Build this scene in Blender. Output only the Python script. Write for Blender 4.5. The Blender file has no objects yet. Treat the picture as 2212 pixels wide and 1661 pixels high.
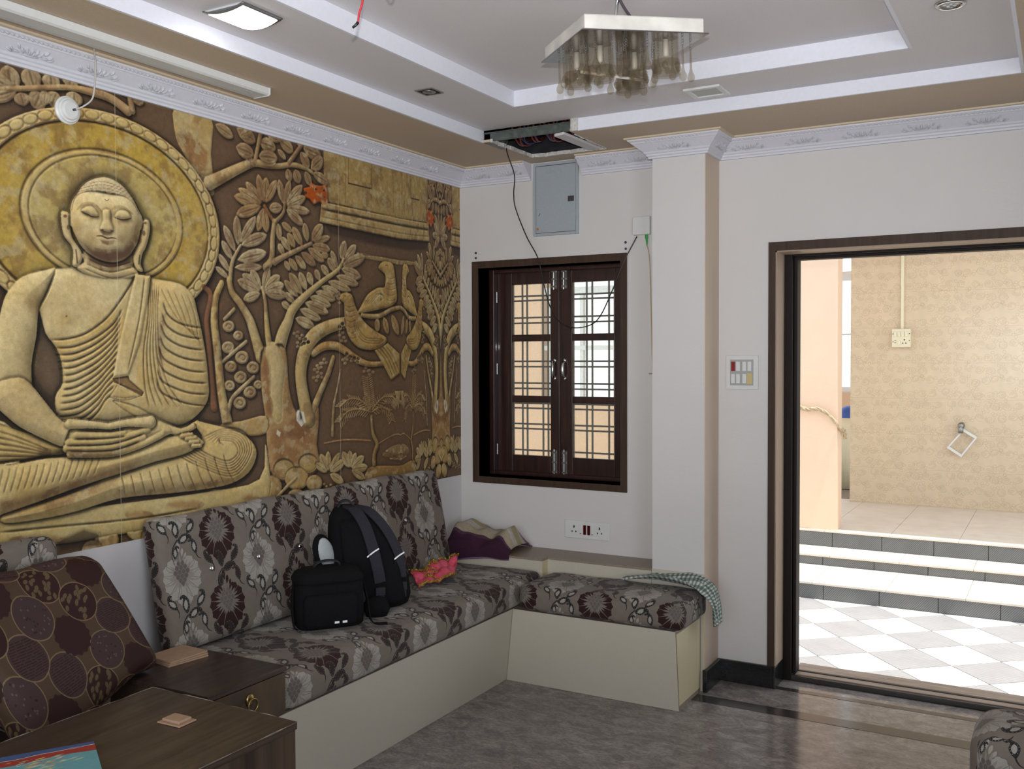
import bpy, bmesh, math, random
import numpy as np
from mathutils import Vector, Matrix, Euler

scene = bpy.context.scene
COL = scene.collection
R = math.radians
random.seed(5)

# =====================================================================
#  helpers: objects, parts, labels
# =====================================================================
def tag(o, label=None, cat=None, group=None, kind=None):
    if label: o['label'] = label
    if cat: o['category'] = cat
    if group: o['group'] = group
    if kind: o['kind'] = kind
    return o

def empty(name, loc, label, cat, rot=(0, 0, 0), group=None):
    o = bpy.data.objects.new(name, None)
    COL.objects.link(o); o.location = loc; o.rotation_euler = rot; o.empty_display_size = .05
    return tag(o, label, cat, group)

def link(name, me, mats, parent=None, smooth=False):
    o = bpy.data.objects.new(name, me); COL.objects.link(o)
    for m in (mats if isinstance(mats, (list, tuple)) else [mats]): me.materials.append(m)
    if smooth:
        me.polygons.foreach_set('use_smooth', [True] * len(me.polygons))
    if parent is not None: o.parent = parent
    return o

def struct(o):
    o['kind'] = 'structure'; return o

class MB:
    """collects shapes into ONE mesh"""
    def __init__(s): s.v = []; s.f = []; s.m = []; s.uv = None
    def add(s, vs, fs, mi=0):
        n = len(s.v); s.v += [tuple(p) for p in vs]
        for f in fs: s.f.append([i + n for i in f]); s.m.append(mi)
        return s
    def box(s, x0, y0, z0, x1, y1, z1, mi=0):
        v = [(x, y, z) for z in (z0, z1) for y in (y0, y1) for x in (x0, x1)]
        return s.add(v, [(0, 2, 3, 1), (4, 5, 7, 6), (0, 1, 5, 4), (2, 6, 7, 3), (0, 4, 6, 2), (1, 3, 7, 5)], mi)
    def quad(s, a, b, c, d, mi=0): return s.add([a, b, c, d], [(0, 1, 2, 3)], mi)
    def prism(s, poly, axis, a, b, mi=0):
        """poly: 2-D points; extruded along axis ('x','y','z') from a to b"""
        n = len(poly)
        def P(p, t):
            return {'x': (t, p[0], p[1]), 'y': (p[0], t, p[1]), 'z': (p[0], p[1], t)}[axis]
        v = [P(p, a) for p in poly] + [P(p, b) for p in poly]
        f = [list(range(n))[::-1], list(range(n, 2 * n))] + [(i, (i + 1) % n, n + (i + 1) % n, n + i) for i in range(n)]
        return s.add(v, f, mi)
    def tube(s, pts, r, n=8, mi=0, cap=True):
        P = [Vector(p) for p in pts]; m = len(P)
        rs = r if isinstance(r, (list, tuple)) else [r] * m
        base = len(s.v); up = None
        for i in range(m):
            t = (P[min(i + 1, m - 1)] - P[max(i - 1, 0)]).normalized()
            if up is None:
                up = Vector((0, 0, 1)) if abs(t.z) < .9 else Vector((1, 0, 0))
            a = t.cross(up).normalized(); b = a.cross(t).normalized(); up = b
            for k in range(n):
                th = 2 * math.pi * k / n
                s.v.append(tuple(P[i] + (a * math.cos(th) + b * math.sin(th)) * rs[i]))
        for i in range(m - 1):
            for k in range(n):
                s.f.append([base + i * n + k, base + i * n + (k + 1) % n, base + (i + 1) * n + (k + 1) % n, base + (i + 1) * n + k]); s.m.append(mi)
        if cap:
            s.f.append([base + k for k in range(n)][::-1]); s.m.append(mi)
            s.f.append([base + (m - 1) * n + k for k in range(n)]); s.m.append(mi)
        return s
    def lathe(s, prof, n=20, M=None, mi=0):
        """prof: list of (radius, height) round local z"""
        base = len(s.v); M = M or Matrix()
        for r, h in prof:
            for k in range(n):
                th = 2 * math.pi * k / n
                s.v.append(tuple(M @ Vector((r * math.cos(th), r * math.sin(th), h))))
        for i in range(len(prof) - 1):
            for k in range(n):
                s.f.append([base + i * n + k, base + i * n + (k + 1) % n, base + (i + 1) * n + (k + 1) % n, base + (i + 1) * n + k]); s.m.append(mi)
        s.f.append([base + k for k in range(n)][::-1]); s.m.append(mi)
        l = base + (len(prof) - 1) * n
        s.f.append([l + k for k in range(n)]); s.m.append(mi)
        return s
    def ball(s, c, rx, ry, rz, n=8, M=None, mi=0):
        prof = [(max(1e-4, math.sin(math.pi * i / n)), -math.cos(math.pi * i / n)) for i in range(n + 1)]
        T = Matrix.Translation(c) @ (M or Matrix()) @ Matrix.Diagonal((rx, ry, rz, 1))
        return s.lathe(prof, max(6, n), T, mi)
    def grid(s, nu, nv, fn, mi=0, wrap=False):
        base = len(s.v)
        for j in range(nv + 1):
            for i in range(nu + 1): s.v.append(tuple(fn(i / nu, j / nv)))
        for j in range(nv):
            for i in range(nu):
                a = base + j * (nu + 1) + i
                s.f.append([a, a + 1, a + nu + 2, a + nu + 1]); s.m.append(mi)
        return s
    def mesh(s, name, fix=True):
        me = bpy.data.meshes.new(name)
        me.from_pydata(s.v, [], s.f)
        me.polygons.foreach_set('material_index', s.m)
        if fix:
            b = bmesh.new(); b.from_mesh(me); bmesh.ops.recalc_face_normals(b, faces=b.faces); b.to_mesh(me); b.free()
        me.update(); return me
    def build(s, name, mats, parent=None, smooth=False, bevel=0, seg=2, angle=True):
        o = link(name, s.mesh(name), mats, parent, smooth)
        if bevel:
            m = o.modifiers.new('edge', 'BEVEL'); m.width = bevel; m.segments = seg; m.limit_method = 'ANGLE'; m.angle_limit = R(40)
            for p in o.data.polygons: p.use_smooth = True
            w = o.modifiers.new('wn', 'WEIGHTED_NORMAL'); w.keep_sharp = True
        return o

def catmull(pts, n=6):
    P = [Vector(p) for p in pts]; out = []
    for i in range(len(P) - 1):
        a, b, c, d = P[max(i - 1, 0)], P[i], P[i + 1], P[min(i + 2, len(P) - 1)]
        for k in range(n):
            t = k / n
            out.append(.5 * (2 * b + (c - a) * t + (2 * a - 5 * b + 4 * c - d) * t * t + (3 * b - a - 3 * c + d) * t ** 3))
    out.append(P[-1]); return out

def box_uv(me, scale=1.0):
    uv = me.uv_layers.new(name='UVMap')
    for p in me.polygons:
        n = p.normal
        ax = max(range(3), key=lambda i: abs(n[i]))
        for li in p.loop_indices:
            c = me.vertices[me.loops[li].vertex_index].co
            uv.data[li].uv = ((c.y, c.z) if ax == 0 else (c.x, c.z) if ax == 1 else (c.x, c.y))

# ---------- painting helpers: every print and fabric is drawn here from shapes ----------
def value_noise(h, w, cell, rng):
    gh, gw = int(h / cell) + 3, int(w / cell) + 3
    g = rng.random((gh, gw)).astype(np.float32)
    y = np.arange(h, dtype=np.float32) / cell
    x = np.arange(w, dtype=np.float32) / cell
    yi, xi = y.astype(int), x.astype(int)
    fy, fx = (y - yi)[:, None], (x - xi)[None, :]
    fy = fy * fy * (3 - 2 * fy); fx = fx * fx * (3 - 2 * fx)
    a = g[yi][:, xi]; b = g[yi][:, xi + 1]; c = g[yi + 1][:, xi]; d = g[yi + 1][:, xi + 1]
    return (a * (1 - fx) + b * fx) * (1 - fy) + (c * (1 - fx) + d * fx) * fy

def fractal(h, w, cell, rng, octs=4):
    out = np.zeros((h, w), np.float32); amp = 1.0; tot = 0
    for _ in range(octs):
        out += amp * value_noise(h, w, max(cell, 1.01), rng); tot += amp
        amp *= .55; cell /= 2
    return out / tot

def blur(a, r):
    r = int(max(1, r))
    for _ in range(2):
        for ax in (0, 1):
            p = np.concatenate([np.repeat(np.take(a, [0], ax), r + 1, ax), a, np.repeat(np.take(a, [-1], ax), r, ax)], ax)
            c = np.cumsum(p, ax, dtype=np.float64)
            n = a.shape[ax]
            a = ((np.take(c, range(2 * r + 1, 2 * r + 1 + n), ax) - np.take(c, range(0, n), ax)) / (2 * r + 1)).astype(np.float32)
    return a

def smooth(pts, n=6, closed=False):
    p = np.asarray(pts, float)
    m = len(p)
    if m < 3: return p
    out = []
    rng_ = range(m) if closed else range(m - 1)
    for i in rng_:
        if closed: a, b, c, d = p[i - 1], p[i], p[(i + 1) % m], p[(i + 2) % m]
        else: a, b, c, d = p[max(i - 1, 0)], p[i], p[i + 1], p[min(i + 2, m - 1)]
        for k in range(n):
            t = k / n
            out.append(.5 * (2 * b + (c - a) * t + (2 * a - 5 * b + 4 * c - d) * t * t + (3 * b - a - 3 * c + d) * t ** 3))
    if not closed: out.append(p[-1])
    return np.array(out)

class Canvas:
    """A height and colour sheet; shapes are laid on it in metres (u to the right, v up) and carved light is worked out at the end."""
    def __init__(s, u0, v0, u1, v1, ppm, base):
        s.u0, s.v0, s.ppm = u0, v0, ppm
        s.w, s.h = int(round((u1 - u0) * ppm)), int(round((v1 - v0) * ppm))
        s.H = np.zeros((s.h, s.w), np.float32)
        s.C = np.empty((s.h, s.w, 3), np.float32); s.C[:] = base
        s.rng = np.random.default_rng(7)
    def box(s, p, pad):
        p = np.asarray(p, float)
        x = (p[:, 0] - s.u0) * s.ppm; y = (p[:, 1] - s.v0) * s.ppm; q = pad * s.ppm + 1
        a, b = int(max(0, x.min() - q)), int(min(s.w, x.max() + q + 1))
        c, d = int(max(0, y.min() - q)), int(min(s.h, y.max() + q + 1))
        if b <= a or d <= c: return None
        X, Y = np.meshgrid((np.arange(a, b) + .5) / s.ppm + s.u0, (np.arange(c, d) + .5) / s.ppm + s.v0)
        return (slice(c, d), slice(a, b)), X.astype(np.float32), Y.astype(np.float32)
    @staticmethod
    def segdist(P, X, Y, closed):
        n = len(P); best = np.full(X.shape, 1e9, np.float32); T = np.zeros(X.shape, np.float32)
        ins = np.zeros(X.shape, bool)
        for i in range(n if closed else n - 1):
            ax, ay = P[i][:2]; bx, by = P[(i + 1) % n][:2]
            dx, dy = bx - ax, by - ay; L = dx * dx + dy * dy + 1e-12
            t = np.clip(((X - ax) * dx + (Y - ay) * dy) / L, 0, 1)
            d = (X - ax - t * dx) ** 2 + (Y - ay - t * dy) ** 2
            m = d < best
            best = np.where(m, d, best); T = np.where(m, i + t, T)
            if closed and ay != by:
                ins ^= ((ay > Y) != (by > Y)) & (X < dx * (Y - ay) / dy + ax)
        return np.sqrt(best), T, ins
    def mix(s, sl, col, a):
        if col is not None:
            s.C[sl] = s.C[sl] * (1 - a[..., None]) + np.asarray(col, np.float32) * a[..., None]
    def poly(s, pts, col, h=0, r=.01, h0=0, alpha=1, soft=0, sm=0, over=True):
        P = smooth(pts, sm, True) if sm else np.asarray(pts, float)
        b = s.box(P, soft)
        if b is None: return
        sl, X, Y = b
        d, _, ins = s.segdist(P, X, Y, True)
        sd = np.where(ins, d, -d)
        a = np.clip(sd * s.ppm + .5, 0, 1) if soft == 0 else np.clip(sd / (2 * soft) + .5, 0, 1)
        s.mix(sl, col, a * alpha)
        if h or h0:
            t = np.clip(sd / r, 0, 1)
            prof = h0 + h * np.sqrt(np.maximum(1 - (1 - t) ** 2, 0))
            H = s.H[sl]
            s.H[sl] = np.where(sd > 0, prof if over else np.maximum(H, prof), H)
    def stroke(s, pts, rad, col, h=1.0, h0=0, sm=5, alpha=1, rmin=0, over=False):
        P = smooth(pts, sm) if sm and len(pts) > 2 else np.asarray(pts, float)
        rad = np.atleast_1d(np.asarray(rad, float))
        b = s.box(P, rad.max())
        if b is None: return
        sl, X, Y = b
        d, T, _ = s.segdist(P, X, Y, False)
        R = np.interp(T / max(1, len(P) - 1), np.linspace(0, 1, len(rad)), rad) if len(rad) > 1 else rad[0]
        a = np.clip((R - d) * s.ppm + .5, 0, 1)
        s.mix(sl, col, a * alpha)
        if h:
            prof = h0 + h * R * np.sqrt(np.maximum(1 - (d / R) ** 2, 0))
            H = s.H[sl]; s.H[sl] = np.where(d < R, prof if over else np.maximum(H, prof), H)
    def groove(s, pts, w, depth, sm=5, col=None, alpha=.5):
        P = smooth(pts, sm) if sm and len(pts) > 2 else np.asarray(pts, float)
        b = s.box(P, 3 * w)
        if b is None: return
        sl, X, Y = b
        d, T, _ = s.segdist(P, X, Y, False)
        g = np.exp(-(d / w) ** 2)
        T = T / max(1, len(P) - 1)
        g = g * np.clip(np.minimum(T, 1 - T) * 8 + .25, 0, 1)
        s.H[sl] -= depth * g
        if col is not None: s.mix(sl, col, g * alpha)
    def leaf(s, base, tip, w, col, h=.006, h0=.006, veins=1):
        b = np.asarray(base, float); t = np.asarray(tip, float); d = t - b; L = np.hypot(*d) + 1e-9
        n = np.array([-d[1], d[0]]) / L
        prof = [0, .35, .75, .98, 1, .9, .62, .25, 0]; pos = [0, .08, .22, .42, .58, .74, .88, .97, 1.0]
        up = [b + d * q + n * w * p for q, p in zip(pos, prof)]
        dn = [b + d * q - n * w * p for q, p in zip(pos, prof)][1:-1][::-1]
        P = np.array(up + dn)
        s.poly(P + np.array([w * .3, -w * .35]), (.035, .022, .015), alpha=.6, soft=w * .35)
        s.poly(P, col, h=h, r=w * .9, h0=h0)
        s.groove([b + d * .1, b + d * .5, b + d * .9], w * .12, h * .55, sm=0, col=(.06, .035, .02), alpha=.55)
        if veins:
            for k in (-1, 1):
                s.groove([b + d * .18 + n * w * .2 * k, b + d * .5 + n * w * .5 * k, b + d * .82 + n * w * .25 * k], w * .08, h * .3, sm=3, col=(.06, .035, .02), alpha=.25)
    def tint(s, pts, col, alpha, soft):
        s.poly(pts, col, alpha=alpha, soft=soft)
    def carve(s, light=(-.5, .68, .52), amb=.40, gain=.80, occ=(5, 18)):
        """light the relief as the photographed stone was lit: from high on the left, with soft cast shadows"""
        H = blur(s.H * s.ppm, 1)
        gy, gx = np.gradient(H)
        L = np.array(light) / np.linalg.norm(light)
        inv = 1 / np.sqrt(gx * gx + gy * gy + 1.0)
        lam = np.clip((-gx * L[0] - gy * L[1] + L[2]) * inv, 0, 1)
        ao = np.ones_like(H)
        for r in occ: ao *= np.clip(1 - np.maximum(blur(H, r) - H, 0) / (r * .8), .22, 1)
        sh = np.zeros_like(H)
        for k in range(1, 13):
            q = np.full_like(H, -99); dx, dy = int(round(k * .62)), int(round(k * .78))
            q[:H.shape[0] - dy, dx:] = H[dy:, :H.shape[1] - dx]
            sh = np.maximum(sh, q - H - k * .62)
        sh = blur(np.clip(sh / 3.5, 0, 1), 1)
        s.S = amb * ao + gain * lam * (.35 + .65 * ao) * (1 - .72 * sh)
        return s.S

def ell(cx, cy, rx, ry, n=28, a0=0, a1=6.28319):
    a = np.linspace(a0, a1, n, endpoint=False)
    return np.stack([cx + rx * np.cos(a), cy + ry * np.sin(a)], 1)
# =====================================================================
#  materials
# =====================================================================
def new_mat(name):
    m = bpy.data.materials.new(name); m.use_nodes = True
    nt = m.node_tree; b = nt.nodes['Principled BSDF']
    return m, nt, b

def N(nt, t, **k):
    n = nt.nodes.new(t)
    for a, v in k.items(): setattr(n, a, v)
    return n

def paint(name, col, rough=.6, spec=.5, grain=.03, scale=60, bump=.02, bscale=180, metal=0, coat=0):
    """plain painted / moulded surface with a little unevenness in colour and relief"""
    m, nt, b = new_mat(name)
    b.inputs['Roughness'].default_value = rough
    b.inputs['Metallic'].default_value = metal
    b.inputs['Specular IOR Level'].default_value = spec
    b.inputs['Coat Weight'].default_value = coat
    tc = N(nt, 'ShaderNodeTexCoord')
    no = N(nt, 'ShaderNodeTexNoise'); no.inputs['Scale'].default_value = scale; no.inputs['Detail'].default_value = 3
    nt.links.new(tc.outputs['Object'], no.inputs['Vector'])
    cr = N(nt, 'ShaderNodeValToRGB')
    cr.color_ramp.elements[0].color = tuple(max(0, c * (1 - grain)) for c in col) + (1,)
    cr.color_ramp.elements[1].color = tuple(min(1, c * (1 + grain)) for c in col) + (1,)
    cr.color_ramp.elements[0].position = .3; cr.color_ramp.elements[1].position = .7
    nt.links.new(no.outputs['Fac'], cr.inputs['Fac']); nt.links.new(cr.outputs['Color'], b.inputs['Base Color'])
    if bump:
        n2 = N(nt, 'ShaderNodeTexNoise'); n2.inputs['Scale'].default_value = bscale; n2.inputs['Detail'].default_value = 2
        nt.links.new(tc.outputs['Object'], n2.inputs['Vector'])
        bp = N(nt, 'ShaderNodeBump'); bp.inputs['Strength'].default_value = bump; bp.inputs['Distance'].default_value = .01
        nt.links.new(n2.outputs['Fac'], bp.inputs['Height']); nt.links.new(bp.outputs['Normal'], b.inputs['Normal'])
    return m

def wall_paint(name, col, stain=.05):
    """emulsion with faint hand marks and roller texture"""
    m, nt, b = new_mat(name)
    b.inputs['Roughness'].default_value = .42; b.inputs['Specular IOR Level'].default_value = .35
    tc = N(nt, 'ShaderNodeTexCoord')
    a = N(nt, 'ShaderNodeTexNoise'); a.inputs['Scale'].default_value = 1.7; a.inputs['Detail'].default_value = 6; a.inputs['Roughness'].default_value = .65
    nt.links.new(tc.outputs['Object'], a.inputs['Vector'])
    cr = N(nt, 'ShaderNodeValToRGB')
    cr.color_ramp.elements[0].position = .3; cr.color_ramp.elements[0].color = tuple(c * (1 - stain) for c in col) + (1,)
    cr.color_ramp.elements[1].position = .62; cr.color_ramp.elements[1].color = col + (1,)
    nt.links.new(a.outputs['Fac'], cr.inputs['Fac']); nt.links.new(cr.outputs['Color'], b.inputs['Base Color'])
    g = N(nt, 'ShaderNodeTexNoise'); g.inputs['Scale'].default_value = 90; g.inputs['Detail'].default_value = 4
    nt.links.new(tc.outputs['Object'], g.inputs['Vector'])
    bp = N(nt, 'ShaderNodeBump'); bp.inputs['Strength'].default_value = .06; bp.inputs['Distance'].default_value = .01
    nt.links.new(g.outputs['Fac'], bp.inputs['Height']); nt.links.new(bp.outputs['Normal'], b.inputs['Normal'])
    return m

def wood(name, c1, c2, rough=.35, grain=(1, 26, 26), scale=1.6, coat=0, spec=.5):
    m, nt, b = new_mat(name)
    b.inputs['Roughness'].default_value = rough; b.inputs['Coat Weight'].default_value = coat; b.inputs['Specular IOR Level'].default_value = spec
    tc = N(nt, 'ShaderNodeTexCoord'); mp = N(nt, 'ShaderNodeMapping'); mp.inputs['Scale'].default_value = grain
    nt.links.new(tc.outputs['Object'], mp.inputs['Vector'])
    a = N(nt, 'ShaderNodeTexNoise'); a.inputs['Scale'].default_value = scale; a.inputs['Detail'].default_value = 7; a.inputs['Roughness'].default_value = .6; a.inputs['Distortion'].default_value = .4
    nt.links.new(mp.outputs['Vector'], a.inputs['Vector'])
    cr = N(nt, 'ShaderNodeValToRGB'); cr.color_ramp.elements[0].position = .32; cr.color_ramp.elements[1].position = .68
    cr.color_ramp.elements[0].color = c1 + (1,); cr.color_ramp.elements[1].color = c2 + (1,)
    nt.links.new(a.outputs['Fac'], cr.inputs['Fac']); nt.links.new(cr.outputs['Color'], b.inputs['Base Color'])
    bp = N(nt, 'ShaderNodeBump'); bp.inputs['Strength'].default_value = .08; bp.inputs['Distance'].default_value = .004
    nt.links.new(a.outputs['Fac'], bp.inputs['Height']); nt.links.new(bp.outputs['Normal'], b.inputs['Normal'])
    return m

def emit(name, col, strength):
    m, nt, b = new_mat(name)
    b.inputs['Base Color'].default_value = (.8, .8, .8, 1)
    b.inputs['Emission Color'].default_value = col + (1,); b.inputs['Emission Strength'].default_value = strength
    return m

def clear(name, tint=(.9, .9, .9), alpha=.25, rough=.1, body=(.5, .5, .5), speck=0):
    """thin glass: lets most light straight through, with a sheen and a little body colour"""
    m = bpy.data.materials.new(name); m.use_nodes = True; nt = m.node_tree; nt.nodes.clear()
    o = N(nt, 'ShaderNodeOutputMaterial'); t = N(nt, 'ShaderNodeBsdfTransparent'); t.inputs['Color'].default_value = tint + (1,)
    p = N(nt, 'ShaderNodeBsdfPrincipled'); p.inputs['Base Color'].default_value = body + (1,); p.inputs['Roughness'].default_value = rough
    mx = N(nt, 'ShaderNodeMixShader'); mx.inputs['Fac'].default_value = alpha
    if speck:
        tc = N(nt, 'ShaderNodeTexCoord'); v = N(nt, 'ShaderNodeTexNoise'); v.inputs['Scale'].default_value = speck; v.inputs['Detail'].default_value = 2
        nt.links.new(tc.outputs['Object'], v.inputs['Vector'])
        mr = N(nt, 'ShaderNodeMapRange'); mr.inputs['From Min'].default_value = .4; mr.inputs['From Max'].default_value = .7; mr.inputs['To Min'].default_value = alpha * .4; mr.inputs['To Max'].default_value = alpha * 2
        nt.links.new(v.outputs['Fac'], mr.inputs['Value']); nt.links.new(mr.outputs['Result'], mx.inputs['Fac'])
    nt.links.new(t.outputs[0], mx.inputs[1]); nt.links.new(p.outputs[0], mx.inputs[2]); nt.links.new(mx.outputs[0], o.inputs['Surface'])
    return m

def picture(name, arr):
    """an image drawn by this script (linear colour, bottom row first)"""
    h, w = arr.shape[:2]
    im = bpy.data.images.new(name, w, h, alpha=False, float_buffer=True)
    im.colorspace_settings.name = 'Non-Color'
    px = np.ones((h, w, 4), np.float32); px[..., :3] = arr
    im.pixels.foreach_set(px.ravel()); im.update(); im.pack()
    return im

def printed(name, im, rough=.7, scale=(1, 1), off=(0, 0), spec=.3, weave=0, repeat=True, sheen=0, bump_from=0):
    m, nt, b = new_mat(name)
    b.inputs['Roughness'].default_value = rough; b.inputs['Specular IOR Level'].default_value = spec; b.inputs['Sheen Weight'].default_value = sheen
    uv = N(nt, 'ShaderNodeUVMap'); uv.uv_map = 'UVMap'
    mp = N(nt, 'ShaderNodeMapping'); mp.inputs['Scale'].default_value = (scale[0], scale[1], 1); mp.inputs['Location'].default_value = (off[0], off[1], 0)
    t = N(nt, 'ShaderNodeTexImage'); t.image = im; t.interpolation = 'Linear'; t.extension = 'REPEAT' if repeat else 'EXTEND'
    nt.links.new(uv.outputs[0], mp.inputs['Vector']); nt.links.new(mp.outputs[0], t.inputs['Vector']); nt.links.new(t.outputs['Color'], b.inputs['Base Color'])
    if weave:
        n = N(nt, 'ShaderNodeTexNoise'); n.inputs['Scale'].default_value = weave; n.inputs['Detail'].default_value = 1
        nt.links.new(uv.outputs[0], n.inputs['Vector'])
        bp = N(nt, 'ShaderNodeBump'); bp.inputs['Strength'].default_value = .15; bp.inputs['Distance'].default_value = .002
        nt.links.new(n.outputs['Fac'], bp.inputs['Height']); nt.links.new(bp.outputs['Normal'], b.inputs['Normal'])
    return m

M_WALL = wall_paint('wall_lilac_white', (.63, .61, .62))
M_WALLB = wall_paint('wall_off_white', (.65, .63, .62), .04)
M_CREAM = wall_paint('cream_reveal', (.62, .49, .38), .06)
M_TAN = paint('ceiling_tan', (.54, .43, .32), .7, grain=.04, scale=140)
M_CEIL = paint('ceiling_beige_white', (.68, .65, .665), .65, grain=.03, scale=160)
M_FASC = paint('fascia_white', (.74, .75, .82), .5, grain=.02)
M_PLAST = paint('plaster_moulding', (.66, .66, .72), .55, grain=.02, bump=.03)
M_REVEAL = wall_paint('brown_cream_reveal', (.36, .27, .20), .08)
M_RELIEFSHADE = paint('shaded_relief', (.53, .53, .57), .6, grain=.06)  # greyer than the moulding: shading of the raised relief painted into its colour
M_LIP = paint('moulding_lip_cream', (.62, .52, .38), .6)
M_RAW = paint('broken_plaster', (.55, .53, .50), .9, grain=.2, scale=70, bump=.4, bscale=90)
M_BLACKSTONE = paint('black_granite', (.012, .012, .013), .14, grain=.4, scale=200)
M_CONC = paint('raw_concrete', (.10, .095, .09), .9, grain=.3, scale=20)
M_VOID = paint('void_shade_black', (.018, .018, .022), .95, grain=.5, scale=18)  # near-black colour carries the shade inside the ceiling void
M_STEELGREEN = paint('painted_steel_channel', (.10, .12, .11), .4, metal=.3, grain=.3, scale=40)
M_FRAMEBROWN = wood('brown_trim', (.040, .023, .015), (.066, .039, .026), .55, (30, 30, 2), spec=.25)
M_DARKWOOD = wood('dark_mahogany', (.010, .0042, .0034), (.042, .012, .0085), .38, (30, 30, 2), coat=.3)
M_DOORWOOD = wood('door_frame_wood', (.007, .0045, .004), (.016, .010, .008), .6, (30, 30, 2), spec=.2)
M_SILL = wood('worn_sill', (.16, .12, .09), (.36, .29, .24), .45, (2, 40, 40), 2.5)
M_SILLDK = wood('dark_sill', (.012, .009, .007), (.035, .025, .02), .35, (2, 40, 40))
M_LAMW = paint('cream_laminate', (.54, .50, .415), .38, grain=.03, scale=200)
M_LAMY = paint('yellowed_laminate', (.60, .52, .33), .4, grain=.03, scale=120)
M_EDGE = paint('grey_brown_edging', (.25, .20, .16), .5, grain=.1)
M_LEDGE = paint('brown_ledge_laminate', (.27, .215, .165), .4, grain=.06, scale=60)
M_WALNUT = wood('walnut_top', (.020, .012, .009), (.065, .042, .033), .34, (60, 3.0, 60), 1.2, coat=.15)
M_WALNUTF = wood('walnut_front', (.030, .018, .010), (.105, .066, .038), .4, (60, 3.5, 1.2), 1.3)
M_WALNUTV = wood('walnut_striped', (.022, .013, .009), (.085, .055, .035), .42, (5, 22, .25), 1.4)
M_WORN = paint('worn_pale_edge', (.20, .175, .15), .5, grain=.5, scale=25)
M_WHITEPL = paint('white_plastic', (.66, .67, .66), .35, grain=.02)
M_WHITEGAP = paint('white_plastic_recess', (.36, .37, .36), .5)
M_CREAMPL = paint('cream_plastic', (.70, .66, .48), .35, grain=.02)
M_YELPL = paint('yellowed_blank', (.55, .44, .19), .4)
M_REDPL = paint('red_lens', (.24, .006, .006), .15, grain=.2, scale=300)
M_REDDK = paint('dark_red_lens', (.06, .003, .004), .15, grain=.2, scale=300)
M_HOLE = paint('black_hole', (.006, .006, .006), .8)
M_GREYST = paint('grey_steel_box', (.36, .40, .43), .4, grain=.04, scale=90, bump=.05)
M_GREYDK = paint('dark_label', (.055, .045, .055), .4)
M_ORANGE = paint('orange_sticker', (.50, .15, .02), .5)
M_CHROME = paint('chrome', (.75, .75, .75), .12, metal=1, grain=.05)
M_STEEL = paint('dull_steel', (.30, .30, .29), .35, metal=.9, grain=.2, scale=90)
M_BRASS = paint('old_brass', (.36, .27, .11), .3, metal=1, grain=.3, scale=90)
M_IRON = paint('grille_iron', (.035, .032, .03), .5, metal=.2)
M_CABLE = paint('black_cable', (.006, .006, .006), .4)
M_CABLEW = paint('grey_white_cable', (.50, .48, .45), .5)
M_REDWIRE = paint('red_wire', (.42, .02, .025), .35)
M_MAROONWIRE = paint('maroon_wire', (.12, .012, .012), .4)
M_BLUEWIRE = paint('blue_wire', (.02, .04, .12), .4)
M_FIBRE = paint('yellow_fibre', (.45, .30, .12), .4)
M_GREEN = paint('green_connector', (.02, .32, .06), .4)
M_BLACKCLOTH = paint('black_nylon', (.006, .006, .007), .9, spec=.15, grain=.4, scale=300, bump=.25, bscale=600)
M_STRAP = paint('charcoal_webbing', (.026, .026, .034), .85, spec=.2, grain=.25, scale=300, bump=.3, bscale=500)
M_LINING = paint('pale_lining', (.40, .43, .44), .6)
M_REFLECT = paint('reflective_strip', (.95, .95, 1.0), .2, metal=.0, spec=1)
M_PAPER = paint('brown_board', (.40, .26, .17), .7, grain=.08)
M_MIRROR = paint('dull_mirror', (.42, .42, .42), .12, metal=1, grain=.1)
M_TARNISH = paint('tarnished_white_band', (.62, .60, .55), .35, grain=.15, scale=14)
M_GLASSW = clear('obscure_window_glass', (.93, .94, .90), .16, .25, (.55, .53, .48), speck=420)
M_CRYSTAL = clear('smoky_crystal', (.90, .87, .81), .15, .06, (.20, .17, .13))
M_SHADE = clear('smoky_glass_shade', (.95, .93, .90), .13, .06, (.30, .27, .22))
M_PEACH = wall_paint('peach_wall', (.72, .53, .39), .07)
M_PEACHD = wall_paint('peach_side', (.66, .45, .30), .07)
M_TREAD = paint('pale_step_tile', (.62, .56, .48), .5, grain=.06, scale=8)
M_LIT = emit('lit_panel', (1, .98, .96), 9.0)
M_FROST = paint('frosted_diffuser', (.55, .56, .56), .5)
M_LEDPANEL = paint('unlit_panel', (.42, .42, .37), .4)
M_GOLD = paint('gold_lace', (.75, .42, .06), .25, metal=.8, grain=.7, scale=260, bump=.6, bscale=260)
M_PINK = paint('pink_satin', (.80, .09, .17), .4, grain=.25, scale=30, bump=.1, bscale=60)
M_TOWELSTITCH = paint('lilac_hem', (.36, .26, .33), .8)
M_SKYBLUE = paint('blue_plastic', (.03, .09, .36), .5)

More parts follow.
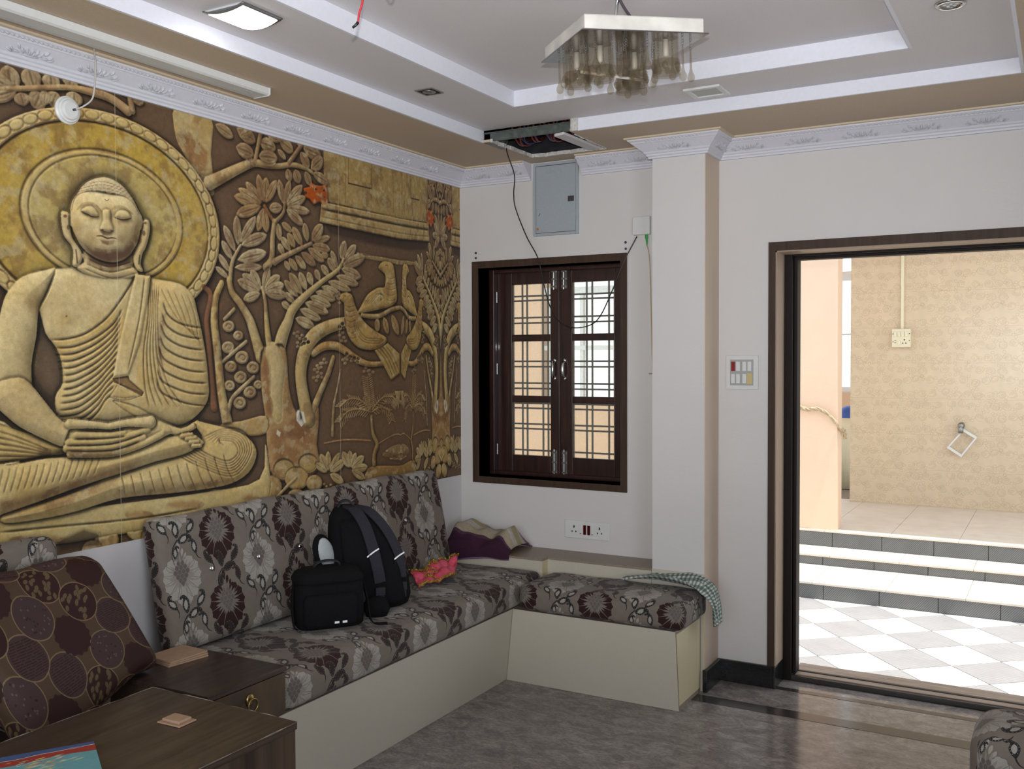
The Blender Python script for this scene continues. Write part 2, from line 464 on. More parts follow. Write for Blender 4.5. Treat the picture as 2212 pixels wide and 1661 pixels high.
def granite():
    m, nt, b = new_mat('speckled_granite')
    b.inputs['Roughness'].default_value = .16; b.inputs['Specular IOR Level'].default_value = .42
    tc = N(nt, 'ShaderNodeTexCoord')
    mp = N(nt, 'ShaderNodeMapping'); mp.inputs['Rotation'].default_value = (0, 0, R(35)); mp.inputs['Scale'].default_value = (1, 1.7, 1)
    nt.links.new(tc.outputs['Object'], mp.inputs['Vector'])
    a = N(nt, 'ShaderNodeTexNoise'); a.inputs['Scale'].default_value = 9; a.inputs['Detail'].default_value = 10; a.inputs['Roughness'].default_value = .78; a.inputs['Distortion'].default_value = .8
    nt.links.new(mp.outputs[0], a.inputs['Vector'])
    c = N(nt, 'ShaderNodeValToRGB')
    e = c.color_ramp.elements; e[0].position = .30; e[0].color = (.11, .098, .092, 1); e[1].position = .72; e[1].color = (.47, .44, .42, 1)
    k = e.new(.5); k.color = (.26, .235, .222, 1)
    nt.links.new(a.outputs['Fac'], c.inputs['Fac'])
    f = N(nt, 'ShaderNodeTexNoise'); f.inputs['Scale'].default_value = 60; f.inputs['Detail'].default_value = 6; f.inputs['Roughness'].default_value = .7
    nt.links.new(mp.outputs[0], f.inputs['Vector'])
    r = N(nt, 'ShaderNodeValToRGB'); r.color_ramp.elements[0].position = .36; r.color_ramp.elements[0].color = (.35, .33, .33, 1); r.color_ramp.elements[1].position = .6; r.color_ramp.elements[1].color = (1, 1, 1, 1)
    nt.links.new(f.outputs['Fac'], r.inputs['Fac'])
    x = N(nt, 'ShaderNodeMix', data_type='RGBA', blend_type='MULTIPLY'); x.inputs['Factor'].default_value = .6
    nt.links.new(c.outputs['Color'], x.inputs['A']); nt.links.new(r.outputs['Color'], x.inputs['B']); nt.links.new(x.outputs['Result'], b.inputs['Base Color'])
    return m
M_GRANITE = granite()
M_GRANDARK = paint('dark_inlay_granite', (.040, .036, .034), .16, grain=.3, scale=60)

def ribbed(name, c1, c2, freq, ang, rough=.6):
    """stone tile cut with fine parallel ribs"""
    m, nt, b = new_mat(name); b.inputs['Roughness'].default_value = rough
    uv = N(nt, 'ShaderNodeTexCoord'); mp = N(nt, 'ShaderNodeMapping'); mp.inputs['Rotation'].default_value = ang; mp.inputs['Scale'].default_value = (freq, freq, freq)
    nt.links.new(uv.outputs['Object'], mp.inputs['Vector'])
    w = N(nt, 'ShaderNodeTexWave'); w.inputs['Scale'].default_value = 1; w.inputs['Distortion'].default_value = .15
    nt.links.new(mp.outputs[0], w.inputs['Vector'])
    no = N(nt, 'ShaderNodeTexNoise'); no.inputs['Scale'].default_value = 7; no.inputs['Detail'].default_value = 5
    nt.links.new(uv.outputs['Object'], no.inputs['Vector'])
    c = N(nt, 'ShaderNodeValToRGB'); c.color_ramp.elements[0].color = c1 + (1,); c.color_ramp.elements[1].color = c2 + (1,)
    ma = N(nt, 'ShaderNodeMath', operation='MULTIPLY_ADD'); ma.inputs[1].default_value = .65; ma.use_clamp = True
    nm = N(nt, 'ShaderNodeMath', operation='MULTIPLY'); nm.inputs[1].default_value = .45
    nt.links.new(no.outputs['Fac'], nm.inputs[0]); nt.links.new(w.outputs['Fac'], ma.inputs[0]); nt.links.new(nm.outputs[0], ma.inputs[2])
    nt.links.new(ma.outputs[0], c.inputs['Fac']); nt.links.new(c.outputs['Color'], b.inputs['Base Color'])
    bp = N(nt, 'ShaderNodeBump'); bp.inputs['Strength'].default_value = .5; bp.inputs['Distance'].default_value = .003
    nt.links.new(w.outputs['Fac'], bp.inputs['Height']); nt.links.new(bp.outputs['Normal'], b.inputs['Normal'])
    return m
M_RISER = ribbed('ribbed_grey_riser', (.055, .058, .062), (.20, .205, .21), 32, (0, R(-40), 0))
M_TILEDK = ribbed('ribbed_grey_tile', (.15, .15, .155), (.36, .36, .37), 26, (0, 0, R(45)))
M_TILELT = paint('white_court_tile', (.74, .72, .69), .55, grain=.05, scale=9)

# =====================================================================
#  drawn patterns
# =====================================================================
FW, FH = .385, .27
def floral():
    """taupe weave: lotus heads in maroon and in cream, beaded paisley sprays between"""
    cv = Canvas(0, 0, FW, FH, 1700, (.180, .150, .125))
    rng = np.random.default_rng(3)
    cv.C *= (.90 + .20 * fractal(cv.h, cv.w, 50, rng, 3))[..., None]
    DARK = (.026, .008, .007); CH = (.019, .018, .019); CREAM = (.330, .308, .272); GREY = (.130, .112, .10); LINE = (.225, .197, .172); OUT = (.10, .085, .073); BASE = (.180, .150, .125)
    def rep(fn):
        for dx in (-FW, 0, FW):
            for dy in (-FH, 0, FH): fn(dx, dy)
    def petal(X, Y, a, r0, r1, w, col, line=None, notch=False, la=.8):
        c, s = math.cos(a), math.sin(a); L = r1 - r0; b = (X + r0 * c, Y + r0 * s)
        prof = [(0, .35), (.25, .75), (.48, 1.05), (.60, .92), (.74, 1.02), (.90, .72), (.93, .42), (1.03, .10)] if notch else [(0, .2), (.3, .75), (.55, 1), (.8, .7), (1, 0)]
        P = [(b[0] + L * q * c - w * p * s, b[1] + L * q * s + w * p * c) for q, p in prof] + [(b[0] + L * q * c + w * p * s, b[1] + L * q * s - w * p * c) for q, p in prof[::-1]]
        if col is not None: cv.poly(P, col)
        if line: cv.stroke(P + P[:1], .0010, line, h=0, sm=0, alpha=la)
    RIM = [(-80, .106), (-55, .097), (-28, .090), (-2, .087), (24, .085), (48, .080)]
    def lotus(x, y, rim, core, feather, edge, soft):
        for d, r in RIM:
            for m in (d, 180 - d): petal(x, y, R(m), .028, r, .0230, rim, edge, True, soft)
        for d, r in RIM[:-1]:
            for m in (d + 13, 180 - d - 13): cv.stroke([(x + .02 * math.cos(R(m)), y + .02 * math.sin(R(m))), (x + r * .93 * math.cos(R(m)), y + r * .93 * math.sin(R(m)))], [.0030, .0016, .0006], BASE if edge is None else edge, h=0, sm=0, alpha=.9 if edge is None else soft)
        for o, b, t, w in [(0, .082, .122, .0085), (-.017, .066, .100, .0075), (.017, .066, .100, .0075), (-.034, .058, .084, .006), (.034, .058, .084, .006)]:
            petal(x + o * .55, y + b, R(90 - o * 900), 0, t - b, w, rim, edge, False, soft)
        for o, b, t, w in [(0, .088, .124, .0075), (-.014, .084, .110, .0065), (.014, .084, .110, .0065)]:
            petal(x + o * .6, y - b, R(-90 + o * 1200), 0, t - b, w, rim, edge, False, soft)
        for d in np.linspace(-160, -20, 11): petal(x, y + .006, R(d), .006, .050 + .012 * abs(math.cos(R(d))), .0045, feather)
        for d in np.linspace(-10, 190, 13): petal(x, y + .004, R(d), .010, .062 if abs(d - 90) > 25 else .076, .0044, feather)
        for j, (yy, n_, w) in enumerate([(.040, 2, .0085), (.026, 3, .010), (.010, 4, .0105), (-.006, 3, .0105), (-.020, 2, .0095), (-.031, 1, .009)]):
            for i in range(n_): petal(x + (i - (n_ - 1) / 2) * .0155, y + yy - .008, R(90 - (i - (n_ - 1) / 2) * 12), 0, .023, w, core, LINE, False, .55)
    rep(lambda dx, dy: lotus(dx, dy, CREAM, (.115, .10, .088), (.25, .226, .20), OUT, .6))
    rep(lambda dx, dy: lotus(FW / 2 + dx, .135 + dy, DARK, GREY, (.180, .156, .136), None, 1))
    def paisley(cx, cy, ang, s, inner, flip, dx, dy, tail=1):
        f = -1 if flip else 1
        def T(p):
            X, Y = p[0] * s * f, p[1] * s; c, sn = math.cos(ang), math.sin(ang)
            return (cx + dx + X * c - Y * sn, cy + dy + X * sn + Y * c)
        out = [(0, -.026), (.015, -.010), (.020, .010), (.015, .028), (.004, .039), (-.010, .038), (-.016, .030), (-.010, .027), (-.005, .030), (-.003, .023), (-.011, .008), (-.011, -.008)]
        cv.poly([T(p) for p in out], CH if inner is not None else (.028, .020, .018), sm=3)
        if inner is not None: cv.poly([T(p) for p in [(0, -.013), (.009, -.004), (.012, .010), (.008, .021), (.001, .016), (-.005, .006), (-.005, -.006)]], inner, sm=3)
        for p in [(0, -.020), (.0085, -.012), (.0140, -.003), (.0165, .008), (.0155, .018), (.011, .027), (.004, .034), (-.006, .035), (-.0055, -.013), (-.0082, -.003), (-.0082, .006), (-.0055, .015)]:
            c = T(p); cv.poly(ell(c[0], c[1], .0011, .0011, 6), (.34, .31, .27))
        if tail: cv.stroke([T((0, -.022)), T((.001, -.034)), T((.006, -.046)), T((.016, -.054))], [.0026, .0020, .0010], CH, h=0)
    def spray(x, y, inn, dx, dy):
        cv.stroke([(x + dx, y - .004 + dy), (x - .022 + dx, y - .026 + dy), (x - .032 + dx, y - .055 + dy), (x - .026 + dx, y - .085 + dy)], [.0026, .0022, .0010], CH, h=0)
        cv.stroke([(x - .031 + dx, y - .045 + dy), (x - .024 + dx, y - .036 + dy)], .0016, CH, h=0)
        for px, py, a, s, fl, tl in [(-.004, .026, .15, .92, 0, 0), (.022, -.006, -1.35, .90, 1, 0), (.052, .034, -.55, .86, 0, 1), (-.046, .040, .55, .82, 1, 1), (.058, -.036, .25, .80, 0, 1), (-.012, -.046, -.35, .66, 1, 0)]:
            paisley(x + px * 1.22, y + py * 1.12, a, s * 1.16, inn, fl, dx, dy, tl)
    rep(lambda dx, dy: spray(FW / 2, -.004, None, dx, dy)); rep(lambda dx, dy: spray(0, .131, CREAM, dx, dy))
    cv.C *= (.86 + .28 * rng.random((cv.h, cv.w)).astype(np.float32))[..., None]
    return np.clip(cv.C, 0, 1)

def roundels():
    S = .27
    cv = Canvas(0, 0, S, S, 1700, (.070, .042, .024))
    rng = np.random.default_rng(9); rd = random.Random(2)
    BR = (.030, .009, .008); MV = (.055, .028, .027); GOLD_ = (.20, .14, .07)
    def disc(cx, cy, kind):
        r = .049
        for dx in (-S, 0, S):
            for dy in (-S, 0, S):
                x, y = cx + dx, cy + dy
                if x < -.07 or x > S + .07 or y < -.07 or y > S + .07: continue
                if kind == 'cog':
                    n = 64; P = [(x + r * (1.02 if (i // 2) % 2 else .95) * math.cos(2 * math.pi * i / n), y + r * (1.02 if (i // 2) % 2 else .95) * math.sin(2 * math.pi * i / n)) for i in range(n)]
                    cv.poly(P, BR)
                    continue
                cv.poly(ell(x, y, r, r, 40), BR if kind == 'leaf' else MV)
                q = random.Random(int(cx * 1e4))
                if kind == 'leaf':
                    for i in range(22):
                        a = q.uniform(0, 6.28); d = r * .85 * math.sqrt(q.random()); b = q.uniform(.3, 1.4)
                        c = (x + d * math.cos(a), y + d * math.sin(a)); l = .0085
                        cv.leaf((c[0] - l * math.cos(b), c[1] - l * math.sin(b)), (c[0] + l * math.cos(b), c[1] + l * math.sin(b)), .0042, (.12, .082, .042), h=0, h0=0, veins=0)
                if kind == 'dot':
                    for i in range(24):
                        a = q.uniform(0, 6.28); d = r * .86 * math.sqrt(q.random())
                        cv.poly(ell(x + d * math.cos(a), y + d * math.sin(a), .0024, .0024, 8), q.choice([BR, (.10, .075, .07)]))
                if kind == 'dash':
                    for i in range(15):
                        yy = -r * .75 + i * r * .107; hw = math.sqrt(max(0, r * r - yy * yy)) * .86
                        t = -hw
                        while t < hw:
                            e = min(hw, t + q.uniform(.006, .02)); cv.stroke([(x + t, y + yy), (x + e, y + yy)], .0011, BR, h=0, sm=0); t = e + q.uniform(.002, .007)
                cv.stroke(np.vstack([ell(x, y, r * 1.01, r * 1.01, 40), ell(x, y, r * 1.01, r * 1.01, 40)[:1]]), .0013, GOLD_, h=0, sm=0, alpha=.9)
    kinds = ['leaf', 'dash', 'leaf', 'dot', 'cog', 'dot', 'cog', 'dash', 'leaf']
    rows = [(.045, [.03, .165]), (.112, [.098, .233]), (.18, [.03, .165]), (.247, [.098, .233])]
    i = 0
    ks = ['leaf', 'cog', 'dot', 'dash', 'cog', 'dash', 'leaf', 'dot']
    for y, xs in rows:
        for x in xs: disc(x, y, ks[i]); i += 1
    cv.C *= (.85 + .3 * rng.random((cv.h, cv.w)).astype(np.float32))[..., None]
    return np.clip(cv.C, 0, 1)

def rose_tiles():
    W_, H_ = .60, .60
    cv = Canvas(0, 0, W_, H_, 850, (.60, .49, .345))
    rd = random.Random(4); rng = np.random.default_rng(4)
    n = fractal(cv.h, cv.w, 60, rng, 4); cv.C *= (.93 + .14 * n)[..., None]
    LN = (.37, .28, .17)
    for i in range(42):
        x, y = ((i % 7) + .5 * ((i // 7) % 2) + rd.uniform(-.18, .18)) * W_ / 7, ((i // 7) + .5 + rd.uniform(-.18, .18)) * H_ / 6
        for dx in (-W_, 0, W_):
            for dy in (-H_, 0, H_):
                X, Y = x + dx, y + dy
                if not (-.08 < X < W_ + .08 and -.08 < Y < H_ + .08): continue
                q = random.Random(i)
                for k in range(5):
                    r = .005 + .0075 * k; a0 = q.uniform(0, 6.28); a1 = a0 + q.uniform(3.0, 5.2)
                    cv.stroke([(X + r * math.cos(a0 + (a1 - a0) * t / 8) * (1 + .1 * math.sin(t * 2.1)), Y + r * .9 * math.sin(a0 + (a1 - a0) * t / 8)) for t in range(9)], .0010, LN, h=0, sm=2, alpha=.75)
                for k in range(2):
                    a = q.uniform(0, 6.28)
                    b = (X + .036 * math.cos(a), Y + .036 * math.sin(a)); t = (X + .066 * math.cos(a), Y + .066 * math.sin(a)); nx, ny = -math.sin(a) * .012, math.cos(a) * .012
                    m = ((b[0] + t[0]) / 2, (b[1] + t[1]) / 2)
                    cv.stroke([b, (m[0] + nx, m[1] + ny), t, (m[0] - nx, m[1] - ny), b], .001, LN, h=0, sm=3, alpha=.7)
    for y in (.0, .3): cv.stroke([(0, y + .001), (W_, y + .001)], .0015, (.42, .31, .19), h=0, alpha=.6)
    return np.clip(cv.C, 0, 1)

def check_cloth():
    n = 96; a = np.empty((n, n, 3), np.float32); a[:] = (.55, .58, .55)
    g = np.array((.012, .055, .036), np.float32)
    for i in range(n):
        if (i // 8) % 2: a[i] = a[i] * .38 + g * .62
    for j in range(n):
        if (j // 8) % 2: a[:, j] = a[:, j] * .38 + g * .62
    return a

def towel_cloth():
    h, w = 220, 64; a = np.empty((h, w, 3), np.float32)
    bands = [(0, (.20, .13, .19)), (.03, (.045, .016, .034)), (.36, (.075, .035, .055)), (.40, (.34, .29, .21)), (.50, (.40, .36, .33)), (.56, (.32, .27, .15)), (.63, (.40, .37, .35)), (.70, (.17, .10, .13)), (.80, (.42, .40, .38)), (.90, (.14, .075, .12)), (.985, (.40, .38, .37))]
    for i in range(h):
        c = [b for t, b in bands if t <= i / h][-1]; a[i] = c
    a *= (.85 + .3 * np.random.default_rng(1).random((h, w, 1))).astype(np.float32)
    return np.clip(a, 0, 1)

def book_cover():
    cv = Canvas(0, 0, .21, .28, 1400, (.13, .36, .40))
    cv.poly([(-.01, .215), (.05, .212), (.10, .224), (.16, .226), (.22, .219), (.22, .29), (-.01, .29)], (.34, .035, .03))
    cv.poly([(-.01, .252), (.04, .248), (.09, .255), (.14, .256), (.22, .262), (.22, .29), (-.01, .29)], (.045, .10, .25))
    cv.stroke([(-.01, .252), (.04, .248), (.09, .255), (.14, .256), (.22, .262)], .0012, (.7, .6, .55), h=0)
    cv.poly(ell(.165, .258, .017, .005, 20), (.45, .28, .30)); cv.stroke([(.152, .258), (.178, .259)], .0012, (.10, .10, .20), h=0)
    rd = random.Random(1)
    for i in range(70):
        x, y, l = .085 + rd.gauss(0, .03), .19 + rd.gauss(0, .020), rd.uniform(.01, .028)
        cv.stroke([(x, y), (x + l, y + l * .3)], [.0008, .003, .0006], rd.choice([(.70, .62, .16), (.55, .30, .12), (.20, .22, .42), (.62, .60, .45), (.30, .45, .25)]), h=0, alpha=.85)
    cv.poly(ell(.07, .07, .05, .045, 24), (.60, .55, .40)); cv.poly(ell(.14, .05, .035, .05, 24), (.55, .25, .12))
    return np.clip(cv.C * (.9 + .2 * fractal(cv.h, cv.w, 20, cv.rng, 3))[..., None], 0, 1)

I_FLORAL = picture('floral_weave', floral())
M_FLORAL = printed('floral_upholstery', I_FLORAL, .8, (1 / FW, 1 / FH), (0, 0), .25, weave=900, sheen=.1)
M_ROUND = printed('brown_roundel_fabric', picture('roundel_weave', roundels()), .65, (1 / .335, 1 / .335), (0, 0), .3, weave=900)
M_ROSE = printed('rose_wall_tiles', picture('rose_line_tiles', rose_tiles()), .22, (1 / .6, 1 / .6), (0, 0), .5)
M_CHECK = printed('green_check_cotton', picture('green_check', check_cloth()), .85, (1 / .10, 1 / .10), (0, 0), .2)
M_TOWEL = printed('striped_purple_towel', picture('towel_bands', towel_cloth()), .9, (1, 1), (0, 0), .2, weave=250, repeat=False)
M_BOOK = printed('book_cover_print', picture('book_cover', book_cover()), .35, (1, 1), (0, 0), .4, repeat=False)

# ------------------------------------------------------------------ the mural print
MU0, MV0, MU1, MV1, MPPM = -3.30, .911, 0.0, 2.51, 620
MAXIS1, MAXIS2, MSEAMS = -.566, -.201, (-2.254, -1.042)
MURAL = [  # shapes of the print, points in half millimetres from its lower left corner
(0,[4318,3212,5902,3205,5896,2703,4324,2722],(.4,.28,.12,),{'h':.004,'r':.004,'h0':.004}),
(1,[4667,2940,5017,2940],.0035,(.08,.05,.03,),{'h':0}),
(1,[5627,2950,5749,2943],.0038,(.08,.05,.03,),{'h':0}),
(1,[4623,3158,4624,2753],.0017,(.24,.16,.07,),{'h':0}),
(1,[5005,3153,5007,2752],.0018,(.24,.16,.07,),{'h':0}),
(1,[5362,3149,5365,2751],.0018,(.24,.16,.07,),{'h':0}),
(1,[5629,3146,5633,2750],.0019,(.24,.16,.07,),{'h':0}),
(1,[5776,3144,5780,2750],.0019,(.24,.16,.07,),{'h':0}),
(1,[4671,3182,4667,2940],.0022,(.08,.05,.03,),{'h':0,'alpha':.5}),
(1,[5020,3189,5017,2945],.0031,(.08,.05,.03,),{'h':0,'alpha':.6}),
(0,[4286,2717,5905,2704,5936,2495,4258,2531],(.42,.3,.14,),{'h':.008,'r':.006,'h0':.012}),
(2,[4285,2650,4998,2644,5921,2639],.0067,.01,{'col':(.08,.05,.03,),'alpha':.8}),
(2,[4259,2580,4997,2564,5928,2557],.0033,.004,{}),
(4,[4321,2513,5936,2495,5918,2397,4995,2403,4397,2437],(.04,.025,.02,),.75,.009),
(0,[4782,2308,5766,2278,5807,2233,4781,2260],(.3,.21,.11,),{'h':.003,'r':.004,'h0':.002}),
(2,[4844,2292,5214,2302,5668,2294],.0032,.006,{'col':(.08,.05,.03,),'alpha':.7}),
(3,[1333,3009,1293,3169],.0357,(.4,.29,.17,),{}),
(3,[1485,3057,1439,3194],.0365,(.4,.29,.17,),{}),
(3,[1609,3085,1597,3192],.0335,(.4,.29,.17,),{}),
(3,[1740,3135,1749,3205],.0303,(.4,.29,.17,),{}),
(3,[1340,3034,1157,3068],.0301,(.4,.29,.17,),{}),
(3,[1359,3027,1169,2937],.0248,(.4,.29,.17,),{}),
(3,[1408,2938,1378,3020],.0289,(.4,.29,.17,),{}),
(3,[1473,2937,1528,3054],.033,(.4,.29,.17,),{}),
(3,[1600,2974,1643,3081],.0298,(.4,.29,.17,),{}),
(3,[1773,3012,1775,3118],.0323,(.4,.29,.17,),{}),
(3,[1549,2975,1561,3074],.0222,(.4,.29,.17,),{}),
(1,[1216,3005,1372,3042,1535,3086,1740,3135,1920,3145,2070,3135,2204,3080],(.0062,.0093,.0093,.0093,.0139,.0155,.0185,),(.42,.28,.15,),{'h':1,'h0':.006}),
(1,[2210,3376,2219,3248,2244,3089],.0132,(.34,.22,.12,),{'h':1,'h0':.004}),
(3,[2226,3200,2110,3222],.016,(.3,.2,.11,),{}),
(3,[2242,3170,2347,3171],.0163,(.3,.2,.11,),{}),
(0,[2636,3214,2987,3205,2982,2905,3010,2602,2859,2581,2727,2842,2640,2966],(.5,.36,.17,),{'h':.004,'r':.02,'h0':.002,'sm':3}),
(0,[2663,3005,2820,3000,2958,2919,2908,2695,2771,2815],(.27,.13,.06,),{'alpha':.7,'soft':.0071}),
(0,[2644,3202,2823,3196,2785,3092,2660,3102],(.62,.5,.29,),{'alpha':.5,'soft':.007}),
(1,[471,1357,485,1095,455,835,463,413],(.0183,.0236,.0262,.0341,),(.46,.34,.18,),{'h':1,'h0':.006}),
(1,[488,1253,613,1518,683,1789],(.016,.012,.008,),(.46,.34,.18,),{'h':1,'h0':.006}),
(3,[683,1789,570,1887],.0228,(.36,.25,.14,),{}),
(3,[683,1789,648,1974],.0229,(.36,.25,.14,),{}),
(3,[683,1789,753,1957],.0231,(.36,.25,.14,),{}),
(3,[683,1762,805,1852],.0232,(.36,.25,.14,),{}),
(3,[654,1653,527,1673],.0227,(.36,.25,.14,),{}),
(3,[640,1599,760,1658],.0231,(.36,.25,.14,),{}),
(3,[471,1357,354,1511],.0284,(.36,.25,.14,),{}),
(3,[471,1357,450,1540],.0286,(.36,.25,.14,),{}),
(5,(-2.2934,2.0483,.5192,.3755,),(-2.2861,2.0589,.3304,.2323,)),
(1,[2959,2681,3080,2744,3261,2839,3443,2922,3593,2928,3748,2946,3903,2984,4063,2983,4172,2955,4295,2909],(.0292,.0253,.0214,.0175,.0136,.0117,.0117,.0097,.0078,.0078,),(.44,.31,.16,),{'h':1,'h0':.006}),
(3,[3031,3153,3221,3088],.0243,(.36,.25,.14,),{}),
(3,[3258,3166,3472,3099],.0312,(.36,.25,.14,),{}),
(3,[3247,3016,3451,2985],.0332,(.36,.25,.14,),{}),
(3,[3511,3106,3708,3087],.032,(.36,.25,.14,),{}),
(3,[3499,2987,3727,3006],.032,(.36,.25,.14,),{}),
(3,[3749,3172,3924,3097],.0284,(.36,.25,.14,),{}),
(3,[3590,3198,3780,3178],.0258,(.36,.25,.14,),{}),
(3,[3728,3083,3829,3016],.0152,(.36,.25,.14,),{}),
(3,[4042,3162,4285,3125],.0361,(.36,.25,.14,),{}),
(3,[4009,3113,4127,2994],.0269,(.36,.25,.14,),{}),
(3,[4149,2983,4307,3114],.0318,(.36,.25,.14,),{}),
(3,[3294,3113,3416,3177],.0166,(.36,.25,.14,),{}),
(3,[3947,3210,4043,3184],.02,(.36,.25,.14,),{}),
(3,[3848,2941,3878,2831],.0228,(.3,.2,.11,),{}),
(3,[3943,2949,3994,2834],.0275,(.3,.2,.11,),{}),
(3,[4072,2955,4146,2835],.0225,(.3,.2,.11,),{}),
(3,[4170,2957,4384,2893],.0252,(.3,.2,.11,),{}),
(1,[3459,2932,3493,3056,3533,3194],(.0115,.0096,.0115,),(.36,.24,.13,),{'h':1,'h0':.01}),
(1,[3869,2994,3958,3097,4036,3184],(.012,.01,.01,),(.3,.19,.11,),{'h':1,'h0':.01}),
(3,[3526,2591,3222,2617],.0254,(.38,.25,.13,),{}),
(3,[3539,2604,3352,2748],.0235,(.38,.25,.13,),{}),
(3,[3553,2565,3482,2363],.0217,(.38,.25,.13,),{}),
(3,[3564,2611,3592,2824],.026,(.38,.25,.13,),{}),
(3,[3563,2565,3584,2362],.0239,(.38,.25,.13,),{}),
(3,[3531,2597,3268,2683],.0214,(.38,.25,.13,),{}),
(3,[3528,2576,3245,2471],.0254,(.38,.25,.13,),{}),
(3,[3554,2613,3495,2835],.0237,(.38,.25,.13,),{}),
(3,[3576,2610,3713,2819],.022,(.38,.25,.13,),{}),
(3,[3782,2600,3620,2568],.0239,(.36,.25,.14,),{}),
(3,[3794,2626,3741,2831],.0221,(.36,.25,.14,),{}),
(3,[3808,2627,3878,2845],.0204,(.36,.25,.14,),{}),
(3,[3823,2625,4036,2825],.0245,(.36,.25,.14,),{}),
(3,[3827,2616,4077,2729],.0226,(.36,.25,.14,),{}),
(3,[3832,2604,4130,2605],.0207,(.36,.25,.14,),{}),
(3,[3824,2591,4043,2481],.0245,(.36,.25,.14,),{}),
(1,[3566,2581,3603,2539,3668,2469],(.0078,.0078,.0097,),(.27,.13,.06,),{'h':1,'h0':.012}),
(1,[3812,2637,3782,2546,3685,2463],(.0079,.0079,.0099,),(.3,.2,.11,),{'h':1,'h0':.012}),
(3,[3176,1996,3041,2140],.0157,(.42,.32,.2,),{}),
(3,[3156,1950,3010,2035],.0135,(.42,.32,.2,),{}),
(3,[3198,2102,3082,2246],.0181,(.42,.32,.2,),{}),
(3,[3230,2168,3108,2370],.0204,(.42,.32,.2,),{}),
(3,[3261,2223,3245,2464],.0228,(.42,.32,.2,),{}),
(3,[3217,2043,3531,2071],.0185,(.42,.32,.2,),{}),
(3,[3249,2106,3582,2196],.0279,(.42,.32,.2,),{}),
(3,[3282,2247,3463,2483],.0231,(.42,.32,.2,),{}),
(3,[3292,2230,3589,2344],.0256,(.42,.32,.2,),{}),
(1,[3287,2229,3229,2149,3188,2071,3166,1936],(.0056,.0075,.0093,.0112,),(.44,.33,.19,),{'h':1,'h0':.01}),
(1,[3680,2470,3655,2319,3641,2150,3574,2071],(.0117,.0137,.0156,.0195,),(.42,.3,.16,),{'h':1,'h0':.008}),
(3,[3746,2307,3718,2460],.0195,(.37,.26,.14,),{}),
(3,[3796,2190,3725,2284],.0174,(.37,.26,.14,),{}),
(3,[3879,2234,3757,2344],.0197,(.37,.26,.14,),{}),
(3,[3933,2268,3840,2388],.0212,(.37,.26,.14,),{}),
(3,[3903,2402,3769,2466],.0167,(.37,.26,.14,),{}),
(3,[4029,2291,3904,2446],.0231,(.37,.26,.14,),{}),
(3,[4095,2334,4054,2499],.0216,(.37,.26,.14,),{}),
(3,[4172,2342,4401,2410],.0161,(.37,.26,.14,),{}),
(3,[4150,2347,4299,2513],.0283,(.37,.26,.14,),{}),
(3,[4150,2310,4399,2296],.0229,(.37,.26,.14,),{}),
(3,[4094,2283,4317,2183],.0237,(.37,.26,.14,),{}),
(3,[4007,2238,4203,2136],.0226,(.37,.26,.14,),{}),
(3,[3932,2202,4070,2096],.0205,(.37,.26,.14,),{}),
(3,[3847,2173,3962,2074],.0186,(.37,.26,.14,),{}),
(3,[3795,2147,3866,2067],.0158,(.37,.26,.14,),{}),
(3,[4272,2239,4375,2241],.0166,(.37,.26,.14,),{}),
(1,[3674,2126,3776,2174,3951,2249,4144,2328],(.016,.012,.01,.008,),(.36,.25,.15,),{'h':1,'h0':.012}),
(3,[3872,1734,3759,1787],.0176,(.4,.3,.17,),{}),
(3,[3925,1795,3791,1867],.0185,(.4,.3,.17,),{}),
(3,[3969,1841,3792,1975],.0212,(.4,.3,.17,),{}),
(3,[4023,1865,3856,2044],.0258,(.4,.3,.17,),{}),
(3,[4078,1905,3983,2061],.0224,(.4,.3,.17,),{}),
(3,[4156,1954,4091,2068],.0217,(.4,.3,.17,),{}),
(3,[4257,2005,4191,2098],.0192,(.4,.3,.17,),{}),
(3,[4384,2059,4270,2142],.0194,(.4,.3,.17,),{}),
(3,[4478,2097,4363,2217],.0224,(.4,.3,.17,),{}),
(3,[4502,2129,4411,2290],.0187,(.4,.3,.17,),{}),
(3,[4268,1953,4547,1893],.0214,(.4,.3,.17,),{}),
(3,[4188,1904,4469,1843],.0222,(.4,.3,.17,),{}),
(3,[4110,1855,4403,1786],.0239,(.4,.3,.17,),{}),
(3,[4044,1800,4368,1720],.0256,(.4,.3,.17,),{}),
(3,[3978,1739,4263,1656],.0236,(.4,.3,.17,),{}),
(3,[3923,1656,4178,1586],.0248,(.4,.3,.17,),{}),
(3,[4360,2005,4620,1951],.0197,(.4,.3,.17,),{}),
(3,[4551,2221,4614,2397],.026,(.38,.28,.16,),{}),
(3,[4599,2217,4773,2373],.0239,(.38,.28,.16,),{}),
(3,[4562,2160,4911,2279],.0288,(.38,.28,.16,),{}),
(3,[4550,2136,4845,2075],.0263,(.38,.28,.16,),{}),
(3,[4477,2061,4806,2005],.0238,(.38,.28,.16,),{}),
(3,[4383,2009,4693,1939],.0217,(.38,.28,.16,),{}),
(3,[4336,1945,4522,1887],.0233,(.38,.28,.16,),{}),
(1,[3701,1340,3766,1507,3831,1616,3890,1726,4034,1842,4269,1991,4503,2121,4590,2227],(.0368,.0348,.0286,.0245,.0184,.0123,.0102,.0082,),(.46,.35,.18,),{'h':1,'h0':.008}),
(3,[3505,1873,3303,1997],.0256,(.42,.32,.19,),{}),
(3,[3514,1878,3397,2046],.0237,(.42,.32,.19,),{}),
(3,[3536,1881,3613,2082],.0219,(.42,.32,.19,),{}),
(3,[3548,1874,3740,2013],.0262,(.42,.32,.19,),{}),
(3,[3499,1867,3246,1941],.0235,(.42,.32,.19,),{}),
(3,[3505,1852,3310,1787],.0215,(.42,.32,.19,),{}),
